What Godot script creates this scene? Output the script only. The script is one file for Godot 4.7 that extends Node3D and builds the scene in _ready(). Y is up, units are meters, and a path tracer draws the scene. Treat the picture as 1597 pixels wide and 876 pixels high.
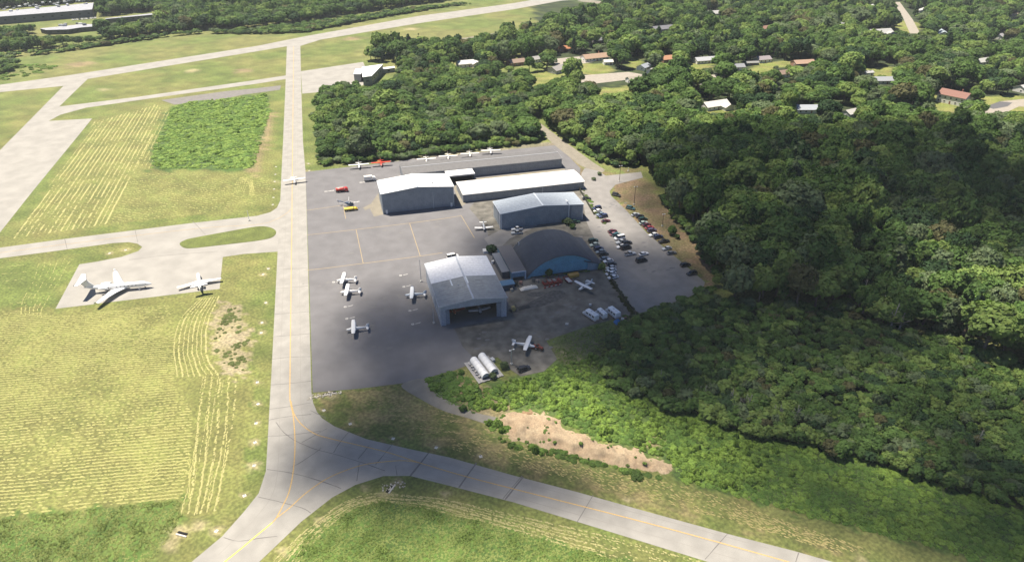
extends Node3D
# A small airfield seen from the air: taxiways, apron, hangars, car park, forest and houses. Metres, y up, taxiway along -z.

const SUN_STEP := Vector2(0.30, 0.26)   # how far a shadow moves (x, z) per metre of height
var taken := {}
var mats := {}
var texs := {}
var shapes := {}
var rng := RandomNumberGenerator.new()
var nz_a := FastNoiseLite.new()
var nz_b := FastNoiseLite.new()
var nz_c := FastNoiseLite.new()

# ---------------------------------------------------------------- names and materials
func numbered(called: String) -> String:
	taken[called] = taken.get(called, -1) + 1
	return called if taken[called] == 0 else "%s_%03d" % [called, taken[called]]

func tag(o: Node, label: String, category := "", group := "", kind := ""):
	if label: o.set_meta("label", label)
	if category: o.set_meta("category", category)
	if group: o.set_meta("group", group)
	if kind: o.set_meta("kind", kind)
	return o

func thing(called: String, label: String, category: String, at := Vector3.ZERO, turn := 0.0, group := "") -> Node3D:
	var o := Node3D.new()
	o.name = numbered(called)
	add_child(o)
	o.position = at
	o.rotation.y = turn
	tag(o, label, category, group)
	return o

func part(called: String, st, m: Material, parent: Node) -> MeshInstance3D:
	var o := MeshInstance3D.new()
	o.name = called if parent != self else numbered(called)
	if st is SurfaceTool:
		st.generate_normals()
		o.mesh = st.commit()
	else:
		o.mesh = st
	o.material_override = m
	parent.add_child(o, true)
	return o

func struct(called: String, st, m: Material) -> MeshInstance3D:
	var o := part(called, st, m, self)
	o.set_meta("kind", "structure")
	return o

func dup(proto: Node3D, at: Vector3, turn: float, label: String, group := "") -> Node3D:
	var o: Node3D = proto.duplicate()
	o.name = numbered(String(proto.get_meta("called")))
	add_child(o)
	o.position = at
	o.rotation.y = turn
	if label: o.set_meta("label", label)
	if group: o.set_meta("group", group)
	o.visible = true
	return o

func ntex(key: String, freq: float, lo: float, hi: float, size := 512, octaves := 4, kind := FastNoiseLite.TYPE_SIMPLEX_SMOOTH) -> Texture2D:
	if texs.has(key): return texs[key]
	var n := FastNoiseLite.new()
	n.seed = hash(key) % 1000
	n.noise_type = kind
	n.frequency = freq
	n.fractal_octaves = octaves
	var t := NoiseTexture2D.new()
	t.width = size
	t.height = size
	t.seamless = true
	t.noise = n
	var g := Gradient.new()
	g.set_color(0, Color(lo, lo, lo))
	g.set_color(1, Color(hi, hi, hi))
	t.color_ramp = g
	texs[key] = t
	return t

# colour: linear, real-world base colour
func mt(c: Color, rough := 0.85, metal := 0.0, tex: Texture2D = null, scale := 0.1, tex2: Texture2D = null, scale2 := 0.01, vcol := false) -> StandardMaterial3D:
	var key := [c, rough, metal, tex, scale, tex2, scale2, vcol]
	if mats.has(key): return mats[key]
	var m := StandardMaterial3D.new()
	m.albedo_color = c.linear_to_srgb()
	m.roughness = rough
	m.metallic = metal
	m.vertex_color_use_as_albedo = vcol
	if tex:
		m.albedo_texture = tex
		m.uv1_triplanar = true
		m.uv1_world_triplanar = true
		m.uv1_scale = Vector3.ONE * scale
	if tex2:
		m.detail_enabled = true
		m.detail_blend_mode = BaseMaterial3D.BLEND_MODE_MUL
		m.detail_uv_layer = BaseMaterial3D.DETAIL_UV_2
		m.detail_albedo = tex2
		m.uv2_triplanar = true
		m.uv2_world_triplanar = true
		m.uv2_scale = Vector3.ONE * scale2
	mats[key] = m
	return m

func rough_of(m: StandardMaterial3D, tex: Texture2D, cm: float) -> StandardMaterial3D:
	m.heightmap_enabled = true
	m.heightmap_texture = tex
	m.heightmap_scale = cm
	return m

# ---------------------------------------------------------------- shapes
func new_st(flat := true) -> SurfaceTool:
	var st := SurfaceTool.new()
	st.begin(Mesh.PRIMITIVE_TRIANGLES)
	st.set_smooth_group(-1 if flat else 0)
	return st

func tri(st: SurfaceTool, a: Vector3, b: Vector3, c: Vector3, out: Vector3):
	if (c - a).cross(b - a).dot(out) < 0.0:
		var t := b
		b = c
		c = t
	st.add_vertex(a)
	st.add_vertex(b)
	st.add_vertex(c)

func quad(st: SurfaceTool, a: Vector3, b: Vector3, c: Vector3, d: Vector3, out: Vector3):
	tri(st, a, b, c, out)
	tri(st, a, c, d, out)

func box(st: SurfaceTool, c: Vector3, s: Vector3, b := Basis()):
	var x := b.x * s.x / 2
	var y := b.y * s.y / 2
	var z := b.z * s.z / 2
	quad(st, c + x - y - z, c + x + y - z, c + x + y + z, c + x - y + z, x)
	quad(st, c - x - y - z, c - x + y - z, c - x + y + z, c - x - y + z, -x)
	quad(st, c + y - x - z, c + y + x - z, c + y + x + z, c + y - x + z, y)
	quad(st, c - y - x - z, c - y + x - z, c - y + x + z, c - y - x + z, -y)
	quad(st, c + z - x - y, c + z + x - y, c + z + x + y, c + z - x + y, z)
	quad(st, c - z - x - y, c - z + x - y, c - z + x + y, c - z - x + y, -z)

func bx(c: Vector3, s: Vector3, b := Basis()) -> SurfaceTool:
	var st := new_st()
	box(st, c, s, b)
	return st

func loft(st: SurfaceTool, rings: Array, caps := true):
	var n: int = rings[0].size()
	var mids := []
	for r in rings:
		var m := Vector3.ZERO
		for p in r: m += p
		mids.append(m / n)
	for i in rings.size() - 1:
		for k in n:
			var a: Vector3 = rings[i][k]
			var b: Vector3 = rings[i][(k + 1) % n]
			var c: Vector3 = rings[i + 1][(k + 1) % n]
			var d: Vector3 = rings[i + 1][k]
			quad(st, a, b, c, d, (a + b + c + d) / 4 - (mids[i] + mids[i + 1]) / 2)
	if caps:
		for e in [0, rings.size() - 1]:
			var o: Vector3 = mids[e] - mids[1 if e == 0 else e - 1]
			for k in n:
				tri(st, mids[e], rings[e][k], rings[e][(k + 1) % n], o)

func ring(c: Vector3, u: Vector3, v: Vector3, n := 10) -> PackedVector3Array:
	var r := PackedVector3Array()
	for k in n:
		var a := TAU * (k + 0.5) / n
		r.append(c + u * cos(a) + v * sin(a))
	return r

func tube(st: SurfaceTool, a: Vector3, b: Vector3, ra: float, rb: float, n := 7):
	var d := (b - a).normalized()
	var u := d.cross(Vector3.RIGHT if absf(d.x) < 0.8 else Vector3.UP).normalized()
	var v := d.cross(u)
	loft(st, [ring(a, u * ra, v * ra, n), ring(b, u * rb, v * rb, n)])

func flat_poly(st: SurfaceTool, poly: PackedVector2Array, y: float):
	var idx := Geometry2D.triangulate_polygon(poly)
	for k in range(0, idx.size(), 3):
		tri(st, Vector3(poly[idx[k]].x, y, poly[idx[k]].y), Vector3(poly[idx[k + 1]].x, y, poly[idx[k + 1]].y), Vector3(poly[idx[k + 2]].x, y, poly[idx[k + 2]].y), Vector3.UP)

func slab(st: SurfaceTool, poly: PackedVector2Array, y0: float, y1: float):
	flat_poly(st, poly, y1)
	var cw := Geometry2D.is_polygon_clockwise(poly)
	for k in poly.size():
		var a := poly[k]
		var b := poly[(k + 1) % poly.size()]
		var o := Vector2(b.y - a.y, a.x - b.x) * (-1.0 if cw else 1.0)
		quad(st, Vector3(a.x, y0, a.y), Vector3(b.x, y0, b.y), Vector3(b.x, y1, b.y), Vector3(a.x, y1, a.y), Vector3(o.x, 0, o.y))

# a slab given by its outline in the x-y plane, from z0 to z1
func plate(st: SurfaceTool, poly: PackedVector2Array, z0: float, z1: float):
	var idx := Geometry2D.triangulate_polygon(poly)
	for k in range(0, idx.size(), 3):
		var a := poly[idx[k]]
		var b := poly[idx[k + 1]]
		var c := poly[idx[k + 2]]
		tri(st, Vector3(a.x, a.y, z1), Vector3(b.x, b.y, z1), Vector3(c.x, c.y, z1), Vector3(0, 0, z1 - z0))
		tri(st, Vector3(a.x, a.y, z0), Vector3(b.x, b.y, z0), Vector3(c.x, c.y, z0), Vector3(0, 0, z0 - z1))
	var cw := Geometry2D.is_polygon_clockwise(poly)
	for k in poly.size():
		var a := poly[k]
		var b := poly[(k + 1) % poly.size()]
		var o := Vector2(b.y - a.y, a.x - b.x) * (-1.0 if cw else 1.0)
		quad(st, Vector3(a.x, a.y, z0), Vector3(b.x, b.y, z0), Vector3(b.x, b.y, z1), Vector3(a.x, a.y, z1), Vector3(o.x, o.y, 0))

func curve(pts: Array, steps := 6, closed := false) -> PackedVector2Array:
	var out := PackedVector2Array()
	var n := pts.size()
	for i in (n if closed else n - 1):
		var p0: Vector2 = pts[(i - 1 + n) % n] if closed or i > 0 else pts[0]
		var p1: Vector2 = pts[i]
		var p2: Vector2 = pts[(i + 1) % n]
		var p3: Vector2 = pts[(i + 2) % n] if closed or i + 2 < n else pts[n - 1]
		for k in steps:
			out.append(p1.cubic_interpolate(p2, p0, p3, float(k) / steps))
	if not closed: out.append(pts[n - 1])
	return out

func ribbon(st: SurfaceTool, pts: PackedVector2Array, width: float, y: float, ragged := 0.0):
	var l := []
	for i in pts.size():
		var d := (pts[mini(i + 1, pts.size() - 1)] - pts[maxi(i - 1, 0)]).normalized()
		var s := Vector2(-d.y, d.x) * width / 2
		l.append([pts[i] + s * (1 + ragged * rng.randf_range(-1, 1)), pts[i] - s * (1 + ragged * rng.randf_range(-1, 1))])
	for i in pts.size() - 1:
		quad(st, Vector3(l[i][0].x, y, l[i][0].y), Vector3(l[i][1].x, y, l[i][1].y), Vector3(l[i + 1][1].x, y, l[i + 1][1].y), Vector3(l[i + 1][0].x, y, l[i + 1][0].y), Vector3.UP)

func edge_distance(p: Vector2, poly: PackedVector2Array) -> float:
	var best := 1e9
	for k in poly.size():
		best = minf(best, p.distance_squared_to(Geometry2D.get_closest_point_to_segment(p, poly[k], poly[(k + 1) % poly.size()])))
	return sqrt(best)

func bounds(poly: PackedVector2Array) -> Rect2:
	var r := Rect2(poly[0], Vector2.ZERO)
	for p in poly: r = r.expand(p)
	return r

func v3(p: Vector2, y := 0.0) -> Vector3:
	return Vector3(p.x, y, p.y)

func heading(nose: Vector2, tail: Vector2) -> float:
	return atan2(nose.x - tail.x, nose.y - tail.y)

# ---------------------------------------------------------------- the scene
func _ready():
	rng.seed = 7
	for n in [[nz_a, 0.012, 3], [nz_b, 0.07, 5], [nz_c, 0.35, 9]]:
		n[0].noise_type = FastNoiseLite.TYPE_SIMPLEX_SMOOTH
		n[0].frequency = n[1]
		n[0].seed = n[2]
		n[0].fractal_octaves = 3
	var cam := Camera3D.new()
	cam.name = "camera"
	cam.position = Vector3(0, 145, 0)
	cam.rotation_degrees = Vector3(-30.8045, -15.3814, 0)
	cam.fov = 44.9016
	cam.near = 1.0
	cam.far = 8000.0
	add_child(cam)
	cam.current = true
	var sky_m := ProceduralSkyMaterial.new()
	sky_m.sky_top_color = Color(0.37, 0.51, 0.75)
	sky_m.sky_horizon_color = Color(0.72, 0.80, 0.90)
	sky_m.sky_curve = 0.14
	sky_m.sky_energy_multiplier = 0.58
	sky_m.ground_bottom_color = Color(0.25, 0.28, 0.2)
	sky_m.ground_horizon_color = Color(0.6, 0.66, 0.7)
	var env := Environment.new()
	env.background_mode = Environment.BG_SKY
	env.sky = Sky.new()
	env.sky.sky_material = sky_m
	env.tonemap_mode = Environment.TONE_MAPPER_LINEAR
	env.tonemap_exposure = 2.1
	env.sdfgi_enabled = true
	env.ssao_enabled = true
	env.ssil_enabled = true
	env.fog_enabled = true
	env.fog_density = 0.00010
	env.fog_light_color = Color(0.86, 0.90, 0.92)
	var we := WorldEnvironment.new()
	we.name = "environment"
	we.environment = env
	add_child(we)
	var sun := DirectionalLight3D.new()
	sun.name = "sun"
	sun.light_energy = 1.55
	sun.light_angular_distance = 0.7
	sun.light_color = Color(1.0, 0.96, 0.89)
	sun.shadow_enabled = true
	add_child(sun)
	sun.look_at_from_position(Vector3.ZERO, Vector3(SUN_STEP.x, -1, SUN_STEP.y))
	build_clouds()
	build_ground()
	build_pavement()
	build_paint()
	build_buildings()
	build_houses()
	build_aircraft()
	build_vehicles()
	build_yard()
	build_fields()
	build_trees()

# ---------------------------------------------------------------- clouds whose shadows lie on the ground
func build_clouds():
	# [ground spot that the cloud shades, radius, thickness of the cloud there 0..1]
	var spots := []
	for s in CLOUD_SPOTS:
		spots.append(s)
	var ms := []
	for a in [0.13, 0.30, 0.52]:
		var m := StandardMaterial3D.new()
		m.albedo_color = Color(0.95, 0.96, 0.98, a)
		m.roughness = 1.0
		m.transparency = BaseMaterial3D.TRANSPARENCY_ALPHA
		m.specular_mode = BaseMaterial3D.SPECULAR_DISABLED
		ms.append(m)
	var sts := [new_st(false), new_st(false), new_st(false)]
	var r := RandomNumberGenerator.new()
	r.seed = 21
	for s in spots:
		var at: Vector2 = s[0]
		var rad: float = s[1]
		var thick: float = s[2]
		var alt := 1500.0 + r.randf_range(-40, 40)
		var c := Vector3(at.x - SUN_STEP.x * alt, alt, at.y - SUN_STEP.y * alt)
		var st: SurfaceTool = sts[0 if thick < 0.34 else 1 if thick < 0.67 else 2]
		var rings := []
		for i in range(-3, 4):
			var f := cos(i * PI / 7.0)
			rings.append(ring(c + Vector3(0, sin(i * PI / 7.0) * rad * 0.3, 0), Vector3(rad * f * r.randf_range(0.9, 1.1), 0, 0), Vector3(0, 0, rad * f * r.randf_range(0.9, 1.1)), 12))
		loft(st, rings)
	var cl := thing("cloud", "white fair-weather cloud drifting above the airfield", "cloud", Vector3.ZERO)
	cl.set_meta("kind", "structure")
	for k in 3:
		part(["thin_edge", "body", "thick_core"][k], sts[k], ms[k], cl)

var CLOUD_SPOTS := [
	# apron and front hangar
	[Vector2(18.5, -223.5), 24.0, 0.6], [Vector2(17.8, -203.9), 26.0, 0.6], [Vector2(29.1, -188.9), 30.0, 0.5], [Vector2(4.8, -190.0), 24.0, 0.3], [Vector2(45.1, -213.8), 22.0, 0.5], [Vector2(12.5, -218.3), 22.0, 0.25], [Vector2(-9.1, -190.2), 20.0, 0.2],
	[Vector2(0.1, -212.9), 18.0, 0.2], [Vector2(68.5, -258.3), 24.0, 0.5], [Vector2(86.0, -256.7), 34.0, 0.5], [Vector2(61.8, -213.9), 34.0, 0.6], [Vector2(81.8, -218.2), 34.0, 0.6], [Vector2(68.5, -194.1), 28.0, 0.6], [Vector2(93.2, -205.3), 30.0, 0.6], [Vector2(53.8, -189.9), 24.0, 0.3],
	[Vector2(96.9, -244.4), 26.0, 0.6], [Vector2(64.7, -279.1), 20.0, 0.3], [Vector2(98.2, -284.2), 18.0, 0.3], [Vector2(112.1, -220.3), 30.0, 0.4], [Vector2(126.2, -216.4), 30.0, 0.5], [Vector2(128.1, -238.9), 22.0, 0.2],
	# junction and taxiway
	[Vector2(-4.5, -153.3), 14.0, 0.6], [Vector2(-15.4, -159.0), 11.0, 0.5], [Vector2(6.4, -150.3), 14.0, 0.6], [Vector2(-3.6, -165.8), 16.0, 0.5], [Vector2(12.0, -163.1), 16.0, 0.4], [Vector2(18.2, -141.7), 14.0, 0.5], [Vector2(-21.0, -147.5), 8.0, 0.25], [Vector2(-8.8, -144.1), 9.0, 0.5], [Vector2(29.5, -133.6), 12.0, 0.3], [Vector2(7.3, -173.8), 12.0, 0.3],
	[Vector2(23.0, -157.0), 12.0, 0.3], [Vector2(7.6, -132.4), 12.0, 0.5], [Vector2(27.4, -140.5), 10.0, 0.3], [Vector2(-6.2, -131.6), 8.0, 0.3], [Vector2(25.0, -179.1), 11.0, 0.3],
	# forest on the right
	[Vector2(173.7, -282.9), 34.0, 0.6], [Vector2(221.2, -325.4), 34.0, 0.7], [Vector2(256.1, -326.6), 38.0, 0.6], [Vector2(296.4, -315.5), 42.0, 0.6], [Vector2(328.8, -295.8), 42.0, 0.6], [Vector2(363.3, -276.1), 46.0, 0.6], [Vector2(158.5, -236.7), 34.0, 0.6], [Vector2(199.9, -260.0), 38.0, 0.6], [Vector2(235.2, -258.0), 40.0, 0.6], [Vector2(269.4, -248.6), 42.0, 0.6], [Vector2(300.5, -232.3), 44.0, 0.9], [Vector2(331.0, -223.9), 40.0, 0.9],
	[Vector2(154.2, -203.4), 34.0, 0.6], [Vector2(180.8, -206.9), 34.0, 0.6], [Vector2(208.0, -205.0), 28.0, 0.8], [Vector2(259.0, -185.4), 24.0, 0.3], [Vector2(285.1, -178.2), 30.0, 0.5], [Vector2(120.1, -193.2), 28.0, 0.6], [Vector2(97.0, -178.0), 26.0, 0.7], [Vector2(111.1, -166.3), 28.0, 0.5], [Vector2(139.2, -174.7), 30.0, 0.5], [Vector2(159.7, -169.0), 30.0, 0.5], [Vector2(183.1, -166.9), 26.0, 0.7],
	[Vector2(124.9, -148.1), 28.0, 0.3], [Vector2(145.4, -142.5), 28.0, 0.3], [Vector2(165.9, -136.8), 26.0, 0.3], [Vector2(191.8, -136.7), 24.0, 0.3], [Vector2(206.9, -125.6), 26.0, 0.3], [Vector2(94.7, -153.0), 18.0, 0.7], [Vector2(104.5, -137.6), 18.0, 0.3], [Vector2(124.2, -126.3), 20.0, 0.5], [Vector2(144.9, -120.6), 20.0, 0.3], [Vector2(167.9, -117.2), 24.0, 0.3], [Vector2(179.8, -105.3), 24.0, 0.5],
	[Vector2(122.1, -105.6), 16.0, 0.3], [Vector2(131.0, -96.1), 14.0, 0.3], [Vector2(146.0, -89.8), 16.0, 0.3], [Vector2(161.1, -87.9), 18.0, 0.8], [Vector2(153.4, -75.1), 16.0, 0.9], [Vector2(139.4, -79.0), 14.0, 0.6], [Vector2(109.0, -116.8), 12.0, 0.3], [Vector2(80.9, -174.7), 14.0, 0.5], [Vector2(126.9, -82.4), 10.0, 0.3],
	[Vector2(186.6, -329.7), 26.0, 0.6], [Vector2(168.5, -301.4), 22.0, 0.6], [Vector2(148.2, -281.9), 14.0, 0.2],
	# over the lower taxiway and its verges
	[Vector2(0.5, -147.9), 16.0, 0.6], [Vector2(12.3, -139.5), 15.0, 0.6], [Vector2(22.3, -134.3), 15.0, 0.5], [Vector2(33.5, -127.6), 15.0, 0.5], [Vector2(44.8, -122.2), 14.0, 0.3], [Vector2(-19.2, -152.0), 12.0, 0.5], [Vector2(-14.1, -143.1), 10.0, 0.5], [Vector2(-24.5, -141.2), 8.0, 0.3], [Vector2(25.8, -146.3), 13.0, 0.5], [Vector2(40.0, -130.7), 13.0, 0.5], [Vector2(52.7, -123.5), 12.0, 0.5], [Vector2(65.0, -116.6), 14.0, 0.3], [Vector2(0.4, -129.8), 14.0, 0.3], [Vector2(16.9, -125.3), 14.0, 0.3],
	[Vector2(78.5, -112.9), 12.0, 0.2], [Vector2(90.2, -102.9), 12.0, 0.2], [Vector2(92.5, -123.9), 14.0, 0.2], [Vector2(107.3, -105.0), 16.0, 0.5], [Vector2(118.1, -95.2), 14.0, 0.5], [Vector2(131.3, -87.3), 14.0, 0.5], [Vector2(7.4, -158.4), 16.0, 0.5], [Vector2(-9.1, -171.9), 14.0, 0.3], [Vector2(13.9, -176.9), 14.0, 0.5],
]

# ---------------------------------------------------------------- ground
const VERGE := Color(0.19, 0.245, 0.06)
const HAY := Color(0.278, 0.278, 0.088)
const DRY := Color(0.32, 0.27, 0.12)
const LUSH := Color(0.105, 0.19, 0.035)
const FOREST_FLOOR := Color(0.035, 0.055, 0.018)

var AREAS := [
	# [outline, colour, second colour, how far the edge wanders]
	[[Vector2(-196.6, -285.0), Vector2(-119.4, -264.3), Vector2(-111.3, -258.7), Vector2(-52.9, -258.8), Vector2(-44.3, -247.9), Vector2(-38.2, -223.5), Vector2(-35.4, -179.2), Vector2(-37.8, -147.2), Vector2(-43.2, -139.6), Vector2(-51.9, -139.4), Vector2(-53.1, -147.2), Vector2(-97.5, -152.8), Vector2(-136.1, -156.8)], HAY, Color(0.255, 0.275, 0.08), 1.0],
	[[Vector2(-136.1, -156.8), Vector2(-97.5, -152.8), Vector2(-53.1, -147.2), Vector2(-51.6, -140.6), Vector2(-53.9, -134.1), Vector2(-57.0, -128.0), Vector2(-62.3, -114.7), Vector2(-128.2, -129.6)], Color(0.18, 0.25, 0.055), LUSH, 1.6],
	[[Vector2(-50.9, -249.7), Vector2(-43.6, -244.8), Vector2(-38.9, -219.5), Vector2(-38.8, -195.2), Vector2(-47.0, -203.1), Vector2(-53.0, -225.5)], Color(0.47, 0.40, 0.25), Color(0.36, 0.32, 0.16), 1.6],
	[[Vector2(-19.6, -126.7), Vector2(-8.7, -131.9), Vector2(-1.0, -132.5), Vector2(7.2, -129.5), Vector2(15.1, -124.7), Vector2(27.2, -117.0), Vector2(45.7, -104.3), Vector2(60.6, -94.9), Vector2(53.4, -82.9), Vector2(-31.3, -106.2), Vector2(-27.3, -119.0)], Color(0.15, 0.24, 0.045), LUSH, 1.0],
	[[Vector2(-221.6, -338.2), Vector2(-150.4, -332.8), Vector2(-153.5, -479.6), Vector2(-156.1, -521.9), Vector2(-146.5, -528.4), Vector2(-118.1, -562.0), Vector2(-112.3, -543.1), Vector2(-112.3, -482.8), Vector2(-104.0, -412.8), Vector2(-47.3, -393.1), Vector2(-45.2, -471.2), Vector2(-37.9, -506.3), Vector2(-32.5, -356.7), Vector2(-40.0, -340.1), Vector2(-71.8, -337.8), Vector2(-154.9, -334.7), Vector2(-216.7, -327.7)], HAY, Color(0.24, 0.27, 0.078), 1.2],
	[[Vector2(-104.1, -409.7), Vector2(-107.5, -443.6), Vector2(-110.5, -531.1), Vector2(-101.1, -552.0), Vector2(-43.9, -556.1), Vector2(-39.7, -506.8), Vector2(-45.6, -400.9), Vector2(-48.8, -393.5)], Color(0.10, 0.17, 0.04), LUSH, 1.5],
	[[Vector2(-49.5, -393.7), Vector2(-47.1, -401.3), Vector2(-41.4, -505.7), Vector2(-36.2, -505.9), Vector2(-42.6, -395.9), Vector2(-45.3, -380.6)], Color(0.42, 0.33, 0.18), DRY, 0.8],
	[[Vector2(-16.4, -178.7), Vector2(-14.7, -181.1), Vector2(-2.4, -180.4), Vector2(16.4, -179.3), Vector2(28.0, -161.7), Vector2(36.3, -153.4), Vector2(39.9, -143.8), Vector2(68.4, -115.7), Vector2(94.3, -94.4), Vector2(129.0, -72.4), Vector2(117.1, -75.6), Vector2(66.6, -111.6), Vector2(20.6, -144.2), Vector2(-9.4, -165.4)], Color(0.16, 0.205, 0.05), DRY, 2.5],
	[[Vector2(19.6, -180.5), Vector2(25.5, -181.8), Vector2(32.1, -181.4), Vector2(35.7, -172.7), Vector2(31.6, -159.2), Vector2(24.6, -165.2), Vector2(20.7, -172.7)], Color(0.085, 0.16, 0.035), LUSH, 1.0],
	[[Vector2(30.9, -160.9), Vector2(38.8, -171.8), Vector2(63.6, -179.4), Vector2(80.1, -178.7), Vector2(86.2, -149.5), Vector2(112.6, -125.5), Vector2(134.3, -111.4), Vector2(147.0, -97.6), Vector2(164.0, -83.3), Vector2(174.3, -73.4), Vector2(161.7, -63.4), Vector2(142.4, -70.5), Vector2(134.7, -78.3), Vector2(122.8, -86.6), Vector2(98.1, -104.1), Vector2(77.8, -119.1), Vector2(82.0, -124.2), Vector2(65.6, -136.7), Vector2(55.4, -151.1), Vector2(43.5, -156.8)], Color(0.095, 0.165, 0.035), Color(0.15, 0.22, 0.05), 1.5],
	[[Vector2(30.9, -181.0), Vector2(35.1, -172.8), Vector2(36.2, -168.5), Vector2(36.7, -163.1), Vector2(30.4, -158.6), Vector2(25.7, -171.3)], Color(0.40, 0.29, 0.17), Color(0.33, 0.25, 0.14), 1.0],
	[[Vector2(140.5, -309.1), Vector2(146.6, -321.1), Vector2(166.0, -328.3), Vector2(165.7, -311.2), Vector2(156.7, -260.8), Vector2(152.5, -226.1), Vector2(146.0, -208.3), Vector2(138.1, -206.8), Vector2(142.2, -213.1), Vector2(140.4, -232.4), Vector2(138.4, -260.9), Vector2(138.9, -288.5)], Color(0.27, 0.235, 0.10), Color(0.34, 0.23, 0.14), 1.2],
	[[Vector2(143.4, -344.7), Vector2(152.6, -352.8), Vector2(166.5, -342.6), Vector2(168.5, -333.7), Vector2(160.0, -328.0), Vector2(145.4, -330.1)], Color(0.26, 0.20, 0.10), VERGE, 0.6],
	[[Vector2(137.1, -392.0), Vector2(137.7, -350.5), Vector2(135.3, -333.8), Vector2(127.1, -321.8), Vector2(125.4, -343.5), Vector2(129.7, -372.5)], Color(0.30, 0.22, 0.13), Color(0.25, 0.20, 0.11), 0.8],
	[[Vector2(27.8, -380.7), Vector2(44.3, -391.5), Vector2(134.0, -392.9), Vector2(134.9, -380.5), Vector2(41.4, -370.7)], Color(0.36, 0.32, 0.24), Color(0.28, 0.27, 0.15), 0.8],
	[[Vector2(63.2, -185.3), Vector2(73.0, -192.9), Vector2(101.9, -197.3), Vector2(104.0, -193.1), Vector2(85.2, -173.5), Vector2(69.2, -168.7)], Color(0.13, 0.18, 0.045), Color(0.2, 0.2, 0.09), 1.2],
	[[Vector2(32.8, -169.4), Vector2(39.3, -169.6), Vector2(43.6, -157.4), Vector2(34.4, -153.9), Vector2(28.0, -161.7)], Color(0.36, 0.30, 0.19), DRY, 1.0],
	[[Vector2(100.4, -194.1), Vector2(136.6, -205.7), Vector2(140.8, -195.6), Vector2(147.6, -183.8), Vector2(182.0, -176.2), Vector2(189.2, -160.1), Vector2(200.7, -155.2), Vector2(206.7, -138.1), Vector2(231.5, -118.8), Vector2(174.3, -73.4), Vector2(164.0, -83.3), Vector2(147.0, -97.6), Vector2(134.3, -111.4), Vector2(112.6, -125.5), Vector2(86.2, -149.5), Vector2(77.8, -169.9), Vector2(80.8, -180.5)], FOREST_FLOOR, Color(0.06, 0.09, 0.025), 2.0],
]
var BLOBS := [
	# [spot, radius, colour]: bare and dry patches
	[Vector2(-34.9, -193.4), 1.3, 0], [Vector2(-34.2, -182.0), 1.6, 0], [Vector2(-34.4, -172.8), 1.3, 0], [Vector2(-34.3, -164.2), 1.5, 0], [Vector2(-34.1, -154.6), 2.2, 0], [Vector2(-36.1, -143.7), 1.2, 0], [Vector2(-42.4, -133.4), 2.0, 0], [Vector2(-34.8, -229.9), 1.6, 0], [Vector2(-35.8, -267.6), 1.8, 0], [Vector2(-33.8, -272.1), 1.5, 0], [Vector2(-33.9, -244.1), 1.0, 0], [Vector2(-34.8, -223.0), 1.7, 0],
	[Vector2(-33.3, -395.4), 1.8, 0], [Vector2(-33.4, -383.2), 1.9, 0], [Vector2(-33.5, -372.5), 1.8, 0], [Vector2(-33.6, -361.5), 1.8, 0], [Vector2(-33.6, -350.0), 1.8, 0], [Vector2(-33.7, -340.8), 1.6, 0], [Vector2(-15.0, -395.7), 1.2, 0], [Vector2(-14.8, -384.1), 2.2, 0], [Vector2(-60.2, -310.0), 2.0, 0], [Vector2(-102.8, -305.5), 2.0, 0], [Vector2(-96.5, -306.9), 2.0, 0], [Vector2(-35.9, -310.2), 1.8, 0],
	[Vector2(5.6, -154.9), 1.1, 0], [Vector2(-6.4, -164.8), 0.9, 0], [Vector2(17.4, -147.8), 1.2, 0], [Vector2(29.3, -140.8), 1.1, 0], [Vector2(-14.0, -173.3), 1.2, 0], [Vector2(-11.7, -180.3), 2.5, 0], [Vector2(-15.3, -180.7), 1.5, 0], [Vector2(64.1, -114.5), 1.4, 0], [Vector2(112.1, -81.8), 1.6, 0], [Vector2(-9.0, -141.0), 1.2, 0], [Vector2(-4.0, -137.9), 1.2, 0], [Vector2(0.9, -134.2), 1.6, 0], [Vector2(16.9, -129.6), 1.3, 0], [Vector2(4.8, -137.4), 1.8, 0], [Vector2(-16.6, -129.7), 1.5, 0], [Vector2(-25.9, -122.5), 1.6, 0], [Vector2(-51.4, -135.5), 3.0, 0], [Vector2(-46.8, -136.3), 2.2, 0], [Vector2(-53.2, -131.9), 2.6, 0],
	[Vector2(79.7, -133.4), 3.4, 1], [Vector2(104.0, -193.1), 3.0, 1], [Vector2(82.2, -184.1), 1.2, 0], [Vector2(69.2, -181.7), 1.2, 0], [Vector2(73.3, -176.7), 1.2, 0], [Vector2(5.8, -840.1), 8.0, 0], [Vector2(100.3, -786.8), 9.0, 0], [Vector2(-108.1, -650.8), 7.0, 0], [Vector2(-168.6, -603.7), 6.0, 0], [Vector2(-207.8, -702.5), 14.0, 1], [Vector2(35.4, -751.3), 12.0, 1], [Vector2(-65.2, -639.1), 10.0, 1],
]
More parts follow.
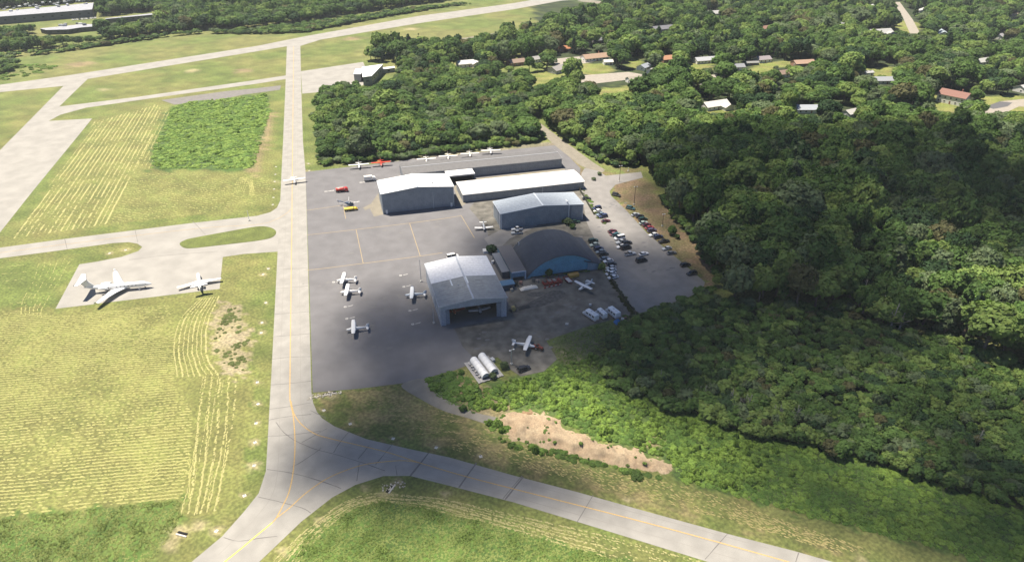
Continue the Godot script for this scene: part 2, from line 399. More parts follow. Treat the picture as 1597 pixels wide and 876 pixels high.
# lawns and yards between the houses
var LAWNS := [
	[Vector2(197.6, -484.1), Vector2(208.0, -504.0), Vector2(238.9, -505.4), Vector2(238.4, -485.9), Vector2(219.8, -474.4)], [Vector2(211.6, -558.2), Vector2(225.7, -588.2), Vector2(246.1, -577.6), Vector2(245.3, -553.6), Vector2(222.8, -541.6)], [Vector2(255.7, -555.5), Vector2(280.7, -599.4), Vector2(289.3, -597.0), Vector2(271.6, -558.3)], [Vector2(302.1, -542.7), Vector2(321.6, -564.4), Vector2(341.1, -556.5), Vector2(325.6, -531.5)],
	[Vector2(417.8, -385.8), Vector2(433.5, -404.9), Vector2(464.4, -425.7), Vector2(472.5, -412.2), Vector2(434.1, -376.5)], [Vector2(454.1, -382.3), Vector2(483.8, -405.4), Vector2(518.7, -399.5), Vector2(520.1, -377.6), Vector2(502.3, -362.5), Vector2(458.8, -365.0)], [Vector2(451.9, -501.5), Vector2(489.0, -505.8), Vector2(468.0, -474.2), Vector2(438.9, -477.7)], [Vector2(344.6, -521.7), Vector2(381.8, -530.4), Vector2(379.2, -512.2), Vector2(345.6, -503.4)], [Vector2(370.7, -543.3), Vector2(432.9, -546.8), Vector2(431.6, -526.6), Vector2(365.7, -525.2)], [Vector2(660.8, -693.2), Vector2(671.3, -665.1), Vector2(619.5, -618.3), Vector2(606.6, -636.3)],
	[Vector2(262.6, -448.5), Vector2(283.3, -429.3), Vector2(277.8, -411.7), Vector2(254.6, -415.0)], [Vector2(167.2, -563.6), Vector2(200.8, -577.8), Vector2(200.5, -543.3), Vector2(165.6, -521.6)],
]
var area_boxes := []

func ground_color(x: float, z: float) -> Color:
	var p := Vector2(x, z)
	var big := nz_a.get_noise_2d(x, z)
	var mid := nz_b.get_noise_2d(x, z)
	var fine := nz_c.get_noise_2d(x, z)
	var c := VERGE.lerp(Color(0.285, 0.272, 0.092), clampf(0.25 + big * 0.9 + mid * 0.5, 0, 1))
	if z < -560.0 or x > 190.0:
		c = c.lerp(Color(0.275, 0.275, 0.09), clampf(0.3 + big, 0, 0.7))
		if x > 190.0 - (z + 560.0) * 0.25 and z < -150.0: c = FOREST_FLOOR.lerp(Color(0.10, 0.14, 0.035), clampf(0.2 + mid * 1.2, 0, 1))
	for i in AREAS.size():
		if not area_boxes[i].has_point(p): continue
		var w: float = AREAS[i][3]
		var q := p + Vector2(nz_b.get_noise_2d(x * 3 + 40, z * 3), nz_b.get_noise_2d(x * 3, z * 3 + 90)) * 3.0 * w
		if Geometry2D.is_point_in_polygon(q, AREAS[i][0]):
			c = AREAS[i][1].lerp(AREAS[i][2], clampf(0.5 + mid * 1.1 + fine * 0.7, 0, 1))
	for l in LAWNS:
		if Geometry2D.is_point_in_polygon(p + Vector2(mid, fine) * 3, l): c = Color(0.24, 0.30, 0.06).lerp(Color(0.34, 0.31, 0.11), clampf(0.4 + mid, 0, 1))
	for b in BLOBS:
		var d: float = p.distance_to(b[0]) / (b[1] * (1.0 + 0.7 * nz_c.get_noise_2d(x * 1.5 + 7, z * 1.5)))
		if d < 1.3:
			c = c.lerp([Color(0.50, 0.43, 0.24), Color(0.38, 0.29, 0.16)][b[2]], clampf(1.6 - 1.5 * d, 0, 0.9))
	return c * (1.0 + 0.16 * fine + 0.10 * mid)

func grid_patch(vs: PackedVector3Array, cs: PackedColorArray, ids: PackedInt32Array, x0: float, z0: float, x1: float, z1: float, cell: float):
	var nx := int(ceil((x1 - x0) / cell))
	var nz := int(ceil((z1 - z0) / cell))
	var base := vs.size()
	for j in nz + 1:
		for i in nx + 1:
			var x := x0 + (x1 - x0) * i / nx
			var z := z0 + (z1 - z0) * j / nz
			vs.append(Vector3(x, 0, z))
			cs.append(ground_color(x, z))
	for j in nz:
		for i in nx:
			var a := base + j * (nx + 1) + i
			ids.append_array([a, a + 1, a + nx + 2, a, a + nx + 2, a + nx + 1])

func mesh_of(vs: PackedVector3Array, cs: PackedColorArray, ids: PackedInt32Array, ns := PackedVector3Array()) -> ArrayMesh:
	var arr := []
	arr.resize(Mesh.ARRAY_MAX)
	arr[Mesh.ARRAY_VERTEX] = vs
	if cs.size(): arr[Mesh.ARRAY_COLOR] = cs
	if ns.is_empty():
		ns.resize(vs.size())
		ns.fill(Vector3.UP)
	arr[Mesh.ARRAY_NORMAL] = ns
	if ids.size(): arr[Mesh.ARRAY_INDEX] = ids
	var m := ArrayMesh.new()
	m.add_surface_from_arrays(Mesh.PRIMITIVE_TRIANGLES, arr)
	return m

func build_ground():
	for a in AREAS:
		area_boxes.append(bounds(PackedVector2Array(a[0])).grow(8))
	var vs := PackedVector3Array()
	var cs := PackedColorArray()
	var ids := PackedInt32Array()
	for g in [[-130, -340, 160, -60, 1.4], [-600, -340, -130, -60, 5.0], [160, -340, 420, -60, 4.0], [-600, -800, 420, -340, 4.0], [420, -800, 1100, -60, 5.0], [-600, -1400, 1100, -800, 9.0], [-600, -60, 1100, 60, 7.0]]:
		grid_patch(vs, cs, ids, g[0], g[1], g[2], g[3], g[4])
	for g in [[-5000, -6000, 6000, -1400], [-5000, 60, 6000, 4000], [-5000, -1400, -600, 60], [1100, -1400, 6000, 60]]:
		grid_patch(vs, cs, ids, g[0], g[1], g[2], g[3], 1500.0)
	var m := mt(Color(1.25, 1.25, 1.25), 0.95, 0.0, ntex("grass_fine", 0.03, 0.62, 0.98, 512, 5), 0.045, ntex("grass_coarse", 0.012, 0.78, 1.0, 512, 4), 0.008, true)
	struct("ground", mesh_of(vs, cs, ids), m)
	# sandy bank beside the taxiway
	var bank: Array = [Vector2(36.3, -154.9), Vector2(40.3, -156.8), Vector2(50.5, -155.5), Vector2(55.0, -151.8), Vector2(56.6, -145.4), Vector2(65.6, -136.7), Vector2(74.9, -129.8), Vector2(81.4, -123.8), Vector2(78.9, -120.5), Vector2(72.4, -122.3), Vector2(60.9, -130.0), Vector2(50.1, -138.3), Vector2(40.0, -144.3), Vector2(38.3, -149.3)]
	var pile: Array = [Vector2(44.4, -154.1), Vector2(46.5, -156.6), Vector2(50.1, -156.6), Vector2(51.4, -153.7), Vector2(49.3, -151.0), Vector2(46.0, -151.3)]
	hill("sand_bank", PackedVector2Array(bank), 2.3, Color(0.39, 0.285, 0.185), Color(0.47, 0.365, 0.24), 0.5)
	hill("earth_pile", PackedVector2Array(pile), 2.6, Color(0.25, 0.155, 0.085), Color(0.32, 0.21, 0.12), 0.35)

var hills := {}

func hill(called: String, poly: PackedVector2Array, high: float, c0: Color, c1: Color, cell: float):
	var b := bounds(poly)
	var nx := int(b.size.x / cell) + 1
	var nz := int(b.size.y / cell) + 1
	var st := new_st(false)
	var rise := func(p: Vector2) -> float:
		var q := p + Vector2(nz_c.get_noise_2d(p.x, p.y), nz_c.get_noise_2d(p.y, p.x)) * 1.1 + Vector2(nz_b.get_noise_2d(p.x * 2, p.y * 2), nz_b.get_noise_2d(p.y * 2, p.x * 2)) * 1.8
		if not Geometry2D.is_point_in_polygon(q, poly): return -1.0
		var d := edge_distance(q, poly)
		var rill := 0.25 * absf(nz_c.get_noise_2d(p.x * 1.6, p.y * 0.5))
		return maxf(0.0, high * smoothstep(0.0, 4.5, d) * (0.75 + 0.5 * nz_b.get_noise_2d(p.x * 1.7, p.y * 1.7)) + 0.30 * nz_c.get_noise_2d(p.x * 2, p.y * 2) - rill)
	hills[called] = rise
	var at := func(i: int, j: int) -> Array:
		var p := b.position + Vector2(i, j) * cell
		var h: float = rise.call(p)
		if h < 0.0: return [Vector3(p.x, -0.06, p.y), Color(0.2, 0.2, 0.1)]
		return [Vector3(p.x, h + 0.07, p.y), c0.lerp(c1, clampf(0.5 + nz_b.get_noise_2d(p.x * 2, p.y * 2) + 0.4 * nz_c.get_noise_2d(p.x * 3, p.y * 3), 0, 1))]
	var grid := []
	for j in nz + 1:
		for i in nx + 1: grid.append(at.call(i, j))
	for j in nz:
		for i in nx:
			var k := j * (nx + 1) + i
			var four := [grid[k], grid[k + 1], grid[k + nx + 2], grid[k + nx + 1]]
			if four.all(func(f): return f[0].y < 0): continue
			for t in [0, 1, 2, 0, 2, 3]:
				st.set_color(four[t][1])
				st.add_vertex(four[t][0])
	struct(called, st, mt(Color(1, 1, 1), 0.95, 0.0, ntex("soil", 0.05, 0.75, 1.0, 256, 4), 0.1, null, 0.01, true))

# ---------------------------------------------------------------- pavement
func build_pavement():
	var crack := ntex("pave_blotch", 0.014, 0.88, 1.0, 512, 5)
	var speck := ntex("pave_fine", 0.09, 0.84, 1.0, 512, 3)
	var light := mt(Color(0.39, 0.374, 0.344), 0.9, 0.0, speck, 0.12, crack, 0.02)
	var pale := mt(Color(0.395, 0.378, 0.348), 0.9, 0.0, speck, 0.12, crack, 0.011)
	var dark := mt(Color(0.200, 0.195, 0.204), 0.88, 0.0, speck, 0.12, crack, 0.014)
	var yard := mt(Color(0.25, 0.235, 0.205), 0.92, 0.0, speck, 0.1, ntex("yard_blotch", 0.02, 0.62, 1.0, 512, 5), 0.016)
	var lot := mt(Color(0.30, 0.285, 0.272), 0.9, 0.0, speck, 0.12, crack, 0.018)
	var gravel := mt(Color(0.36, 0.325, 0.26), 0.95, 0.0, ntex("gravel", 0.12, 0.65, 1.0, 512, 3), 0.15, crack, 0.03)
	var st := new_st()
	# the taxiway and its two arms at the near end
	var near := [Vector2(-30.0, -565.5), Vector2(-30.0, -440.5), Vector2(-30.1, -384.3), Vector2(-30.1, -359.6), Vector2(-30.5, -197.9), Vector2(-30.6, -181.0), Vector2(-30.7, -160.5), Vector2(-30.8, -151.4), Vector2(-32.4, -143.6), Vector2(-36.0, -137.9), Vector2(-40.9, -131.2), Vector2(-47.4, -125.3), Vector2(-61.8, -112.2)]
	var jn: PackedVector2Array = PackedVector2Array(near)
	jn.append_array(PackedVector2Array([Vector2(-45.1, -107.6), Vector2(-31.0, -121.2), Vector2(-21.2, -130.7), Vector2(-13.2, -136.7), Vector2(-6.7, -139.6), Vector2(1.2, -140.8), Vector2(8.4, -138.9), Vector2(18.3, -132.5), Vector2(33.9, -122.2), Vector2(61.9, -101.5), Vector2(74.8, -91.9), Vector2(110.9, -64.7), Vector2(144.3, -55.5), Vector2(103.9, -84.1), Vector2(97.6, -88.7), Vector2(84.7, -97.4), Vector2(66.1, -110.6), Vector2(51.8, -120.9), Vector2(36.4, -131.4), Vector2(20.3, -143.0), Vector2(9.8, -149.3), Vector2(-2.2, -156.9), Vector2(-11.2, -165.1), Vector2(-14.7, -169.8), Vector2(-16.1, -173.1), Vector2(-17.2, -177.9), Vector2(-17.6, -183.3), Vector2(-16.9, -382.7), Vector2(-17.8, -437.2), Vector2(-17.8, -562.2)]))
	flat_poly(st, jn, 0.030)
	struct("taxiway", st, light)
	st = new_st()
	flat_poly(st, PackedVector2Array([Vector2(-30.3, -731.0), Vector2(-30.0, -565.5), Vector2(-17.8, -562.2), Vector2(-17.4, -736.7)]), 0.034)
	struct("taxiway", st, pale)
	st = new_st()
	flat_poly(st, PackedVector2Array([Vector2(-222.8, -321.3), Vector2(-151.7, -324.6), Vector2(-126.1, -326.4), Vector2(-99.0, -327.6), Vector2(-70.7, -328.8), Vector2(-41.0, -328.9), Vector2(-34.7, -331.5), Vector2(-31.6, -336.2), Vector2(-29.9, -346.4), Vector2(-30.0, -359.6), Vector2(-26.6, -358.6), Vector2(-29.3, -287.1), Vector2(-44.7, -288.9), Vector2(-53.6, -288.4), Vector2(-52.5, -260.1), Vector2(-112.9, -261.3), Vector2(-113.2, -298.0), Vector2(-106.5, -298.6), Vector2(-97.0, -300.5), Vector2(-90.8, -304.4), Vector2(-89.8, -308.2), Vector2(-92.4, -312.2), Vector2(-96.7, -315.0), Vector2(-103.3, -315.9), Vector2(-126.2, -314.4), Vector2(-148.2, -313.3), Vector2(-217.8, -311.1)]), 0.022)
	struct("taxiway", st, pale)
	st = new_st()
	var island := curve([Vector2(-73.8, -307.1), Vector2(-71.9, -310.2), Vector2(-68.3, -311.6), Vector2(-54.8, -314.1), Vector2(-40.6, -316.2), Vector2(-34.5, -313.8), Vector2(-31.4, -308.3), Vector2(-33.0, -302.5), Vector2(-39.8, -300.7), Vector2(-55.1, -300.6), Vector2(-67.5, -300.8), Vector2(-71.5, -302.5)], 5, true)
	slab(st, island, 0.0, 0.10)
	struct("grass_island", st, mt(Color(0.23, 0.28, 0.068), 0.95, 0.0, ntex("grass_fine", 0.03, 0.62, 0.98, 512, 5), 0.07, ntex("grass_coarse", 0.012, 0.78, 1.0, 512, 4), 0.02))
	# apron
	st = new_st()
	flat_poly(st, PackedVector2Array([Vector2(-16.9, -382.7), Vector2(-1.2, -383.5), Vector2(31.3, -385.1), Vector2(43.7, -387.2), Vector2(136.4, -387.3), Vector2(136.3, -346.7), Vector2(124.0, -313.6), Vector2(108.7, -281.3), Vector2(64.6, -233.4), Vector2(55.4, -209.2), Vector2(35.4, -206.7), Vector2(35.2, -195.0), Vector2(37.5, -187.4), Vector2(33.7, -183.5), Vector2(29.4, -182.2), Vector2(14.4, -179.9), Vector2(-2.4, -181.1), Vector2(-17.2, -183.1)]), 0.038)
	struct("apron", st, dark)
	st = new_st()
	flat_poly(st, PackedVector2Array([Vector2(62.6, -309.5), Vector2(66.9, -316.4), Vector2(127.8, -318.9), Vector2(114.5, -279.0), Vector2(110.0, -246.9), Vector2(104.1, -235.3), Vector2(103.4, -197.8), Vector2(85.4, -195.5), Vector2(72.9, -192.5), Vector2(65.3, -190.4), Vector2(65.4, -184.7), Vector2(65.6, -178.9), Vector2(59.0, -173.6), Vector2(50.6, -173.1), Vector2(48.3, -177.7), Vector2(45.8, -185.5), Vector2(41.2, -184.8), Vector2(37.5, -187.4), Vector2(35.2, -195.0), Vector2(34.5, -206.9), Vector2(55.4, -209.2), Vector2(64.4, -235.6), Vector2(63.0, -259.9), Vector2(63.5, -268.0), Vector2(65.8, -285.1)]), 0.044)
	struct("yard_pavement", st, yard)
	st = new_st()
	flat_poly(st, PackedVector2Array([Vector2(13.7, -325.3), Vector2(21.1, -343.7), Vector2(20.5, -313.9), Vector2(15.0, -312.4)]), 0.046)
	flat_poly(st, PackedVector2Array([Vector2(10.7, -324.5), Vector2(14.6, -328.4), Vector2(16.2, -324.6), Vector2(11.4, -321.2)]), 0.050)
	flat_poly(st, PackedVector2Array([Vector2(60.1, -340.2), Vector2(62.7, -342.3), Vector2(62.0, -315.3), Vector2(59.1, -312.8)]), 0.046)
	flat_poly(st, PackedVector2Array([Vector2(69.1, -347.2), Vector2(127.3, -349.2), Vector2(126.7, -345.2), Vector2(65.4, -341.6)]), 0.046)
	struct("concrete_strip", st, gravel)
	st = new_st()
	flat_poly(st, PackedVector2Array([Vector2(62.2, -275.0), Vector2(79.5, -287.1), Vector2(90.6, -286.3), Vector2(90.1, -281.3), Vector2(73.7, -271.8), Vector2(67.9, -264.9), Vector2(63.2, -262.9)]), 0.050)
	flat_poly(st, PackedVector2Array([Vector2(126.4, -320.2), Vector2(134.2, -339.1), Vector2(138.8, -346.0), Vector2(144.4, -340.3), Vector2(146.1, -331.8), Vector2(167.7, -331.9), Vector2(165.1, -323.7), Vector2(146.3, -318.4), Vector2(139.8, -311.0), Vector2(138.2, -305.3), Vector2(138.6, -287.7), Vector2(137.8, -259.7), Vector2(140.1, -231.9), Vector2(141.6, -212.2), Vector2(137.6, -207.0), Vector2(120.6, -199.7), Vector2(103.4, -197.8), Vector2(104.4, -222.4), Vector2(109.2, -246.5), Vector2(114.5, -279.0)]), 0.052)
	struct("car_park", st, lot)
	st = new_st()
	flat_poly(st, PackedVector2Array([Vector2(133.4, -439.3), Vector2(138.1, -439.5), Vector2(142.6, -393.0), Vector2(146.8, -353.4), Vector2(149.1, -340.1), Vector2(143.7, -334.5), Vector2(137.7, -350.5), Vector2(134.0, -390.4)]), 0.040)
	struct("access_road", st, gravel)
	st = new_st()
	flat_poly(st, curve([Vector2(11.1, -179.1), Vector2(18.8, -180.8), Vector2(20.4, -174.8), Vector2(24.9, -167.0), Vector2(31.7, -159.8), Vector2(40.5, -153.7), Vector2(38.6, -150.4), Vector2(29.2, -157.7), Vector2(22.2, -163.3), Vector2(16.2, -170.7)], 4, true), 0.050)
	struct("gravel_track", st, mt(Color(0.33, 0.31, 0.27), 0.95, 0.0, ntex("gravel", 0.12, 0.65, 1.0, 512, 3), 0.15, crack, 0.03))
	# far runway, its connectors and pads
	st = new_st()
	flat_poly(st, PackedVector2Array([Vector2(-315.2, -585.8), Vector2(-252.1, -642.5), Vector2(-206.6, -662.0), Vector2(-59.1, -740.1), Vector2(-12.5, -776.4), Vector2(119.8, -864.0), Vector2(255.6, -925.8), Vector2(300.1, -953.2), Vector2(361.1, -936.4), Vector2(324.3, -929.2), Vector2(243.3, -879.8), Vector2(112.7, -817.2), Vector2(3.2, -754.8), Vector2(-17.4, -728.7), Vector2(-30.3, -731.0), Vector2(-58.0, -714.9), Vector2(-188.8, -643.9), Vector2(-202.1, -624.7), Vector2(-244.3, -617.8), Vector2(-304.5, -561.2)]), 0.026)
	struct("runway", st, pale)
	st = new_st()
	flat_poly(st, PackedVector2Array([Vector2(361.1, -936.4), Vector2(376.5, -909.2), Vector2(384.2, -877.0), Vector2(350.7, -842.8), Vector2(275.4, -786.5), Vector2(205.0, -741.3), Vector2(148.1, -716.9), Vector2(125.0, -694.4), Vector2(117.9, -663.6), Vector2(98.8, -671.7), Vector2(103.9, -703.3), Vector2(123.9, -720.3), Vector2(149.8, -724.9), Vector2(207.9, -751.6), Vector2(259.4, -778.4), Vector2(327.7, -829.9), Vector2(372.9, -880.1), Vector2(344.2, -920.9)]), 0.020)
	struct("taxiway", st, gravel)
	st = new_st()
	flat_poly(st, PackedVector2Array([Vector2(-202.1, -624.7), Vector2(-188.8, -643.9), Vector2(-189.0, -562.5), Vector2(-138.7, -574.8), Vector2(-53.1, -603.4), Vector2(-29.7, -612.2), Vector2(-29.6, -600.1), Vector2(-52.5, -590.7), Vector2(-121.1, -570.0), Vector2(-169.5, -553.9), Vector2(-182.6, -539.9), Vector2(-186.3, -526.5), Vector2(-158.8, -524.6), Vector2(-158.6, -502.4), Vector2(-158.2, -393.0), Vector2(-157.5, -343.0), Vector2(-158.0, -248.2), Vector2(-191.2, -257.3), Vector2(-195.5, -334.1), Vector2(-197.9, -470.8), Vector2(-199.0, -513.5)]), 0.020)
	struct("taxiway", st, pale)
	st = new_st()
	flat_poly(st, PackedVector2Array([Vector2(-17.6, -623.6), Vector2(37.0, -644.0), Vector2(37.6, -610.8), Vector2(30.3, -562.8), Vector2(4.7, -552.1), Vector2(-17.2, -550.6)]), 0.020)
	struct("concrete_pad", st, pale)
	st = new_st()
	flat_poly(st, PackedVector2Array([Vector2(-119.7, -560.6), Vector2(-74.8, -574.0), Vector2(-51.9, -576.4), Vector2(-33.4, -580.3), Vector2(-34.1, -566.7), Vector2(-62.0, -559.2), Vector2(-78.7, -549.4), Vector2(-108.6, -545.5)]), 0.024)
	struct("old_pavement", st, mt(Color(0.24, 0.225, 0.215), 0.9, 0.0, speck, 0.12, crack, 0.03))
	# streets between the houses
	st = new_st()
	flat_poly(st, PackedVector2Array([Vector2(749.6, -801.0), Vector2(757.9, -798.7), Vector2(678.3, -688.4), Vector2(623.5, -617.2), Vector2(612.9, -620.1), Vector2(682.4, -709.3)]), 0.030)
	flat_poly(st, PackedVector2Array([Vector2(202.5, -525.7), Vector2(214.2, -546.2), Vector2(254.2, -546.5), Vector2(262.7, -535.1), Vector2(249.7, -523.3), Vector2(213.7, -518.5)]), 0.030)
	flat_poly(st, PackedVector2Array([Vector2(205.3, -609.4), Vector2(261.6, -615.6), Vector2(256.5, -595.3), Vector2(224.0, -583.7), Vector2(201.6, -580.0)]), 0.030)
	flat_poly(st, PackedVector2Array([Vector2(415.8, -488.5), Vector2(420.1, -470.0), Vector2(441.2, -472.8), Vector2(416.9, -458.4), Vector2(402.2, -470.7)]), 0.030)
	flat_poly(st, PackedVector2Array([Vector2(261.4, -466.5), Vector2(273.3, -463.3), Vector2(264.9, -441.0), Vector2(257.1, -443.2)]), 0.030)
	flat_poly(st, PackedVector2Array([Vector2(305.2, -518.9), Vector2(324.1, -518.2), Vector2(304.1, -493.6), Vector2(296.1, -495.8)]), 0.030)
	flat_poly(st, PackedVector2Array([Vector2(448.2, -371.0), Vector2(486.2, -390.4), Vector2(510.7, -390.7), Vector2(520.1, -377.6), Vector2(508.1, -367.5), Vector2(488.4, -376.2), Vector2(456.2, -362.6)]), 0.030)
	struct("street", st, mt(Color(0.40, 0.36, 0.31), 0.9, 0.0, speck, 0.12, crack, 0.03))
	st = new_st()
	flat_poly(st, PackedVector2Array([Vector2(464.9, -382.7), Vector2(486.2, -390.4), Vector2(492.5, -385.2), Vector2(480.3, -378.4), Vector2(464.9, -376.1)]), 0.036)
	struct("driveway", st, mt(Color(0.12, 0.12, 0.13), 0.9, 0.0, speck, 0.12))
	# cracks sealed with tar: each a thin strip across the taxiway
	st = new_st()
	var tar := mt(Color(0.14, 0.13, 0.125), 0.8)
	for c in [[Vector2(-30.8, -173.3), Vector2(-25.6, -173.4), Vector2(-17.9, -172.5)], [Vector2(-30.6, -178.5), Vector2(-24.7, -178.1), Vector2(-18.0, -178.2)], [Vector2(-30.9, -166.1), Vector2(-26.5, -165.1), Vector2(-20.9, -164.4), Vector2(-15.2, -164.0)], [Vector2(-30.5, -152.1), Vector2(-24.5, -149.2), Vector2(-19.3, -146.0), Vector2(-12.5, -141.0), Vector2(-10.5, -139.2)], [Vector2(-32.5, -142.3), Vector2(-27.8, -139.6), Vector2(-21.1, -135.3), Vector2(-18.8, -132.9)], [Vector2(-40.4, -130.8), Vector2(-36.6, -128.6), Vector2(-32.2, -128.2), Vector2(-27.2, -127.6)], [Vector2(-23.6, -151.2), Vector2(-21.0, -152.5), Vector2(-16.4, -155.7), Vector2(-15.4, -156.8)], [Vector2(-28.5, -171.8), Vector2(-26.5, -167.1), Vector2(-24.2, -163.7), Vector2(-22.4, -161.5), Vector2(-17.3, -156.8), Vector2(-11.9, -153.2), Vector2(-4.9, -148.1), Vector2(1.8, -142.7)], [Vector2(-11.9, -153.7), Vector2(-9.9, -157.5), Vector2(-6.8, -161.7)], [Vector2(-5.2, -149.2), Vector2(-1.7, -153.9)], [Vector2(-0.6, -145.6), Vector2(5.2, -152.8)], [Vector2(8.6, -139.3), Vector2(14.8, -146.1)], [Vector2(20.7, -131.1), Vector2(27.4, -138.7)], [Vector2(31.5, -124.0), Vector2(38.8, -130.5)], [Vector2(48.3, -111.4), Vector2(55.6, -118.7)], [Vector2(74.9, -92.4), Vector2(84.3, -97.7)], [Vector2(91.5, -81.6), Vector2(98.4, -87.9)], [Vector2(-30.5, -190.9), Vector2(-24.8, -190.0), Vector2(-17.4, -189.3)], [Vector2(-30.5, -205.3), Vector2(-24.9, -204.9), Vector2(-17.5, -203.3)], [Vector2(-30.4, -219.2), Vector2(-17.2, -217.7)], [Vector2(-30.3, -234.6), Vector2(-17.4, -232.9)], [Vector2(-30.3, -254.2), Vector2(-17.6, -252.8)], [Vector2(-30.1, -270.5), Vector2(-17.6, -268.2)], [Vector2(-18.1, -174.4), Vector2(-13.5, -169.5)], [Vector2(-20.9, -160.5), Vector2(-13.3, -164.7)], [Vector2(4.9, -140.1), Vector2(5.0, -143.8)], [Vector2(-5.0, -147.6), Vector2(-6.2, -140.9)], [Vector2(-70.9, -330.7), Vector2(-63.3, -313.6)], [Vector2(-96.4, -328.3), Vector2(-92.6, -313.6)], [Vector2(-126.2, -326.8), Vector2(-122.0, -314.5)], [Vector2(-93.3, -296.7), Vector2(-77.6, -296.7), Vector2(-56.0, -294.5)]]:
		ribbon(st, curve(c, 4), 0.2, 0.040, 0.5)
	for c in [[Vector2(8.5, -138.8), Vector2(14.9, -146.3)], [Vector2(20.9, -131.1), Vector2(27.5, -138.7)], [Vector2(32.1, -123.6), Vector2(39.0, -130.0)]]:
		ribbon(st, curve(c, 4), 0.42, 0.044, 0.3)
	struct("tar_seam", st, tar)
	st = new_st()
	for c in [[Vector2(-26.1, -564.5), Vector2(-26.9, -439.7), Vector2(-26.9, -355.1), Vector2(-27.3, -281.6), Vector2(-27.6, -229.3), Vector2(-27.6, -197.1), Vector2(-27.4, -162.3), Vector2(-28.2, -144.6), Vector2(-32.5, -135.6), Vector2(-41.2, -125.7)], [Vector2(-21.0, -563.0), Vector2(-21.2, -438.1), Vector2(-21.0, -353.5), Vector2(-21.0, -279.9), Vector2(-20.9, -227.4), Vector2(-21.0, -188.2), Vector2(-20.8, -175.1), Vector2(-19.0, -166.2), Vector2(-11.7, -158.0), Vector2(9.2, -143.7), Vector2(35.1, -126.7), Vector2(64.4, -107.0), Vector2(88.0, -90.4)], [Vector2(9.7, -147.2), Vector2(35.9, -129.6), Vector2(65.5, -109.3), Vector2(92.0, -91.0)], [Vector2(11.9, -137.4), Vector2(34.3, -123.9), Vector2(63.1, -104.0), Vector2(82.6, -90.3)], [Vector2(-150.0, -319.1), Vector2(-97.8, -321.0), Vector2(-40.7, -321.7), Vector2(-31.8, -325.2)]]:
		ribbon(st, curve(c, 6), 0.14, 0.036, 0.3)
	struct("paving_joint", st, mt(Color(0.25, 0.235, 0.215), 0.9))
	# oil and rubber marks where aircraft and cars stand
	st = new_st()
	for c in [[Vector2(-1.8, -252.2), 7], [Vector2(-1.2, -242.1), 7], [Vector2(-0.9, -215.3), 8], [Vector2(23.7, -233.2), 8], [Vector2(11.1, -227.9), 8], [Vector2(12.8, -201.2), 9], [Vector2(3.8, -346.7), 6], [Vector2(46.2, -294.8), 8], [Vector2(18.5, -295.3), 10], [Vector2(-6.2, -275.8), 8], [Vector2(126.2, -252.1), 12], [Vector2(123.1, -228.4), 12], [Vector2(132.6, -294.3), 9], [Vector2(115.5, -268.6), 7], [Vector2(78.7, -209.3), 10], [Vector2(60.5, -192.1), 10], [Vector2(44.7, -196.5), 8]]:
		for k in c[1]:
			var p: Vector2 = c[0] + Vector2(rng.randfn() * 5.0, rng.randfn() * 4.0)
			var blot := []
			var r := rng.randf_range(0.15, 0.8)
			for j in 7: blot.append(p + Vector2.from_angle(TAU * j / 7) * r * rng.randf_range(0.6, 1.3) * Vector2(1.6, 1))
			flat_poly(st, curve(blot, 2, true), 0.0575 + 0.0001 * k)
	struct("oil_stain", st, mt(Color(0.15, 0.145, 0.145), 0.75))
	# fresh seal patches that left darker tracks in the yard
	st = new_st()
	flat_poly(st, curve([Vector2(65.5, -215.8), Vector2(72.8, -219.7), Vector2(78.5, -222.7), Vector2(82.7, -220.5), Vector2(80.7, -216.5), Vector2(72.1, -213.0), Vector2(66.2, -212.7)], 4, true), 0.060)
	flat_poly(st, curve([Vector2(67.7, -223.1), Vector2(71.4, -223.6), Vector2(74.3, -221.8), Vector2(72.1, -219.9), Vector2(68.0, -220.5)], 4, true), 0.060)
	struct("damp_patch", st, mt(Color(0.13, 0.125, 0.12), 0.9, 0.0, ntex("yard_blotch", 0.02, 0.62, 1.0, 512, 5), 0.05))

